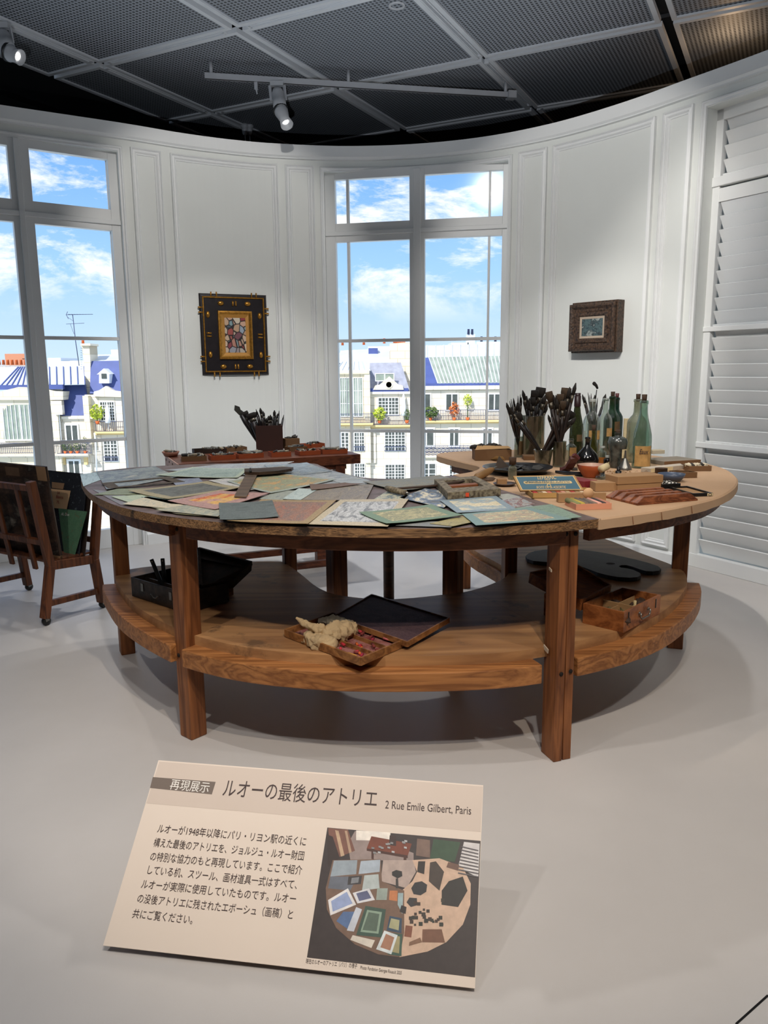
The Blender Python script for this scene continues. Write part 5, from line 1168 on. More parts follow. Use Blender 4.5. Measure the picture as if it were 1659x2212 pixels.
SH = [
 ('light blue corner sheet overhanging the left end of table', [A_(6, 130), A_(78, 121), A_(100, 152), A_(20, 182)], 0, dict(cols=[g(128, 146, 150), g(160, 176, 178), g(116, 134, 140)], scale=4), .0),
 ('large grey sheet along the left back edge of table', [A_(78, 122), A_(330, 97), A_(430, 142), A_(120, 198)], 1, dict(cols=[g(104, 110, 108), g(126, 132, 130), g(86, 96, 104), g(150, 148, 138)], scale=3.4, stretch=(1, 2, 1)), .003),
 ('long bluish sheet along the back edge beside the side table', [A_(372, 112), A_(600, 88), A_(930, 74), A_(760, 136)], 1, dict(cols=[g(98, 112, 126), g(140, 146, 150), g(120, 124, 130), g(170, 160, 140)], scale=3, stretch=(1, 2.5, 1)), .0),
 ('blue-grey sheet on the back right corner by the notch', [A_(800, 92), A_(985, 80), A_(1095, 118), A_(880, 140)], 2, dict(cols=[g(84, 102, 122), g(128, 138, 146), g(96, 108, 118), g(150, 150, 140)], scale=3.4, stretch=(1, 2, 1)), .002),
 ('pale streaked blue sheet along the notch edge', [A_(840, 128), A_(1090, 114), A_(1255, 155), A_(960, 185)], 1, dict(cols=[g(120, 128, 136), g(158, 160, 158), g(108, 118, 130), g(170, 166, 146)], scale=4, stretch=(1, 3, 1)), .0),
 ('greenish sheet with a dark central smudge, under the ruler head', [A_(330, 136), A_(492, 102), A_(735, 107), A_(685, 148)], 3, dict(cols=[g(112, 128, 122), g(134, 148, 142), g(98, 116, 114)], scale=3, stretch=(1, 2, 1), border=g(150, 160, 144), bw=.06), .004),
 ('small violet-blue sheet peeping from under the greenish sheet', [A_(395, 152), A_(520, 146), A_(545, 170), A_(420, 178)], 2, dict(cols=[g(90, 94, 120), g(116, 122, 138), g(76, 84, 92)], scale=5), .0),
 ('pale lilac sheet under the ochre-green abstract sheet', [A_(560, 156), A_(720, 138), A_(800, 190), A_(720, 200)], 2, dict(cols=[g(142, 142, 146), g(170, 168, 166), g(126, 132, 120)], scale=4, stretch=(1, 2, 1)), .0),
 ('ochre-green abstract sheet behind the ruler blade', [A_(640, 162), A_(840, 122), A_(1112, 154), A_(830, 214)], 3, dict(cols=[g(102, 112, 88), g(140, 144, 112), g(118, 122, 104), g(176, 136, 84), g(128, 134, 116)], scale=5, stretch=(1, 2, 1), border=g(138, 146, 140), bw=.05), .003),
 ('olive sheet below the left mat frame', [A_(62, 218), A_(170, 192), A_(340, 190), A_(262, 218)], 1, dict(cols=[g(84, 92, 70), g(112, 118, 92), g(96, 100, 84)], scale=4), .0),
 ('dark crusted landscape sheet with beige border, left middle', [A_(213, 202), A_(555, 162), A_(705, 188), A_(388, 240)], 4, dict(cols=[g(44, 46, 46), g(70, 72, 70), g(92, 94, 90), g(52, 52, 50)], scale=6, stretch=(1, 2, 1), border=g(136, 126, 100), bw=.12), .003),
 ('pale green striped sheet at left front', [A_(140, 226), A_(300, 216), A_(440, 250), A_(250, 262)], 2, dict(cols=[g(130, 146, 128), g(156, 164, 140), g(108, 128, 124)], scale=4, stretch=(1, 4, 1)), .0),
 ('blue-green scrap between the striped and the pink sheets', [A_(270, 228), A_(420, 222), A_(560, 262), A_(400, 258)], 3, dict(cols=[g(92, 124, 132), g(140, 160, 158), g(110, 132, 128)], scale=4), .0),
 ('beige sheet with grey stripe at left front edge', [A_(188, 258), A_(295, 226), A_(520, 264), A_(480, 286)], 3, dict(cols=[g(158, 148, 126), g(176, 166, 144), g(120, 126, 120)], scale=3, stretch=(1, 4, 1)), .0),
 ('long dark sheet with yellow line along the left front edge', [A_(300, 268), A_(600, 268), A_(640, 318), A_(420, 300)], 2, dict(cols=[g(92, 104, 104), g(150, 146, 112), g(78, 84, 90), g(120, 96, 86)], scale=3, stretch=(1, 5, 1)), .0),
 ('pink and red painted sheet with a yellow swirl', [A_(385, 246), A_(610, 202), A_(825, 212), A_(590, 284)], 5, dict(cols=[g(142, 106, 100), g(160, 122, 116), g(184, 148, 76), g(166, 70, 52), g(150, 116, 112)], scale=2.2, border=g(148, 116, 112), bw=.2), .002),
 ('brown-grey painted sheet in the middle of the table', [A_(900, 240), A_(1000, 188), A_(1275, 172), A_(1240, 242)], 3, dict(cols=[g(92, 84, 76), g(122, 112, 100), g(106, 100, 96), g(140, 128, 106)], scale=3, stretch=(1, 2.5, 1)), .0),
 ('pale blue strip sheet beside the brown-grey sheet', [A_(880, 236), A_(950, 190), A_(1030, 196), A_(960, 240)], 4, dict(cols=[g(140, 154, 154), g(160, 170, 166), g(120, 138, 140)], scale=3), .0),
 ('narrow dark brown sheet near the notch', [A_(996, 174), A_(1150, 168), A_(1235, 170), A_(1005, 199)], 5, dict(cols=[g(74, 56, 46), g(96, 74, 62), g(84, 66, 56)], scale=4, stretch=(1, 3, 1)), .002),
 ('orange-edged red-brown landscape sheet with pale right border', [A_(640, 332), A_(790, 240), A_(1112, 244), A_(990, 346)], 5, dict(cols=[g(112, 76, 64), g(128, 92, 78), g(104, 86, 80), g(146, 84, 66)], scale=3, stretch=(1, 2, 1), border=g(132, 112, 82), bw=.09), .002),
 ('dark slate-grey sheet on the front edge, left of centre', [A_(605, 257), A_(836, 245), A_(864, 315), A_(610, 329)], 7, dict(cols=[g(62, 70, 72), g(82, 90, 90), g(72, 80, 82)], scale=3.5, stretch=(1, 2, 1)), .003),
 ('cream sheet with a black and white ink scribble', [A_(985, 345), A_(1130, 240), A_(1425, 236), A_(1335, 355)], 4, dict(cols=[g(74, 76, 80), g(120, 122, 126), g(168, 168, 168), g(92, 94, 98), g(140, 142, 144)], scale=3.2, stretch=(1, 2, 1), dist=1.2, contrast=.75, border=g(160, 148, 126), bw=.11), .0),
 ('mottled olive-brown sheet under the long stick', [B_(362, 105), B_(780, 70), B_(910, 100), B_(575, 155)], 4, dict(cols=[g(92, 88, 74), g(118, 112, 94), g(100, 104, 102), g(128, 112, 84)], scale=4, stretch=(1, 2, 1)), .003),
 ('pale sheet with blue-black brush figures', [B_(560, 190), B_(700, 140), B_(900, 165), B_(800, 245)], 3, dict(cols=[g(176, 166, 140), g(190, 180, 156), g(90, 104, 122), g(60, 66, 74), g(168, 158, 134)], scale=2.2, dist=1.6), .0),
 ('blue-grey bordered sheet with sandy landscape', [B_(780, 205), B_(860, 178), B_(1090, 182), B_(1190, 256), B_(870, 270)][0:1] + [B_(1085, 180), B_(1195, 254), B_(872, 272)], 5, dict(cols=[g(170, 158, 128), g(186, 174, 146), g(122, 140, 148), g(160, 150, 130)], scale=2.6, stretch=(1, 1.6, 1), border=g(112, 126, 134), bw=.12), .0),
 ('green-bordered crusty golden sheet on the front edge', [B_(340, 272), B_(735, 230), B_(905, 288), B_(490, 335)], 6, dict(cols=[g(106, 108, 82), g(150, 142, 104), g(92, 96, 78), g(176, 164, 122), g(84, 84, 70)], scale=9, stretch=(1, 2, 1), border=g(92, 112, 92), bw=.13), .003),
 ('small olive scrap between the two green-bordered sheets', [B_(725, 330), B_(900, 290), B_(975, 318), B_(850, 345)], 3, dict(cols=[g(110, 104, 70), g(140, 128, 86), g(90, 88, 70)], scale=4), .0),
 ('turquoise-bordered crusty pastel sheet near kraft paper', [B_(898, 278), B_(1275, 245), B_(1495, 306), B_(975, 340)], 5, dict(cols=[g(150, 146, 116), g(186, 174, 134), g(110, 116, 110), g(176, 140, 110), g(96, 116, 120)], scale=8, stretch=(1, 2, 1), border=g(100, 122, 120), bw=.12), .0),
 ('green-grey sheet end lying half on the kraft paper', [B_(1180, 248), B_(1385, 226), B_(1550, 294), B_(1400, 312)], 4, dict(cols=[g(92, 112, 98), g(112, 130, 116), g(80, 98, 92)], scale=3, stretch=(1, 4, 1)), .0),
 ('small blue and red scrap beside the slatted block', [B_(1125, 206), B_(1205, 184), B_(1295, 225), B_(1180, 246)], 3, dict(cols=[g(70, 84, 110), g(140, 142, 140), g(110, 70, 64), g(90, 104, 124)], scale=4), .0),
 ('thin pale scrap under the slatted block corner', [B_(1080, 175), B_(1150, 168), B_(1215, 185), B_(1130, 204)], 2, dict(cols=[g(128, 130, 126), g(150, 150, 140)], scale=4), .0),
 ('cream and grey strip sheet along the front left, under the pink sheet', [A_(330, 284), A_(470, 262), A_(640, 288), A_(600, 312)], 4, dict(cols=[g(140, 134, 112), g(112, 120, 116), g(156, 150, 128), g(96, 104, 108)], scale=3, stretch=(1, 5, 1)), .0),
 ('dull violet sheet under the left front edge sheets', [A_(60, 196), A_(150, 205), A_(330, 262), A_(180, 262)], 0, dict(cols=[g(88, 84, 92), g(108, 104, 108), g(96, 104, 100)], scale=3, stretch=(1, 2, 1)), .0),
 ('grey-green sheet between the pink sheet and brown-grey sheet', [A_(780, 236), A_(860, 200), A_(990, 200), A_(905, 246)], 2, dict(cols=[g(112, 120, 116), g(136, 140, 130), g(98, 106, 108)], scale=4, stretch=(1, 2, 1)), .0),
 ('blue-white streaked sheet between the notch and brown-grey sheet', [A_(1090, 158), A_(1240, 154), A_(1300, 166), A_(1180, 178)], 2, dict(cols=[g(104, 118, 132), g(150, 154, 154), g(120, 128, 132)], scale=5, stretch=(1, 3, 1)), .0),
 ('teal and cream sheet left of the blue-black figures', [B_(420, 200), B_(500, 150), B_(620, 165), B_(560, 222)], 3, dict(cols=[g(96, 118, 122), g(168, 162, 138), g(84, 100, 108), g(150, 146, 124)], scale=2.5, stretch=(1, 1, 1)), .0),
 ('grey sheet corner showing between the cream and green-bordered sheets', [B_(540, 340), B_(700, 318), B_(900, 322), B_(840, 350)], 2, dict(cols=[g(96, 100, 104), g(120, 120, 118)], scale=4), .0),
 ('pale lavender-grey sheet between blue-grey landscape and kraft paper', [B_(1080, 200), B_(1180, 200), B_(1330, 250), B_(1200, 262)], 2, dict(cols=[g(118, 122, 128), g(140, 140, 142), g(104, 110, 120)], scale=4, stretch=(1, 2, 1)), .0),
]
seen = 0
for k, (lb, px4, lay, kw, curl) in enumerate(SH):
    kw = dict(kw); kw.setdefault('seed', k + 1)
    sheet('painted_sheet', lb, px4, lay, PAINT('sheet_paint_%d' % k, rough=.5, **kw), curl=curl)
# dark cut-out mat frame lying on the grey sheet
m_mat = PAINT('dark_cut_mat', [C(54, 46, 40), C(78, 68, 58), C(110, 104, 94)], 14, seed=3, contrast=.8)
z = ZT_T + .0006 + 2.2 * .0019
o4 = [at(*A_(*p), z) for p in ((98, 168), (385, 140), (460, 162), (128, 192))]; cen_ = sum(o4, Vector()) / 4
i4 = [cen_.lerp(p, .70) for p in o4]
mb = MB(); up2 = Vector((0, 0, .0016)); vs = o4 + i4 + [p + up2 for p in o4] + [p + up2 for p in i4]
fs = []; uvs = []
for k in range(4):
    j = (k + 1) % 4
    for f in ((8 + k, 8 + j, 12 + j, 12 + k), (k, j, 8 + j, 8 + k), (4 + j, 4 + k, 12 + k, 12 + j), (j, k, 4 + k, 4 + j)): fs.append(f); uvs.append([(vs[q].x * 3, vs[q].y * 3) for q in f])
mb.add(vs, fs, uvs); tag(mb.build('cut_mat', m_mat), 'dark rectangular cut-out mat lying on the large grey sheet', 'mat')
# T-square with curved head
m_tsq = WOOD('dark_ruler_wood', C(66, 52, 42), C(104, 86, 70), 'X', .5, 1, 10); m_tsh = WOOD('black_brown_ruler_head', C(34, 24, 18), C(66, 48, 36), 'X', .45, 1, 10)
zt = ZT_T + .014; t = thing('t_square', 'wooden T-square with dark curved head lying across the papers', 'ruler', at(545, 1040, zt))
bl = [at(x, y, zt) for x, y in ((506, 1074), (532, 1075), (557, 1024), (532, 1024))]
MB().add(bl + [p + Vector((0, 0, .004)) for p in bl], [(3, 2, 1, 0), (4, 5, 6, 7), (0, 1, 5, 4), (1, 2, 6, 5), (2, 3, 7, 6), (3, 0, 4, 7)]).build('blade', m_tsq, t)
hd = [at(x, y, zt + .004) for x, y in ((528, 1025), (560, 1026), (600, 1023), (630, 1018), (634, 1015), (610, 1013.5), (575, 1016), (528, 1018))]; n = len(hd)
MB().add(hd + [p + Vector((0, 0, .012)) for p in hd], [tuple(range(n - 1, -1, -1)), tuple(range(n, 2 * n))] + [(i, (i + 1) % n, n + (i + 1) % n, n + i) for i in range(n)]).build('head', m_tsh, t)
MB().lathe([(.006, 0), (.006, .008), (.003, .012), (.003, .02), (.0, .02)], 10, at(541, 1021, zt + .016)).build('screw', m_blackp, t)
# slatted block (small stretcher) crusted with paint
m_crust = PAINT('paint_crusted_wood', [C(70, 58, 46), C(120, 108, 88), C(88, 84, 74), C(150, 140, 112)], 9, seed=5, contrast=.9)
m_crustw = M('paint_crusted_block', C(86, 72, 56), .7, var=.4, scale=70, bump=.5, bscale=160, col2=C(140, 128, 104))
m_inner = M('orange_brown_slot_side', C(128, 72, 36), .6, var=.2)
zb_ = ZT_T + .009; cc = [at(x, y, zb_) for x, y in ((967, 1080), (1082, 1071), (1027, 1042), (938, 1049))]
t = thing('slatted_block', 'paint-crusted wooden block with two open slots, on the papers', 'block', sum(cc, Vector()) / 4)
def bil(u, v): return (cc[0] * (1 - u) + cc[1] * u) * (1 - v) + (cc[3] * (1 - u) + cc[2] * u) * v
def piece(u0, u1, v0, v1, nm, h=.026, z=0.0):
    q = [bil(u0, v0), bil(u1, v0), bil(u1, v1), bil(u0, v1)]; q = [p + Vector((0, 0, z)) for p in q]
    return MB().add(q + [p + Vector((0, 0, h)) for p in q], [(3, 2, 1, 0), (4, 5, 6, 7), (0, 1, 5, 4), (1, 2, 6, 5), (2, 3, 7, 6), (3, 0, 4, 7)]).build(nm, m_crustw if nm != 'middle_slat' else m_inner, t, bevel=.002)
piece(0, 1, 0, .26, 'front_rail'); piece(0, 1, .82, 1, 'back_rail'); piece(0, .17, .26, .82, 'side_rail'); piece(.80, 1, .26, .82, 'side_rail'); piece(.17, .80, .50, .62, 'middle_slat', .02)
q = bil(.36, -.004) + Vector((0, 0, .006)); MB().box(-.006, .006, -.001, .001, 0, .014, Matrix.Translation(q)).build('orange_daub', M('orange_red_daub', C(206, 72, 36), .6), t)
# mallet-like stick with a long thin rod
t = thing('mahlstick', 'long thin dark rod lying on papers behind the slatted block', 'stick', at(925, 1050, ZT_T + .02))
MB().tube([at(850, 1056, ZT_T + .018), at(930, 1050, ZT_T + .022), at(985, 1043.5, ZT_T + .028), at(1003, 1039.5, ZT_T + .03)], [.004, .005, .008, .003], 8).build('rod', m_tsh, t)
t = thing('short_handle', 'short crusty wooden handle lying left of the slatted block', 'handle', at(856, 1060, ZT_T + .014))
MB().tube([at(836, 1054.5, ZT_T + .02), at(845, 1057, ZT_T + .022), at(876, 1065, ZT_T + .020)], [.010, .012, .010], 10).build('grip', m_crustw, t)
MB().tube([at(876, 1065, ZT_T + .020), at(886, 1066, ZT_T + .018)], [.006, .002], 8).build('tip', m_metal, t)

# ================================================================== ON THE KRAFT PAPER: JARS, BRUSHES, BOTTLES, BOXES
ZK = ZT_T + .0028
g_clear = GLASS('clear_bottle_glass', C(222, 230, 224), dirt=C(150, 160, 152), dirt_amt=.08, refl=.75, base=.07)
g_jar = GLASS('dusty_jar_glass', C(200, 204, 192), dirt=C(110, 106, 92), dirt_amt=.09, refl=.7, base=.07)
g_murky = GLASS('milky_bottle_glass', C(190, 196, 178), dirt=C(160, 160, 140), dirt_amt=.26, refl=.6, scale=18)
g_pale = GLASS('pale_green_bottle_glass', C(178, 206, 192), dirt=C(150, 164, 150), dirt_amt=.17, refl=.6, base=.07, scale=18)
g_green = GLASS('green_bottle_glass', C(78, 118, 88), dirt=C(60, 84, 62), dirt_amt=.35, refl=.4)
g_dgreen = GLASS('deep_green_bottle_glass', C(40, 84, 66), dirt=C(36, 66, 54), dirt_amt=.4, refl=.4)
g_olive = GLASS('olive_bottle_glass', C(96, 104, 62), dirt=C(62, 68, 44), dirt_amt=.5, refl=.35)
g_yellow = GLASS('yellow_green_glass', C(150, 150, 70), dirt=C(96, 96, 46), dirt_amt=.3, refl=.4)
m_dglz = M('black_glass', C(16, 15, 15), .12, var=.2, spec=.7); m_smoke = M('smoky_grey_glass', C(44, 48, 46), .18, var=.45, scale=30, spec=.7, col2=C(78, 82, 78))
m_cork = M('dark_cork', C(62, 44, 30), .85, var=.3, scale=60, bump=.4, bscale=200); m_capg = M('grey_glass_lip', C(140, 142, 136), .4, var=.1); m_red = M('maroon_paint', C(84, 34, 34), .5, var=.15); m_wax2 = M('black_maroon_wax', C(40, 20, 20), .4, var=.2)
m_lbl = M('aged_label', C(176, 138, 84), .8, var=.18, scale=40); m_lbld = M('dark_stained_label', C(96, 74, 46), .8, var=.25, scale=40); m_lblc = M('cream_label', C(206, 190, 150), .8, var=.1, scale=30)
m_hair = M('dark_bristle', C(30, 25, 21), .9, var=.35, scale=80); m_hairb = M('brown_bristle', C(58, 44, 30), .9, var=.3, scale=80)
m_hand = [M('brush_handle_%d' % i, c, .45, var=.35, scale=40) for i, c in enumerate((C(24, 17, 15), C(30, 21, 18), C(42, 28, 22), C(20, 18, 18)))]
m_ferr = M('dull_ferrule', C(86, 80, 70), .4, metal=.7, var=.3, scale=60)
PROFS = dict(
 bordeaux=[(.0, 0), (.92, 0), (1, .015), (1, .60), (.95, .66), (.72, .715), (.48, .755), (.40, .80), (.37, .95), (.44, .955), (.44, .99), (.36, 1.0)],
 slope=[(.0, 0), (.92, 0), (1, .015), (1, .40), (.95, .50), (.74, .63), (.52, .74), (.42, .83), (.39, .94), (.46, .95), (.46, .985), (.38, 1.0)],
 litre=[(.0, 0), (.93, 0), (1, .012), (1, .58), (.94, .66), (.74, .735), (.46, .78), (.34, .82), (.31, .94), (.37, .945), (.37, .99), (.30, 1.0)],
 medicine=[(.0, 0), (.95, 0), (1, .02), (1, .60), (.92, .68), (.62, .74), (.40, .77), (.38, .90), (.50, .91), (.50, .98), (.38, 1.0)],
 round=[(.0, 0), (.62, 0), (.86, .06), (1, .20), (.98, .32), (.82, .46), (.48, .60), (.24, .70), (.20, .80), (.20, .93), (.25, .94), (.25, .985), (.19, 1.0)],
 square=[(.0, 0), (.72, 0), (.76, .02), (.78, .40), (.95, .60), (1, .72), (.92, .82), (.60, .87), (.30, .88), (.28, .96), (.34, .965), (.34, 1.0)],
 jar=[(.0, 0), (.95, 0), (1, .02), (1, .88), (.92, .93), (.90, .95), (.96, .96), (.96, .99), (.90, 1.0)],
 tumbler=[(.0, 0), (.70, 0), (.74, .02), (.84, .4), (1, .97), (1.0, 1.0), (.96, 1.0), (.80, .4), (.70, .06), (.0, .06)],
 straight=[(.0, 0), (.97, 0), (1, .015), (1, .97), (1.02, .98), (1.02, 1.0), (.96, 1.0), (.94, .06), (.0, .05)],
 ink=[(.0, 0), (.95, 0), (1, .06), (1, .55), (.80, .72), (.42, .80), (.42, 1.0), (.36, 1.0)])
def place(x, yb, hw, z0=ZK):
    p = at(x, yb, z0); r = hw * scale_at(p); return Vector((p.x, p.y + r * .8, z0)), r
def glassware(name, label, cat, x, yb, yt, hw, prof, mat, cork=None, lip=None, patch=(), group=None, part='glass'):
    c, r = place(x, yb, hw); H_ = atY(x, yt, c.y).z - c.z
    t = thing(name, label, cat, c, group)
    b_ = MB().lathe([(q * r, z * H_) for q, z in PROFS[prof]], 28, c, close=True).build(part, mat, t)
    if cork:
        yct, chw, cm, nm = cork; zc = atY(x, yct, c.y).z; cr2 = chw * scale_at(c)
        MB().lathe([(.0, H_ - .012), (cr2 * .86, H_ - .012), (cr2, zc - c.z), (.0, zc - c.z)], 14, c).build(nm, cm, t)
    if lip:
        lr_ = lip[0] * scale_at(c); MB().lathe([(lr_, H_ - lip[1]), (lr_, H_ + .001), (lr_ * .8, H_ + .002)], 16, c, close=True).build('lip', lip[2], t)
    for (y0, y1, a0, a1, lm, nm, words) in patch:
        z0, z1 = atY(x, y1, c.y - r).z, atY(x, y0, c.y - r).z; n = 10; vs = []
        for zz in (z0, z1):
            for i in range(n + 1):
                an = math.radians(a0 + (a1 - a0) * i / n) - PI / 2; vs.append(Vector((c.x + 1.012 * r * math.cos(an), c.y + 1.012 * r * math.sin(an), zz)))
        lo = MB().add(vs, [(i, i + 1, n + 2 + i, n + 1 + i) for i in range(n)]).build(nm, lm, t)
        if words:
            am = math.radians((a0 + a1) / 2) - PI / 2; o_ = Vector((c.x, c.y, 0)) + Vector((math.cos(am), math.sin(am), 0)) * r * 1.0; tx = Vector((-math.sin(am), math.cos(am), 0))
            wv = r * .95; text(words, (z1 - z0) * .34, m_ink, o_ - tx * wv * .5 + Vector((0, 0, z0 + (z1 - z0) * .62)) + Vector((math.cos(am), math.sin(am), 0)) * r * .035, tx, (0, 0, 1), lo, 'lettering', .0003, .25, fit=wv, lift=.0003)
    return t, c, r, H_
def brush(label, tip, end, w, kind, k, group, rnd):
    """k 0..3 handle colour; kind: round / flat / thin / knife; tip uppermost"""
    tip, end = Vector(tip), Vector(end); d = (tip - end); L = d.length; dn = d.normalized()
    t = thing('paint_brush' if kind != 'knife' else 'palette_knife', label, 'brush' if kind != 'knife' else 'palette knife', end, group)
    hl = .76 if kind != 'thin' else .86
    MB().tube([end, end + d * .25, end + d * .6, end + d * hl], [w * .32, w * .42, w * .55, w * .42], 7).build('handle', m_hand[k], t)
    if kind == 'thin': MB().tube([end + d * hl, tip], [w * .34, w * .1], 6).build('bristles', m_hair, t); return t
    if kind == 'knife':
        sd = dn.cross(Vector((0, 1, 0))).normalized(); mb = MB(); p = end + d * hl; mb.add([p - sd * w * .3, p + sd * w * .3, tip + sd * w * .7 - d * .08, tip, tip - sd * w * .7 - d * .08], [(0, 1, 2, 3, 4), (4, 3, 2, 1, 0)]); mb.build('blade', m_metal, t); return t
    MB().tube([end + d * hl, end + d * (hl + .09)], [w * .44, w * .5], 8, flat=1 if kind == 'round' else .5).build('ferrule', m_ferr, t)
    if kind == 'round': MB().tube([end + d * (hl + .085), end + d * .93, tip], [w * .46, w * .56, w * .12], 8).build('bristles', m_hair, t)
    else:
        f = w * rnd.uniform(.8, 1.15); MB().tube([end + d * (hl + .085), end + d * .93, tip], [w * .5, f, f * .95], 8, flat=.4).build('bristles', rnd.choice([m_hair, m_hair, m_hairb]), t)
    return t
rnd = random.Random(21)
# --- box of rags at the far left corner of the kraft half
def rect3(fl, fr, bk, z0, left=True):
    A, B, Cc = at(*fl, z0), at(*fr, z0), at(*bk, z0); x = (B - A).normalized(); y = Vector((-x.y, x.x, 0)); w = (B - A).length; dp = max(.02, ((Cc - A) if left else (Cc - B)).dot(y))
    return Matrix(((x.x, y.x, 0, A.x), (x.y, y.y, 0, A.y), (0, 0, 1, z0), (0, 0, 0, 1))), w, dp
def hz(px_, py_, T): p = T.translation; return atY(px_, py_, p.y).z - p.z
def solidbox(name, label, cat, fl, fr, bk, top, mat, z0=ZK, left=True, part='body', h=None, group=None, depth=None):
    T, w, dp = rect3(fl, fr, bk, z0, left); dp = depth or dp; h = h or hz(fl[0], top, T)
    t = thing(name, label, cat, T @ Vector((w / 2, dp / 2, 0)), group); MB().box(0, w, 0, dp, 0, h, T).build(part, mat, t, bevel=.0015); return t, T, w, dp, h
def tray(name, label, cat, fl, fr, bk, top, mat, z0=ZK, left=True, wall=.004, inner=None, h=None, group=None, depth=None):
    T, w, dp = rect3(fl, fr, bk, z0, left); dp = depth or dp; h = h or hz(fl[0], top, T)
    t = thing(name, label, cat, T @ Vector((w / 2, dp / 2, 0)), group); mb = MB()
    mb.box(0, w, 0, wall, 0, h, T); mb.box(0, w, dp - wall, dp, 0, h, T); mb.box(0, wall, wall, dp - wall, 0, h, T); mb.box(w - wall, w, wall, dp - wall, 0, h, T); mb.box(wall, w - wall, wall, dp - wall, 0, .004, T); mb.build('body', mat, t, bevel=.001)
    if inner: MB().box(wall, w - wall, wall, dp - wall, .004, .0052, T).build('lining', inner, t)
    return t, T, w, dp, h
def crumple(name, label, cat, c, rx, ry, rz, mat, seed, group=None, yaw=0.0):
    r_ = random.Random(seed); bm = bmesh.new(); bmesh.ops.create_icosphere(bm, subdivisions=3, radius=1)
    from mathutils import noise as mn
    R = Matrix.Rotation(yaw, 3, 'Z'); mb = MB(); mb.csm = True; idx = {}
    for v in bm.verts:
        n_ = mn.noise(v.co * 2.3 + Vector((seed * 3.1, 0, 0))) * .45 + mn.noise(v.co * 5.1 + Vector((0, seed, 0))) * .22
        p = v.co * (1 + n_); p = Vector((p.x * rx, p.y * ry, max(p.z, -.55) * rz)); p = R @ p; idx[v.index] = Vector(c) + p + Vector((0, 0, rz * .55))
    mb.add([idx[i] for i in range(len(bm.verts))], [[v.index for v in f.verts] for f in bm.faces]); bm.free()
    o = mb.build(name, mat); return tag(o, label, cat, group) if label else o
m_card = M('brown_cardboard', C(112, 82, 54), .8, var=.08, scale=6); m_cardl = M('light_cardboard', C(186, 146, 96), .8, var=.06); m_ragd = M('dark_rag', C(54, 50, 46), .95, var=.3, scale=30); m_ragl = M('pale_rag', C(196, 182, 156), .95, var=.1)
t, T, w, dp, h = tray('cardboard_box', 'torn brown cardboard box of rags at far corner of the kraft paper', 'box', (1026, 995), (1105, 994), (1024, 990), 972, m_card, depth=.10)
MB().add([T @ Vector(p) for p in ((0, .002, h), (w, .002, h + .006), (w * .96, .06, h + .012), (w * .12, .07, h + .016))] , [(0, 1, 2, 3)]).build('torn_flap', m_cardl, t)
for i in range(5): crumple('rag', ['grey rag heaped at left end of the torn box', 'dark rag second from left in the torn box', 'dark rag in the middle of the torn box', 'dark rag fourth from left in the torn box', 'dark rag at right of the heap in the torn box'][i], 'rag', T @ Vector((w * (.08 + .16 * i), .085, h - .004 + .006 * (i % 2))), .028, .02, .014, m_ragd, 30 + i, 'rags in the torn box', i)
solidbox('wooden_block', 'small reddish wooden block in front of the big brush jar', 'block', (1131, 994), (1157, 994), (1131, 990), 985, m_card, part='block')
mb = MB(); ps = [at(1058, 993, ZK + .002), at(1092, 995, ZK + .002), at(1086, 986, ZK + .03), at(1072, 985, ZK + .03)]; mb.add(ps + [p + Vector((0, .001, .001)) for p in ps], [(0, 1, 2, 3), (7, 6, 5, 4)]); tag(mb.build('paper_scrap', m_lblc), 'pale paper scrap behind the dark plate', 'paper')
# --- plate with dark flakes, trowel on it
cP = at(1117.8, 1011, ZK + .022); rP = 75 * scale_at(cP); cP.z = ZK
m_plate = M('black_glazed_plate', C(24, 24, 26), .22, var=.25, spec=.6); m_flake = M('dried_paint_flake', C(40, 38, 34), .5, var=.35, scale=40)
t = thing('plate', 'wide black plate holding dark dried paint scraps', 'plate', cP)
MB().lathe([(.0, 0), (.55 * rP, 0), (.58 * rP, .004), (.86 * rP, .016), (rP, .027), (rP, .030), (.97 * rP, .030), (.84 * rP, .020), (.55 * rP, .008), (.0, .008)], 48, cP, close=True).build('dish', m_plate, t)
for i in range(12):
    a, rr = rnd.uniform(0, 6.28), rnd.uniform(.1, .62) * rP; c = cP + Vector((rr * math.cos(a), rr * math.sin(a), .012 + rnd.uniform(0, .012))); s_ = rnd.uniform(.014, .032); tl = Euler((rnd.uniform(-.35, .35), rnd.uniform(-.35, .35), rnd.uniform(0, 3)))
    q = [c + (tl.to_matrix() @ Vector((s_ * math.cos(b) * rnd.uniform(.6, 1.2), s_ * math.sin(b) * rnd.uniform(.6, 1.2), 0))) for b in (0, 1.2, 2.5, 3.6, 5)]
    tag(MB().add(q + [p - Vector((0, 0, .002)) for p in q], [(0, 1, 2, 3, 4), (9, 8, 7, 6, 5)] + [(k, k + 5, (k + 1) % 5 + 5, (k + 1) % 5) for k in range(5)]).build('paint_scrap', m_flake), 'dark scrap of dried paint lying in the black plate', 'paint scrap', 'scraps in the black plate')
p0, p1 = at(1026, 1033, ZK + .016), at(1066, 1012.5, ZK + .045); t = thing('trowel', 'wooden-handled trowel resting on rim of the black plate', 'trowel', p0)
MB().tube([p0, p0.lerp(p1, .12), p0.lerp(p1, .5), p0.lerp(p1, .85), p1], [.010, .016, .017, .012, .006], 12).build('handle', M('yellow_brown_handle', C(132, 98, 58), .5, var=.2), t)
p2 = at(1081, 1003, ZK + .05); MB().tube([p1, p2], .004, 8).build('shank', m_metal, t)
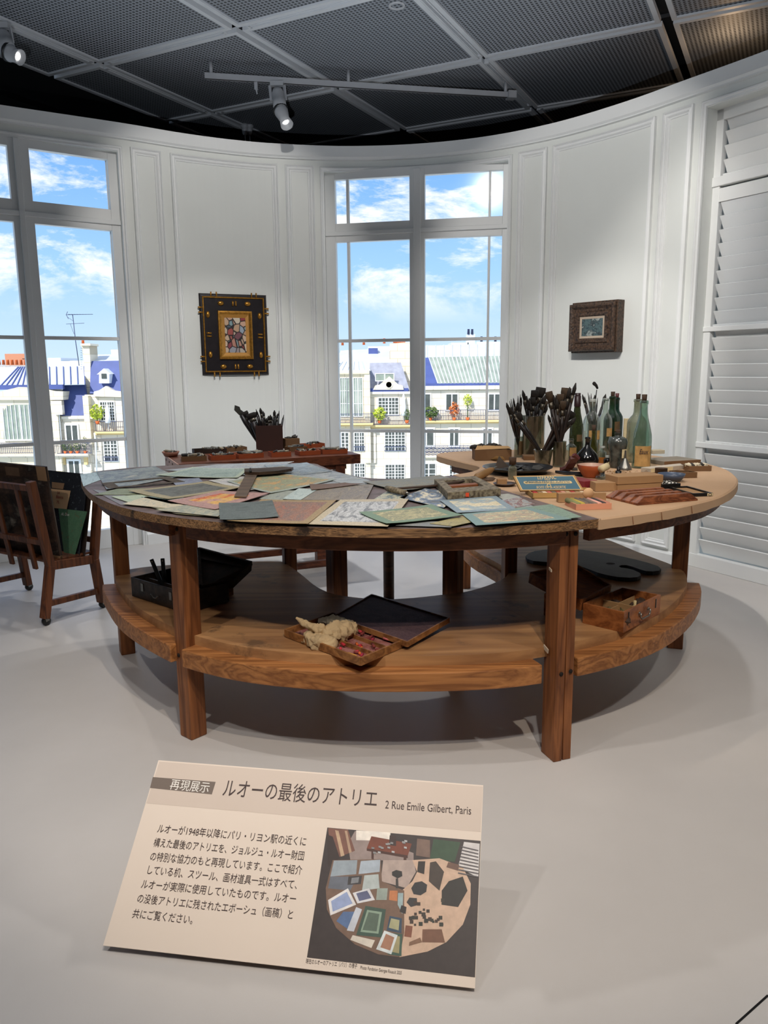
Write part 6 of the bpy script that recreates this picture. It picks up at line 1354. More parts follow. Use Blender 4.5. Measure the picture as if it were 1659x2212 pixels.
bp = [at(1068, 1013, ZK + .042), at(1099, 1009, ZK + .04), at(1078, 985, ZK + .085)]; MB().add(bp + [p + Vector((0, .002, .001)) for p in bp], [(0, 1, 2), (5, 4, 3), (0, 3, 4, 1), (1, 4, 5, 2), (2, 5, 3, 0)]).build('blade', M('rusty_blade', C(74, 62, 52), .45, metal=.5, var=.3), t)
glassware('small_bottle', 'small dusty bottle with brown screw cap, before the black plate', 'bottle', 1108, 1036, 997, 9.5, 'medicine', g_murky, cork=(988, 8.2, m_cork, 'cap'))
t = crumple('rag', 'small twisted dark rag left of the little dish', 'rag', at(1052, 1039, ZK), .034, .011, .010, M('brown_rag', C(88, 72, 60), .9, var=.3, scale=50), 7, yaw=.25)
cD = at(1090, 1049, ZK); rD = 25 * scale_at(cD); t = thing('saucer', 'small dark saucer with a cork block on it', 'saucer', cD)
MB().lathe([(.0, 0), (.6 * rD, 0), (.95 * rD, .007), (rD, .010), (.95 * rD, .011), (.6 * rD, .004), (.0, .004)], 28, cD, close=True).build('dish', M('brown_saucer_glaze', C(66, 52, 46), .3, var=.3), t)
so = MB().box(-.019, .019, -.014, .014, .005, .028, Matrix.Translation(cD + Vector((-.012, -.004, 0)))).build('cork_block', M('lettered_cork', C(150, 112, 74), .8, var=.15), None, bevel=.002); tag(so, 'pale cork block sitting on the small saucer', 'block')
# --- jars and their brushes
jl, cjl, rjl, hjl = glassware('glass_jar', 'narrow glass jar with label left of the big brush jar', 'jar', 1121, 988, 943, 9.5, 'jar', g_jar, patch=((953, 983, -5, 60, m_lbld, 'label', None),))
jb, cjb, rjb, hjb = glassware('glass_jar', 'big tall clear jar packed with brushes', 'jar', 1154.6, 990, 897, 24, 'straight', g_jar)
jt, cjt, rjt, hjt = glassware('glass_tumbler', 'flared glass tumbler with brushes splayed both ways', 'glass', 1176, 1009, 970.7, 21, 'tumbler', g_jar)
jr, cjr, rjr, hjr = glassware('glass_jar', 'straight clear jar of brushes right of the tumbler', 'jar', 1210, 1009, 953, 14, 'straight', g_jar)
jk, cjk, rjk, hjk = glassware('glass_jar', 'plain jar of brushes hidden behind the clear bottles', 'jar', 1283, 978, 915, 13, 'straight', g_jar)
GJ = {'left': 'brushes in the narrow left jar', 'big': 'brushes in the big jar', 'tum': 'brushes in the tumbler', 'right': 'brushes in the right jar', 'back': 'brushes behind the clear bottles'}
def put(c, r, tips, grp, default, wk=1.0, special={}):
    for i, (x, y, kind, w) in enumerate(tips):
        a = rnd.uniform(0, 6.28); rr = rnd.uniform(.1, .6) * r
        tip = atY(x, y, c.y + rnd.uniform(-.6, .6) * r); dx = (tip.x - c.x)
        end = Vector((c.x - max(-.6 * r, min(.6 * r, dx * .35)), c.y + rr * math.sin(a), c.z + .012))
        brush(special.get(i, default), tip, end, w * scale_at(c), kind, rnd.randrange(4), grp, rnd)
put(cjl, rjl, [(1094, 870, 'round', 6), (1101, 866, 'thin', 4), (1104, 862, 'thin', 4), (1109, 860, 'round', 4), (1113, 872, 'thin', 4), (1119, 855, 'thin', 5), (1124, 852, 'thin', 5), (1126, 858, 'round', 5)], GJ['left'], 'dark thin brush standing in the narrow left jar', special={0: 'fat round brush leaning furthest left out of the narrow jar'})
put(cjb, rjb, [(1129, 843, 'round', 7), (1134, 856, 'flat', 6), (1143, 860, 'round', 7), (1148, 851, 'round', 6), (1152, 858, 'flat', 6), (1156, 843, 'flat', 8), (1161, 843, 'flat', 7), (1169, 837, 'flat', 12), (1178, 853, 'round', 9), (1180, 866, 'flat', 7), (1140, 870, 'thin', 5), (1165, 868, 'thin', 5), (1174, 872, 'thin', 6)], GJ['big'], 'dark brush standing upright in the big clear jar', special={7: 'widest square flat brush rising above the big jar', 0: 'long round brush leaning left in the big jar'})
put(cjt, rjt, [(1096, 876, 'round', 6), (1100, 884, 'round', 6), (1106, 899, 'round', 6), (1118, 892, 'flat', 6)], GJ['tum'], 'long dark brush slanting left out of the tumbler', special={0: 'topmost long brush slanting left out of the tumbler'})
put(cjt, rjt, [(1232, 858, 'round', 7), (1236, 866, 'round', 7), (1229, 874, 'flat', 7), (1238, 890, 'flat', 8), (1222, 872, 'round', 7), (1244, 902, 'round', 9), (1226, 896, 'flat', 8), (1216, 890, 'flat', 7), (1210, 902, 'round', 7), (1234, 908, 'round', 8)], GJ['tum'], 'dark brush slanting right out of the tumbler', special={5: 'thick-headed round brush slanting furthest right out of the tumbler'})
put(cjr, rjr, [(1185, 846, 'flat', 8), (1196, 853, 'round', 6), (1201, 853, 'round', 6), (1211, 851, 'flat', 8), (1224, 838, 'flat', 13), (1231, 836, 'round', 8), (1240, 841, 'round', 8), (1244, 827, 'round', 8), (1190, 868, 'flat', 6), (1206, 868, 'round', 6), (1217, 866, 'flat', 7), (1200, 880, 'flat', 7), (1212, 884, 'round', 6), (1188, 884, 'thin', 5), (1195, 892, 'round', 6), (1221, 858, 'thin', 5)], GJ['right'], 'dark brush crowded in the straight right jar', special={4: 'broad brown flat brush in the right jar', 7: 'tallest pointed round brush beside the olive bottle'})
put(cjk, rjk, [(1270, 848, 'thin', 4), (1274, 853, 'thin', 4), (1277, 850, 'thin', 4), (1285, 853, 'round', 6), (1291, 859, 'thin', 4), (1309, 850, 'knife', 6), (1258, 852, 'round', 5), (1263, 856, 'thin', 4)], GJ['back'], 'thin dark brush behind the clear bottles', special={3: 'round-headed brush just behind the first clear bottle', 5: 'dark palette knife leaning right behind the clear bottles', 6: 'round brush right behind the neck of the olive bottle'})
put(cjb, rjb, [(1131, 862, 'round', 6), (1138, 874, 'flat', 6), (1146, 872, 'round', 6), (1159, 860, 'flat', 7), (1171, 862, 'round', 7), (1183, 876, 'round', 6), (1163, 880, 'thin', 6), (1150, 882, 'round', 6)], GJ['big'], 'dark brush standing upright in the big clear jar')
put(cjr, rjr, [(1187, 858, 'round', 7), (1193, 874, 'flat', 7), (1203, 862, 'round', 7), (1209, 874, 'flat', 7), (1215, 860, 'round', 7), (1220, 880, 'round', 7), (1226, 864, 'round', 7), (1198, 866, 'thin', 6), (1184, 896, 'round', 6), (1206, 896, 'flat', 7), (1231, 870, 'round', 7)], GJ['right'], 'dark brush crowded in the straight right jar')
put(cjl, rjl, [(1098, 880, 'round', 5), (1107, 878, 'thin', 5), (1117, 870, 'round', 5), (1122, 874, 'thin', 5)], GJ['left'], 'dark thin brush standing in the narrow left jar')
tb0 = atY(1287, 858, cjk.y); t = thing('paint_brush', 'bent-headed brush rising highest above the clear bottles', 'brush', cjk, GJ['back'])
MB().tube([cjk + Vector((0, 0, .012)), tb0, atY(1289, 842, cjk.y)], [.003, .0028, .0025], 7).build('handle', m_hand[3], t); MB().tube([atY(1291, 840, cjk.y), atY(1288, 833, cjk.y), atY(1283, 828, cjk.y), atY(1281, 826, cjk.y)], [.005, .008, .010, .006], 8, flat=.5).build('bristles', m_hair, t)
# --- bottles
glassware('wine_bottle', 'olive bottle with dark maroon neck, beside the brushes', 'bottle', 1246, 994, 856, 15, 'slope', g_olive, cork=(849, 6.4, m_wax2, 'stopper'), lip=(7.0, .05, m_wax2), patch=((939, 954, -10, 40, m_lbld, 'label', None),))
glassware('clear_bottle', 'tall clear litre bottle with grey lip, behind the round black flask', 'bottle', 1279, 1000, 862.4, 19, 'litre', g_clear, lip=(7.2, .012, m_capg), patch=((930, 949, -30, -5, m_lbl, 'label', None), (930, 950, 22, 50, m_lbl, 'label', None)))
glassware('clear_bottle', 'clear bottle with orange label, between the litre bottle and green bottles', 'bottle', 1307, 992, 861, 15.5, 'bordeaux', g_clear, lip=(6.6, .010, m_capg), patch=((925, 943, 0, 62, m_lbl, 'label', None),))
glassware('wine_bottle', 'green corked bottle with brown label, left of the two green ones', 'bottle', 1322, 988, 856, 17, 'bordeaux', g_green, cork=(846, 4.6, m_cork, 'cork'), patch=((911, 932, 5, 70, m_lbld, 'label', None),))
glassware('wine_bottle', 'darker green corked bottle, right and rear of the two green ones', 'bottle', 1331, 980, 858.5, 14, 'bordeaux', g_dgreen, cork=(849.5, 4, m_red, 'cork'))
solidbox('booklet', 'yellow printed card standing behind the smoky flask', 'card', (1344.5, 986), (1359, 986), (1345, 983), 904, m_lblc, part='card', depth=.012)
glassware('murky_bottle', 'milky stained corked bottle behind the bottle with big brown label', 'bottle', 1377, 1000, 862, 20.5, 'bordeaux', g_murky, cork=(851, 4.8, m_cork, 'cork'), patch=())
glassware('labelled_bottle', 'pale green sloping bottle with big brown handwritten label, front right', 'bottle', 1389.6, 1012, 865, 20, 'slope', g_pale, cork=(852, 5.6, m_cork, 'cork'), patch=((964, 1008, -62, 48, m_lbl, 'label', 'Eaux'),))
glassware('slim_bottle', 'slim yellow-green bottle with cork, right behind the round black flask', 'bottle', 1282, 1002, 930, 9.5, 'slope', g_yellow, cork=(918, 4.2, m_cork, 'cork'))
glassware('round_flask', 'round-bellied black glass flask with a long neck', 'bottle', 1272.5, 1012, 944, 25, 'round', m_dglz)
glassware('smoky_flask', 'square-shouldered smoky flask with a stopper, before the green bottles', 'bottle', 1337, 1012, 934, 21, 'square', m_smoke, cork=(928, 5, m_cork, 'stopper'), patch=((971, 990, 10, 55, m_lblc, 'label', None),))
glassware('medicine_bottle', 'small clear medicine bottle with tan label, left of the round flask', 'bottle', 1235, 998, 947, 11.7, 'medicine', g_clear, patch=((967, 985, -28, 60, m_lbl, 'label', None),))
glassware('medicine_bottle', 'small clear bottle with amber liquid and grey cap, right of the round flask', 'bottle', 1302, 1003, 964, 9.5, 'medicine', g_clear, lip=(5.4, .008, m_capg), patch=((988, 1001, -70, 70, M('amber_liquid', C(140, 88, 40), .3, var=.15), 'liquid', None),))
glassware('small_jar', 'tiny black jar with pale label beside the smoky flask', 'jar', 1313.7, 1008, 984, 8.5, 'medicine', m_dglz, lip=(5, .010, m_capg), patch=((998, 1006, -10, 60, m_lblc, 'label', None),))
glassware('vial', 'tiny glass vial standing in front of the round black flask', 'bottle', 1266, 1012, 982, 9, 'medicine', g_jar, patch=((1000, 1010, 5, 60, m_lblc, 'label', None),))
# funnel
cF_, rF = place(1353, 1016, 14.5); hF = atY(1353, 973, cF_.y).z - cF_.z; t = thing('funnel', 'upturned tin funnel beside the labelled bottle', 'funnel', cF_)
MB().lathe([(rF, 0), (rF, .006), (.93 * rF, .012), (.20 * rF, hF * .60)], 24, cF_, close=True).build('cone', m_metal, t); MB().lathe([(.20 * rF, hF * .59), (.13 * rF, hF)], 14, cF_, close=True).build('spout', m_metal, t)
# orange bowl, roll of paper in it
cB = at(1283, 1033, ZK); rB_ = 32.5 * scale_at(cB); cB.y += rB_ * .55; hB = .052; t = thing('bowl', 'orange-brown glazed bowl with pale inside', 'bowl', cB)
MB().lathe([(.0, 0), (.56 * rB_, 0), (.60 * rB_, .005), (.88 * rB_, hB * .6), (rB_, hB), (.97 * rB_, hB + .001)], 36, cB, close=True).build('outside', M('terracotta_glaze', C(156, 76, 40), .35, var=.12), t)
MB().lathe([(.97 * rB_, hB + .001), (.84 * rB_, hB * .55), (.5 * rB_, .010), (.0, .008)], 36, cB, close=True).build('inside', M('pinkish_glaze', C(190, 156, 138), .35, var=.08), t)
q0, q1 = at(1297, 1014, ZK + .065), at(1312, 1007, ZK + .075); t = thing('paper_roll', 'cream printed paper roll leaning in the orange bowl', 'paper', q0); MB().tube([q0, q1], .014, 12).build('roll', m_lblc, t)
# ink bottles at the front
t, c, r, h = glassware('ink_bottle', 'squat ink bottle with tall black stopper, before the orange bowl', 'bottle', 1303, 1036, 1022, 14, 'ink', g_clear, cork=(1010, 6.2, m_blackp, 'stopper'))
t, c, r, h = glassware('ink_bottle', 'squat ink bottle with stepped black stopper, behind the big carton', 'bottle', 1338, 1031, 1024, 11, 'ink', g_clear, cork=(1017, 6.6, m_blackp, 'stopper')); MB().lathe([(.0, h), (.007, h), (.008, h + .030), (.0, h + .030)], 12, c).build('stopper_knob', m_blackp, t)
# gold shavings spread on the paper
mb = MB()
for i in range(150):
    p = at(rnd.gauss(1338, 15), rnd.uniform(1017, 1028), ZK + .002); s_ = rnd.uniform(.002, .005); a = rnd.uniform(0, 3); mb.add([p + Vector((s_ * math.cos(a), s_ * math.sin(a), 0)), p + Vector((-s_ * math.sin(a) * .5, s_ * math.cos(a) * .5, rnd.uniform(0, .004))), p - Vector((s_ * math.cos(a), s_ * math.sin(a), 0)), p + Vector((s_ * math.sin(a) * .5, -s_ * math.cos(a) * .5, .001))], [(0, 1, 2, 3)])
o = mb.build('shavings', M('golden_shaving', C(156, 118, 62), .35, metal=.5, var=.4, scale=200)); tag(o, 'scatter of golden shavings in front of the funnel', 'shavings'); o['kind'] = 'stuff'
# maroon scraper and dark spatula
ps = [at(1216, 1017, ZK + .008), at(1229, 1010, ZK + .03), at(1236, 998, ZK + .06), at(1241, 988, ZK + .088), at(1247, 986, ZK + .093)]; t = thing('scraper', 'maroon curved wooden scraper standing by the tumbler', 'scraper', ps[0])
mb = MB()
for a, b_2, w0 in zip(ps, ps[1:], (.03, .034, .034, .03)): mb.beam(a, b_2 + (b_2 - a) * .08, w0, .013, (0, 1, .4))
mb.build('handle', m_red, t); MB().box(-.012, .03, -.01, .01, 0, .014, Matrix.Translation(ps[0])).build('foot', m_red, t)
t = thing('spatula', 'dark blue-grey spatula lying in front of the maroon scraper', 'spatula', at(1232, 1022, ZK)); MB().tube([at(1200, 1019, ZK + .006), at(1225, 1022, ZK + .008), at(1264, 1025, ZK + .008)], [.006, .009, .010], 10, flat=.5).build('body', M('blue_grey_steel', C(70, 76, 86), .3, metal=.6, var=.15), t)
crumple('clay_lump', 'small brown lump lying behind the spatula', 'lump', at(1240, 1016, ZK), .014, .012, .008, m_ragd, 44)
# --- open box of pastels with printed lid
zb = ZK; T, w, dp = rect3((1150, 1077), (1287, 1075), (1124, 1066), zb); hB2 = .019
t = thing('pastel_box', 'open flat pastel box whose blue lid is printed with gold lettering', 'box', T @ Vector((w / 2, dp / 2, 0)))
mb = MB(); mb.box(0, w, 0, .003, 0, hB2, T); mb.box(0, w, dp - .003, dp, 0, hB2, T); mb.box(0, .003, 0, dp, 0, hB2, T); mb.box(w - .003, w, 0, dp, 0, hB2, T); mb.box(0, w, 0, dp, 0, .003, T); mb.build('tray', M('gold_tan_card', C(176, 140, 84), .6, var=.08), t)
hp0, hp1 = at(1124, 1060, zb + hB2), at(1261, 1058.7, zb + hB2); lx = (hp1 - hp0).normalized(); ly = (Vector((-lx.y, lx.x, 0)) * .62 + Vector((0, 0, 1))).normalized(); ln_ = lx.cross(ly).normalized()
def onL(px_, py_, lift=0.0):
    d = ray(px_, py_); o = hp0 + ln_ * lift - Vector((0, 0, EYE)); tt = o.dot(ln_) / d.dot(ln_); return Vector((0, 0, EYE)) + d * tt
L4 = [onL(*p) for p in ((1124, 1060), (1261, 1058.7), (1241, 1026), (1108.5, 1028))]
m_lidb = M('tan_lid_edge', C(168, 130, 78), .6, var=.1); m_blue = M('blue_green_print', C(46, 92, 112), .45, var=.05); m_gold = M('pale_gold_print', C(214, 188, 134), .5)
lid = MB().add(L4 + [p - ln_ * .010 for p in L4], [(0, 1, 2, 3), (7, 6, 5, 4), (0, 4, 5, 1), (1, 5, 6, 2), (2, 6, 7, 3), (3, 7, 4, 0)]).build('lid', m_lidb, t)
cL = sum(L4, Vector()) / 4
def inL(u, v, lift): return (L4[0] * (1 - u) + L4[1] * u) * (1 - v) + (L4[3] * (1 - u) + L4[2] * u) * v + ln_ * lift
def lq(nm, u0, u1, v0, v1, mat, lift): return MB().add([inL(u0, v0, lift), inL(u1, v0, lift), inL(u1, v1, lift), inL(u0, v1, lift)], [(0, 1, 2, 3)]).build(nm, mat, lid)
lq('gold_border', .03, .97, .05, .94, m_gold, .0004); lq('blue_ground', .042, .958, .07, .92, m_blue, .0007); lq('title_strip', .13, .87, .44, .62, m_gold, .001); lq('title_strip_end', .115, .885, .47, .59, m_gold, .001)
def ltext(s, u0, u1, v, h, mat, lift=.0014, bold=0): A, B = inL(u0, v, lift), inL(u1, v, lift); text(s, h, mat, A, B - A, ly, lid, 'lettering', bold, fit=(B - A).length, lift=.0002)
ltext('LEFRANC', .36, .66, .74, .020, m_gold); ltext('PARIS', .47, .55, .655, .008, m_gold); ltext('PASTELS FERMES SURFINS', .16, .84, .49, .018, m_blue); ltext('BOITE DE 36 ASSORTIE', .27, .73, .12, .014, m_gold)
cM = inL(.49, .32, .0012); RL = Matrix((( lx.x, ly.x, ln_.x), (lx.y, ly.y, ln_.y), (lx.z, ly.z, ln_.z))).to_4x4(); MB().lathe([(.005, 0), (.0075, 0), (.0075, .0003), (.005, .0003)], 20, cM, RL, close=True).build('round_mark', m_gold, lid)
PC = [C(170, 60, 56), C(196, 110, 96), C(206, 150, 130), C(150, 120, 84), C(120, 104, 90), C(186, 160, 120), C(214, 190, 160), C(172, 84, 60)]
m_past = [M('pastel_stick_%d' % i, c, .85, var=.08) for i, c in enumerate(PC)]
for i in range(12):
    u = w * (.05 + .075 * i); L_ = dp * .4
    for row in (0,): MB_ = MB().box(u, u + w * .065, dp * .25, dp * .25 + L_, hB2 * .35, hB2 * .85, T).build('pastel_stick', m_past[(i * 3) % 8], None); tag(MB_, 'pastel stick lying in a row inside the printed pastel box', 'pastel', 'pastels in the printed box')
solidbox('red_box', 'flat dark red box just behind right end of the pastel lid', 'box', (1262, 1056), (1290, 1053), (1255, 1046), 1040, M('dark_red_card', C(120, 36, 44), .5, var=.1), depth=.10)
# --- pink-edged carton of chalks with its lid
m_pink = M('salmon_card', C(206, 142, 112), .7, var=.05); m_tan = M('tan_card', C(160, 124, 86), .7, var=.06)
t, T, w, dp, h = solidbox('carton_lid', 'tan carton lid with thumb notch leaning behind the chalk carton', 'lid', (1206, 1086), (1309, 1084), (1204, 1080), 1066, m_tan, part='lid', depth=.025)
MB().lathe([(.0, 0), (.018, 0), (.018, .0006), (.0, .0006)], 24, T @ Vector((w * .62, -.0008, h)), T.to_3x3().to_4x4() @ Matrix.Rotation(PI / 2, 4, 'X') , 1, 1).build('thumb_notch', m_cream, t)
t, T, w, dp, h = tray('chalk_carton', 'open pinkish carton of thick chalks in front of the carton lid', 'box', (1244, 1102), (1321, 1099.5), (1214, 1091), 1089.5, m_pink)
for i in range(8):
    u = w * (.02 + .12 * i); cc_ = [C(126, 128, 84), C(172, 152, 70), C(110, 96, 84), C(90, 82, 78), C(120, 104, 92), C(214, 156, 140), C(60, 54, 54), C(176, 120, 100)][i]
    tag(MB().tube([T @ Vector((u, dp * .9, h * .95)), T @ Vector((u + w * .10, dp * .12, h * .75))], .0085 if i < 3 else .007, 10).build('chalk', M('chalk_%d' % i, cc_, .9, var=.1)), ['thick olive-green chalk at left of the chalk carton', 'thick mustard-yellow chalk in the chalk carton', 'grey-brown chalk third from left in the chalk carton', 'dark grey chalk fourth from left in the chalk carton', 'dull brown chalk in the middle of the chalk carton', 'pink chalk in the chalk carton', 'black chalk in the chalk carton', 'salmon chalk at right end of the chalk carton'][i], 'chalk', 'chalks in the carton')
# --- cartons
t, T, w, dp, h = solidbox('small_carton', 'small plain tan carton between the red box and big carton', 'box', (1286, 1062), (1332, 1061), (1284, 1056), 1043, m_tan, depth=.06)
t, T, w, dp, h = solidbox('big_carton', 'larger tan lidded carton behind the grooved wooden rack', 'box', (1334, 1062), (1430, 1057), (1333, 1050), 1048, m_tan, depth=.085); MB().box(-.002, w + .002, -.002, dp + .002, h + .0015, h + (hz(1334, 1030, T) - h), T).build('lid', m_tan, t, bevel=.002)
# --- grooved rack with four ridges
m_rackw = WOOD('reddish_rack_wood', C(88, 46, 28), C(146, 88, 56), 'X', .5, 2, 14)
T, w, dp = rect3((1377, 1092), (1507, 1081), (1312, 1074.5), ZK); t = thing('grooved_rack', 'reddish wooden rack with four long pointed ridges', 'rack', T @ Vector((w / 2, dp / 2, 0)))
MB().box(0, w, 0, dp, 0, .006, T).build('base', m_rackw, t)
for k in range(4):
    y0, y1 = dp * (k / 4 + .01), dp * ((k + 1) / 4 - .02); ym = (y0 + y1) / 2; hh = .021
    vs = [(.0, y0, .006), (w, y0, .006), (w, y1, .006), (0, y1, .006), (.028, y0 + .003, .006 + hh), (w - .03, y0 + .003, .006 + hh), (w - .03, ym + .004, .006 + hh), (.028, ym + .004, .006 + hh)]
    MB().add([T @ Vector(v) for v in vs], [(3, 2, 1, 0), (4, 5, 6, 7), (0, 1, 5, 4), (1, 2, 6, 5), (2, 3, 7, 6), (3, 0, 4, 7)]).build('ridge', m_rackw, t, bevel=.0015)
# --- black trays
t, T, w, dp, h = tray('black_tray', 'black tray full of white chips, behind the open black tray', 'tray', (1431, 1058), (1470, 1056), (1430, 1048), 1046, m_blackp, depth=.075)
mb = MB()
for i in range(80):
    p = T @ Vector((rnd.uniform(.006, w - .006), rnd.uniform(.006, dp - .006), h * rnd.uniform(.75, 1.15))); s_ = rnd.uniform(.003, .007); a = rnd.uniform(0, 3); mb.add([p + Vector((s_ * math.cos(a), s_ * math.sin(a), .001)), p + Vector((-s_ * math.sin(a), s_ * math.cos(a), rnd.uniform(0, .005))), p - Vector((s_ * math.cos(a), s_ * math.sin(a), 0))], [(0, 1, 2)])
o = mb.build('white_chips', M('white_chips_mat', C(206, 204, 196), .8, var=.2)); tag(o, 'white chips filling the black tray', 'chips'); o['kind'] = 'stuff'
t, T, w, dp, h = tray('black_tray', 'open empty black tray with small round-marked label on its end', 'tray', (1497, 1073), (1540, 1071.5), (1454, 1057), 1066, m_blackp, inner=m_tan, wall=.006)
MB().box(w - .022, w - .002, -.0012, -.0004, h * .1, h * .95, T).build('label', m_lblc, t); MB().lathe([(.004, 0), (.006, 0), (.006, .0004), (.004, .0004)], 16, T @ Vector((w - .012, -.0016, h * .52)), T.to_3x3().to_4x4() @ Matrix.Rotation(PI / 2, 4, 'X'), close=True).build('round_mark', m_ink, t)
# --- blue dish, brown cup
cB = at(1455, 1041, ZK); rB_ = 29 * scale_at(cB); cB.y += rB_ * .5; t = thing('blue_dish', 'shallow slate-blue dish with greenish residue', 'dish', cB); m_bl = M('slate_blue_enamel', C(70, 82, 104), .35, var=.12)
MB().lathe([(.0, 0), (.66 * rB_, 0), (.92 * rB_, .018), (rB_, .030), (.97 * rB_, .030), (.88 * rB_, .018), (.62 * rB_, .005), (.0, .005)], 36, cB, close=True).build('dish', m_bl, t); MB().lathe([(.0, .0065), (.72 * rB_, .0065)], 24, cB, close=True).build('residue', M('greenish_residue', C(96, 98, 84), .6, var=.3, scale=60), t)
glassware('brown_cup', 'stubby brown pot standing in the blue dish', 'cup', 1431, 1034, 1011, 13, 'straight', M('brown_crusted_pot', C(74, 54, 38), .7, var=.35, scale=40, bump=.4), part='pot')
# --- stack of boards and boxes at far right
t, T, w, dp, h = tray('cardboard_tray', 'small cardboard tray of dark and cream bits near the right table edge', 'tray', (1488, 1018), (1537, 1017.5), (1487, 1010), 1007, m_card, depth=.09)
for i in range(6): crumple('scrap', 'crumpled scrap in the small right cardboard tray', 'scrap', T @ Vector((w * (.15 + .14 * i), dp * .5, h * .55)), .016, .02, .012, [m_ragl, m_ragd, m_ragl][i % 3], 60 + i, 'scraps in the right tray')
t, T, w, dp, h = solidbox('board_stack', 'thick wooden-edged drawing board lying at far right behind the white box', 'board', (1435, 1006), (1512, 1001.5), (1408, 996), 997, M('grey_board_top', C(128, 118, 104), .7, var=.12), depth=.16); MB().box(-.001, w + .001, -.004, 0, 0, h, T).build('wooden_edge', m_card, t)
t, T, w, dp, h = solidbox('white_box', 'long off-white box with printed label, before the drawing board', 'box', (1404, 1022), (1487, 1013), (1402, 1017), 1012, M('off_white_card', C(178, 166, 150), .7, var=.05), depth=.05); MB().box(.005, w * .58, -.0012, -.0002, h * .1, h * .9, T).build('label', m_lblc, t)
t, T, w, dp, h = tray('dark_box', 'brown box with dark inside, right behind the blue dish', 'box', (1462, 1033), (1506, 1032), (1460, 1026), 1021, m_card, depth=.07, inner=m_blackp)
solidbox('grey_packet', 'grey packet lying at the back behind the labelled bottle', 'packet', (1410, 981), (1436, 980), (1409, 978), 973, m_ragl, part='packet', depth=.05)
q = [at(1381, 1027, ZK), at(1409, 1027, ZK), at(1396, 1022, ZK)]; pk = atY(1396, 1015, q[2].y); tag(MB().add([q[0], q[1], q[2] + Vector((0, .03, 0)), pk], [(0, 1, 3), (1, 2, 3), (2, 0, 3), (0, 2, 1)]).build('folded_paper', M('brown_folded_paper', C(122, 98, 76), .8)), 'little peaked fold of brown paper left of the blue dish', 'paper')

# ================================================================== ON THE SIDE TABLE: TRAYS OF PAINT TUBES, BRUSH BOX
m_orange = M('orange_painted_card', C(150, 70, 34), .6, var=.1); m_tube = [M('paint_tube_%d' % i, c, .45, metal=.25, var=.35, scale=60) for i, c in enumerate((C(92, 90, 84), C(128, 124, 112), C(52, 50, 48), C(150, 138, 116)))]
def tubes(T, w, dp, h, n, grp, seed):
    r_ = random.Random(seed)
    for i in range(n):
        u, v = r_.uniform(.1, .9) * w, r_.uniform(.15, .85) * dp; L_ = r_.uniform(.03, .055); a = r_.uniform(0, 6.28); z = h * r_.uniform(.7, 1.05) + .004
        d_ = Vector((math.cos(a) * L_ / 2, math.sin(a) * L_ / 2, r_.uniform(-.004, .007))); c = Vector((min(max(u, .02), w - .02), v, z)); rr = r_.uniform(.006, .010)
        o = MB().tube([T @ (c - d_ * 1.25), T @ (c - d_), T @ (c - d_ * .9), T @ (c + d_ * .2), T @ (c + d_)], [rr * .35, rr * .38, rr, rr, rr * .75], 8, flat=r_.uniform(.45, .9)).build('paint_tube', r_.choice(m_tube))
        tag(o, grp[0], 'paint tube', grp[1])
specs = [
 ('tan cardboard tray of paint tubes, front left on the side table', (392, 997), (447, 994.8), (381, 992), 986.5, m_card, 'crumpled paint tube in the tan front-left tray', 12),
 ('orange tray second from left at front of the side table', (456, 994.8), (510, 992), (447, 990), 984.5, m_orange, 'crumpled paint tube in the second front tray from left', 10),
 ('orange tray third from left at front of the side table', (516.5, 991.3), (570, 988), (508, 986.5), 981, m_orange, 'crumpled paint tube in the third front tray from left', 10),
 ('orange tray right below the dark brush box', (587, 987.7), (629, 985.6), (572, 982), 978, m_orange, 'crumpled paint tube in the tray below the brush box', 4),
 ('orange tray second from right at front of the side table', (648, 984.6), (693, 982), (630, 979), 974.5, m_orange, 'crumpled paint tube in the second front tray from right', 9),
 ('orange tray at the right end of the side table', (697, 981.5), (751, 979.3), (694, 973), 972, m_orange, 'crumpled paint tube in the rightmost tray', 12),
 ('orange tray in back row at right of the side table', (656, 969), (702, 966), (651, 963), 960, m_orange, 'crumpled paint tube in the back right tray', 7),
 ('brown tray behind the second front tray from right', (626, 975.5), (664, 973), (620, 968), 968, m_card, 'crumpled paint tube in the brown tray right of the brush box', 7),
 ('brown tray in back row left of the brush box', (490, 977), (534, 974), (485, 970), 969.5, m_card, 'crumpled paint tube in the back tray left of the brush box', 7),
 ('dark flat tray behind the left front trays', (420, 981), (490, 977.5), (414, 972), 973.5, m_dirtyk, 'crumpled paint tube in the dark flat back tray', 14)]
for i, (lb, fl_, fr2, bk_, tp, mt, tl, n) in enumerate(specs):
    t, T, w, dp, h = tray('paint_tray', lb, 'tray', fl_, fr2, bk_, tp, mt, z0=ZS + .0005, group='trays on the side table', h=.026, depth=(.095 if i < 6 else .08))
    tubes(T, w, dp, h, n, (tl, tl.replace('crumpled paint tube', 'paint tubes')), i)
cB = at(366, 987, ZS + .0005); rB_ = 19 * scale_at(cB); cB.y += rB_ * .6; t = thing('pink_bowl', 'pinkish shallow bowl of dark tubes at left end of the side table', 'bowl', cB)
MB().lathe([(.0, 0), (.7 * rB_, 0), (rB_, .028), (.95 * rB_, .028), (.66 * rB_, .006), (.0, .006)], 28, cB, close=True).build('bowl', M('pink_clay', C(150, 102, 82), .6, var=.1), t)
Tb = Matrix.Translation(cB + Vector((-rB_ * .6, -rB_ * .6, 0))); tubes(Tb, rB_ * 1.2, rB_ * 1.2, .026, 7, ('crumpled paint tube in the pinkish bowl', 'paint tubes in the pink bowl'), 77)
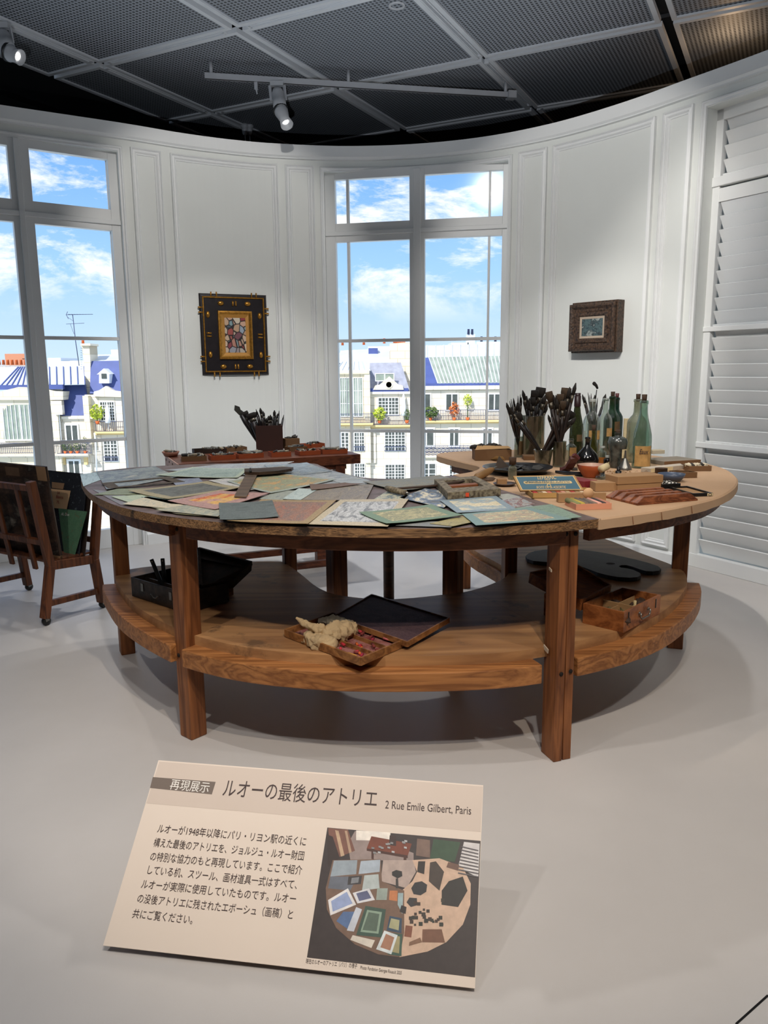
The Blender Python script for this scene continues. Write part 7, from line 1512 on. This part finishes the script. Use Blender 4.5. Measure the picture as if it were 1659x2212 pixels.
t, T, w, dp, h = tray('brush_box', 'dark brown square box of brushes on the side table', 'box', (554, 975), (612, 973.5), (536, 970), 920, M('dark_brown_box', C(58, 34, 28), .5, var=.12), z0=ZS + .0005, wall=.006)
tips = [(507, 875, 'knife', 10), (520, 886, 'round', 7), (526, 890, 'flat', 10), (540, 893, 'flat', 13), (545, 892, 'flat', 10), (553, 884, 'thin', 6), (556, 889, 'thin', 6), (562, 881, 'round', 6), (568, 888, 'round', 6), (565, 894, 'thin', 6), (571, 901, 'thin', 5), (580, 898, 'round', 6), (584, 896, 'round', 6), (588, 899, 'thin', 5), (593, 886, 'round', 6), (595, 891, 'thin', 6), (603, 887, 'thin', 5), (600, 893, 'round', 5), (613, 896, 'thin', 5), (575, 903, 'round', 6), (548, 897, 'round', 6)]
rnd = random.Random(5); cB = T @ Vector((w / 2, dp / 2, 0))
for i, (x, y, kind, ww) in enumerate(tips):
    tip = atY(x, y, cB.y + rnd.uniform(-.3, .3) * dp); f = (x - 536) / 76; end = T @ Vector((w * (.2 + .6 * max(0, min(1, f))) , dp * rnd.uniform(.3, .7), .012))
    brush({0: 'long palette knife leaning furthest left out of the brush box', 3: 'wide flat brush at left of the dark brush box'}.get(i, 'dark brush standing in the dark brown brush box'), tip, end, ww * scale_at(cB), kind, rnd.randrange(4), 'brushes in the brush box', rnd)
t, T, w, dp, h = solidbox('cardboard_carton', 'small tan carton topped by dark lumps, right of the brush box', 'box', (617, 971), (648, 969.5), (615, 966), 948, m_card, z0=ZS + .0005, depth=.07)
for i in range(2): crumple('dark_lump', ['flat dark lump at left on top of the tan carton', 'round dark lump at right on top of the tan carton'][i], 'lump', T @ Vector((w * (.3 + .42 * i), dp * .4, h)), .024 - .006 * i, .02, .007 + .006 * i, m_ragd, 80 + i, 'lumps on the tan carton')

# ================================================================== ON THE LOWER SHELF
ZH = .3710
m_bbox = M('black_paint_box', C(30, 24, 21), .5, var=.5, scale=30, bump=.2, col2=C(58, 46, 38))
# black paint box, left
Ab, Bb, Cb = at(285, 1287.5, ZH), at(402, 1326, ZH), at(505, 1285, ZH)
x_ = (Bb - Ab).normalized(); y_ = Vector((-x_.y, x_.x, 0)); w = (Bb - Ab).length; dp = .20; h = .078
T = Matrix(((x_.x, y_.x, 0, Ab.x), (x_.y, y_.y, 0, Ab.y), (0, 0, 1, ZH), (0, 0, 0, 1)))
t = thing('black_paint_box', 'old black paint box with its lid open, at left on the shelf', 'box', T @ Vector((w / 2, dp / 2, 0)))
mb = MB(); wl_ = .008
mb.box(0, w, 0, wl_, 0, h, T); mb.box(0, w, dp - wl_, dp, 0, h, T); mb.box(0, wl_, wl_, dp - wl_, 0, h, T); mb.box(w - wl_, w, wl_, dp - wl_, 0, h, T); mb.box(wl_, w - wl_, wl_, dp - wl_, 0, .006, T); mb.build('body', m_bbox, t, bevel=.002)
MB().box(wl_, w - wl_, dp * .30, dp * .33, .006, h * .85, T).build('divider', m_bbox, t); MB().box(w * .5, w * .52, dp * .33, dp - wl_, .006, h * .85, T).build('divider', m_bbox, t)
hc = T @ Vector((w * .5, -.006, h * .5)); MB().tube([hc + x_ * s - Vector((0, 0, .010 * (1 if abs(s) < .02 else 0))) - y_ * .006 for s in (-.026, -.02, -.008, .008, .02, .026)], .0025, 8).build('handle', m_metal, t)
for s in (-.10, .09): MB().box(w * .5 + s - .008, w * .5 + s + .008, -.003, 0, h * .45, h * .85, T).build('clasp', m_metal, t)
lc = [at(432, 1271, .445), at(505, 1257, .445), at(545, 1219, .495), at(427, 1187, .515)]
up_ = (lc[1] - lc[0]).cross(lc[3] - lc[0]).normalized(); up_ = up_ if up_.z > 0 else -up_
lo = MB().add(lc + [p - up_ * .028 for p in lc], [(0, 1, 2, 3), (7, 6, 5, 4), (0, 4, 5, 1), (1, 5, 6, 2), (2, 6, 7, 3), (3, 7, 4, 0)]).build('lid', m_bbox, t, bevel=.003)
cl_ = sum(lc, Vector()) / 4
for k in range(4):
    a, b_2 = lc[k], lc[(k + 1) % 4]; MB().beam(a.lerp(cl_, .04) + up_ * .006, b_2.lerp(cl_, .04) + up_ * .006, .012, .014, up_).build('lid_rim', m_bbox, lo)
MB().beam(lc[3].lerp(lc[0], .25) + up_ * .003, lc[2].lerp(lc[1], .25) + up_ * .003, .02, .008, up_).build('lid_batten', m_bbox, lo)
mp_ = cl_ + (lc[1] - lc[0]) * .35 + up_ * .0005; MB().lathe([(.0, 0), (.012, 0), (.012, .0008), (.0, .0008)], 16, mp_, Vector((0, 0, 1)).rotation_difference(up_).to_matrix().to_4x4()).build('paint_spot', m_wax, lo)
so, _, _, _, _ = solidbox('prop_block', 'small brown block propping the open lid of the black paint box', 'block', (489, 1289), (505, 1285), (486, 1284), 1262, m_oakx, z0=ZH, part='block', depth=.05)
for i, (x0_, y0_, x1_, y1_, lb) in enumerate(((327, 1208, 345, 1252, 'dark flat tool leaning left in the black paint box'), (351, 1206, 355, 1252, 'dark flat tool standing upright in the black paint box'))):
    yy = (T @ Vector((w * .45, dp * .5, 0))).y; a, b_2 = atY(x0_, y0_, yy), atY(x1_, y1_, yy - .01); b_2 = b_2 + (b_2 - a).normalized() * .03; tt = thing('palette_knife', lb, 'tool', b_2, 'tools in the black paint box'); MB().beam(b_2, a, .016, .006, (0, 1, 0)).build('handle', m_blackp, tt, bevel=.002)
    q = a.lerp(b_2, .08); MB().lathe([(.0, 0), (.0022, 0), (.0022, .0006), (.0, .0006)], 10, q + Vector((0, -.0036, 0)), Matrix.Rotation(PI / 2, 4, 'X')).build('rivet', m_wax, tt)
# pastel box with flat open lid, centre
zb = ZH + .001; q4 = [at(x, y, zb) for x, y in ((616, 1375), (779, 1438), (879, 1394), (719, 1338))]
def q4p(u, v, z=0.0): return (q4[0] * (1 - u) + q4[1] * u) * (1 - v) + (q4[3] * (1 - u) + q4[2] * u) * v + Vector((0, 0, z))
m_pbox = WOOD('pine_tray', C(106, 66, 36), C(158, 108, 62), 'X', .5, 1, 12); m_rosef = PAINT('pink_pastel_dust', [C(96, 54, 50), C(140, 84, 78), C(158, 110, 104), C(110, 74, 68)], 4, seed=3, contrast=.9); m_felt = PAINT('purple_stained_felt', [C(58, 42, 50), C(76, 56, 62), C(92, 70, 72), C(66, 48, 56)], 5, seed=5, contrast=.8)
m_felt2 = m_felt
t = thing('pastel_case', 'shallow open wooden pastel case with purple-stained lid, middle of the shelf', 'box', sum(q4, Vector()) / 4)
def side(u0, v0, u1, v1, h_=.026, th=.007): return MB().beam(q4p(u0, v0, h_ / 2), q4p(u1, v1, h_ / 2), th, h_)
for a in ((0, 0, 1, 0), (1, 0, 1, 1), (1, 1, 0, 1), (0, 1, 0, 0)): side(*a).build('side_strip', m_pbox, t, bevel=.001)
MB().add([q4p(.01, .01, .004), q4p(.99, .01, .004), q4p(.99, .99, .004), q4p(.01, .99, .004)], [(0, 1, 2, 3)], [[(0, 0), (1, 0), (1, 1), (0, 1)]]).build('bottom', m_rosef, t)
for v in (.33, .62): MB().beam(q4p(.40, v, .011), q4p(.99, v, .011), .004, .014).build('partition', m_pbox, t)
l4 = [at(x, y, z) for x, y, z in ((721, 1333, zb + .026), (880, 1389, zb + .026), (970, 1337, zb + .034), (803, 1286, zb + .034))]
ld = MB(); ld.add(l4 + [p - Vector((0, 0, .012)) for p in l4], [(0, 1, 2, 3), (7, 6, 5, 4), (0, 4, 5, 1), (1, 5, 6, 2), (2, 6, 7, 3), (3, 7, 4, 0)], [[(0, 0), (1, 0), (1, 1), (0, 1)]] + [[(0, 0)] * 4] * 5); ldo = ld.build('lid', m_felt, t); lab(ldo, 'flat lid lined with purple-stained felt')
for k in (0, 1, 2, 3): MB().beam(l4[k] + Vector((0, 0, -.004)), l4[(k + 1) % 4] + Vector((0, 0, -.004)), .005, .018).build('lid_edge', m_pbox, ldo)
PCOL = [(C(176, 40, 50), 'red'), (C(196, 60, 70), 'red'), (C(210, 160, 40), 'yellow'), (C(196, 92, 40), 'orange'), (C(150, 40, 60), 'crimson'), (C(120, 50, 46), 'brown'), (C(204, 110, 110), 'pink')]
m_ps = [M('soft_pastel_%s_%d' % (n_, i), c, .9, var=.12) for i, (c, n_) in enumerate(PCOL)]
rnd = random.Random(9)
for i in range(34):
    k = rnd.randrange(7); u, v = rnd.uniform(.45, .96), rnd.choice([rnd.uniform(.05, .28), rnd.uniform(.38, .57), rnd.uniform(.67, .94)]); a = rnd.uniform(0, 3.1); L_ = rnd.uniform(.012, .028); d_ = Vector((math.cos(a), math.sin(a), 0)) * L_
    p = q4p(u, v, .009 + .006 * (i % 2)); p = p - d_ * .5; tag(MB().tube([p, p + d_], .0045, 8).build('pastel_stub', m_ps[k]), '%s pastel stub lying in the shallow pastel case' % PCOL[k][1], 'pastel', '%s pastel stubs in the case' % PCOL[k][1])
for i, (u, v, col) in enumerate(((.80, .08, 2), (.84, .035, 2))): p = q4p(u, v, .012); tag(MB().tube([p, p + (q4[1] - q4[0]).normalized() * .035], .006, 10).build('pastel_stub', m_ps[col]), ['longer yellow pastel in front corner of the pastel case', 'foremost yellow pastel in front corner of the pastel case'][i], 'pastel', 'long yellow pastels')
m_cloth = M('cream_linen_rag', C(186, 160, 122), .95, var=.08, scale=20, bump=.5, bscale=60); m_cloth2 = M('grey_linen_rag', C(112, 104, 90), .95, var=.1, scale=20, bump=.5, bscale=60)
def clothroll(pts, rad, name, mat, label, seed):
    from mathutils import noise as mn
    mb = MB(); n = 40; P = []; R_ = []
    for i in range(n + 1):
        f = i / n * (len(pts) - 1); k = min(int(f), len(pts) - 2); P.append(pts[k].lerp(pts[k + 1], f - k)); R_.append(rad[k] + (rad[k + 1] - rad[k]) * (f - k))
    mb.tube(P, [q * 1.15 for q in R_], 32)
    vs = mb.v; c0 = [P[min(i // 32, n)] for i in range(len(vs))]
    for i, v in enumerate(vs):
        d = v - c0[i]; m_ = 1 + .34 * mn.noise(v * 46 + Vector((seed, 0, 0))) - .55 * abs(mn.noise(v * 75 + Vector((0, seed, 0)))) + .10 * mn.noise(v * 160); vs[i] = c0[i] + d * m_
    o = mb.build(name, mat); return tag(o, label, 'rag')
up = Vector((0, 0, 1)); a, b_2 = at(700, 1376, zb + .03), at(766, 1354, zb + .034)
clothroll([a, a.lerp(b_2, .3), a.lerp(b_2, .7), b_2], [.018, .034, .030, .020], 'linen_rag', m_cloth, 'cream linen rag rolled up in left end of the pastel case', 3)
clothroll([at(640, 1334, zb + .075), at(655, 1345, zb + .06), at(676, 1356, zb + .05), at(700, 1360, zb + .05)], [.004, .009, .013, .016], 'linen_rag', m_cloth, 'twisted pale rag tail sticking up at left of the pastel case', 5)
clothroll([at(690, 1342, zb + .04), at(720, 1340, zb + .05), at(760, 1350, zb + .045)], [.010, .018, .012], 'linen_rag', m_cloth2, 'grey rag fold behind the cream rag in the pastel case', 7)
clothroll([at(662, 1376, zb + .012), at(690, 1388, zb + .016), at(725, 1396, zb + .012)], [.02, .03, .018], 'linen_rag', m_cloth, 'flat pale rag lying under the cream rag in the pastel case', 9)
# wooden paint box, right
T, w, dp = rect3((1346, 1367), (1425, 1326), (1251, 1349), ZH); A3, B3, C3 = at(1346, 1367, ZH), at(1425, 1326, ZH), at(1251, 1349, ZH)
x_ = (B3 - A3).normalized(); y_ = Vector((-x_.y, x_.x, 0)); w = (B3 - A3).length; dp = (C3 - A3).dot(y_); h = .072
T = Matrix(((x_.x, y_.x, 0, A3.x), (x_.y, y_.y, 0, A3.y), (0, 0, 1, ZH), (0, 0, 0, 1)))
m_wb = WOOD('orange_brown_box_wood', C(110, 60, 30), C(160, 98, 54), 'X', .4, 1, 10); m_wbi = M('pale_box_inside', C(158, 124, 84), .7, var=.08)
t = thing('wooden_paint_box', 'orange-brown wooden paint box with open lid, at right on the shelf', 'box', T @ Vector((w / 2, dp / 2, 0)))
mb = MB(); mb.box(0, w, 0, .008, 0, h, T); mb.box(0, w, dp - .008, dp, 0, h, T); mb.box(0, .008, .008, dp - .008, 0, h, T); mb.box(w - .008, w, .008, dp - .008, 0, h, T); mb.box(.008, w - .008, .008, dp - .008, 0, .006, T); mb.build('body', m_wb, t, bevel=.002)
MB().box(w * .45, w * .47, .008, dp - .008, .006, h * .8, T).build('divider', m_wbi, t); MB().box(w * .47, w - .008, dp * .62, dp * .64, .006, h * .7, T).build('divider', m_wbi, t); MB().box(.008, .45 * w, dp * .55, dp * .57, .006, h * .7, T).build('divider', m_wbi, t)
hc = T @ Vector((w * .5, -.004, h * .52)); hob = MB().tube([hc + x_ * s - y_ * .007 - Vector((0, 0, dz)) for s, dz in ((-.034, -.008), (-.036, .004), (-.026, .014), (.026, .014), (.036, .004), (.034, -.008))], .003, 8).build('handle', m_metal, t)
for s in (-.034, .034): MB().lathe([(.0, 0), (.006, 0), (.005, .003), (.0, .004)], 10, hc + x_ * s + Vector((0, 0, .008)), T.to_3x3().to_4x4() @ Matrix.Rotation(PI / 2, 4, 'X')).build('handle_boss', m_metal, t)
for s in (.12, .86): MB().box(w * s - .003, w * s + .003, -.002, 0, h * .45, h * .9, T).build('latch', m_blackp, t)
for i in range(9):
    u, v = rnd.uniform(.06, .40) * w if i < 4 else rnd.uniform(.52, .92) * w, rnd.uniform(.1, .9) * dp
    crumple('paint_scrap', ['dark crusty scrap in back-left compartment of the wooden paint box', 'mossy green rag scrap in front compartment of the wooden paint box'][i % 2], 'scrap', T @ Vector((u, v, .022)), .028, .020, .018, [M('crust_dark', C(60, 44, 34), .8, var=.5, scale=60), M('crust_moss', C(96, 88, 56), .9, var=.4, scale=60)][i % 2], 90 + i, ['dark scraps', 'mossy scraps'][i % 2] + ' in the wooden paint box', i)
p = T @ Vector((w * .62, dp * .3, .03)); tag(MB().lathe([(.0, 0), (.008, 0), (.009, .012), (.005, .02), (.006, .034), (.0, .036)], 10, p).build('figurine', M('bone_white', C(196, 176, 130), .6)), 'small bone-coloured peg standing in the wooden paint box', 'peg')
lc = [at(1256, 1303, ZH + h), at(1320, 1271, ZH + h), at(1240, 1222, ZH + .13), at(1143, 1243, ZH + .105)]
up_ = (lc[1] - lc[0]).cross(lc[3] - lc[0]).normalized(); up_ = up_ if up_.z > 0 else -up_
lo = MB().add(lc + [p - up_ * .03 for p in lc], [(0, 1, 2, 3), (7, 6, 5, 4), (0, 4, 5, 1), (1, 5, 6, 2), (2, 6, 7, 3), (3, 7, 4, 0)]).build('lid', m_wb, t, bevel=.002)
for k in range(4): MB().beam(lc[k].lerp(sum(lc, Vector()) / 4, .03) + up_ * .006, lc[(k + 1) % 4].lerp(sum(lc, Vector()) / 4, .03) + up_ * .006, .009, .014, up_).build('lid_rim', m_wb, lo)
solidbox('prop_block', 'small brown block propping the open lid of the wooden paint box', 'block', (1174, 1329), (1200, 1334), (1172, 1320), 1282, m_oakx, z0=ZH, part='block', depth=.06)
# artist's palette
pp = [(200, 290), (225, 270), (270, 254), (340, 244), (420, 239), (530, 239), (640, 243), (740, 256), (850, 275), (960, 298), (1060, 320), (1150, 344), (1230, 370), (1255, 392), (1238, 406), (1190, 412), (1140, 410), (1090, 396), (1040, 378), (985, 363), (945, 363), (926, 372), (940, 382), (985, 386), (1040, 400), (1090, 424), (1098, 443), (1070, 456), (1010, 461), (920, 456), (840, 442), (760, 421), (690, 394), (620, 370), (520, 354), (420, 342), (330, 336), (260, 330), (212, 314)]
pts = [at(1080 + x / 3.606, 1120 + y / 3.606, ZH + .018) for x, y in pp]; n = len(pts)
pal = thing('palette', 'large dark grey kidney-shaped palette lying at right rear of the shelf', 'palette', sum(pts, Vector()) / n)
m_pal = M('slate_dark_palette', C(62, 64, 68), .6, var=.18, scale=12)
MB().add(pts + [p - Vector((0, 0, .016)) for p in pts], [tuple(range(n - 1, -1, -1)), tuple(range(n, 2 * n))] + [(i, n + i, n + (i + 1) % n, (i + 1) % n) for i in range(n)]).build('board', m_pal, pal)
hcn = at(1080 + 862 / 3.606, 1120 + 351 / 3.606, ZH + .0188); MB().lathe([(.0, 0), (.020, 0)], 18, hcn, None, 1, .9, close=True).build('thumb_hole', m_peg, pal)
# low shelf board behind, right wing
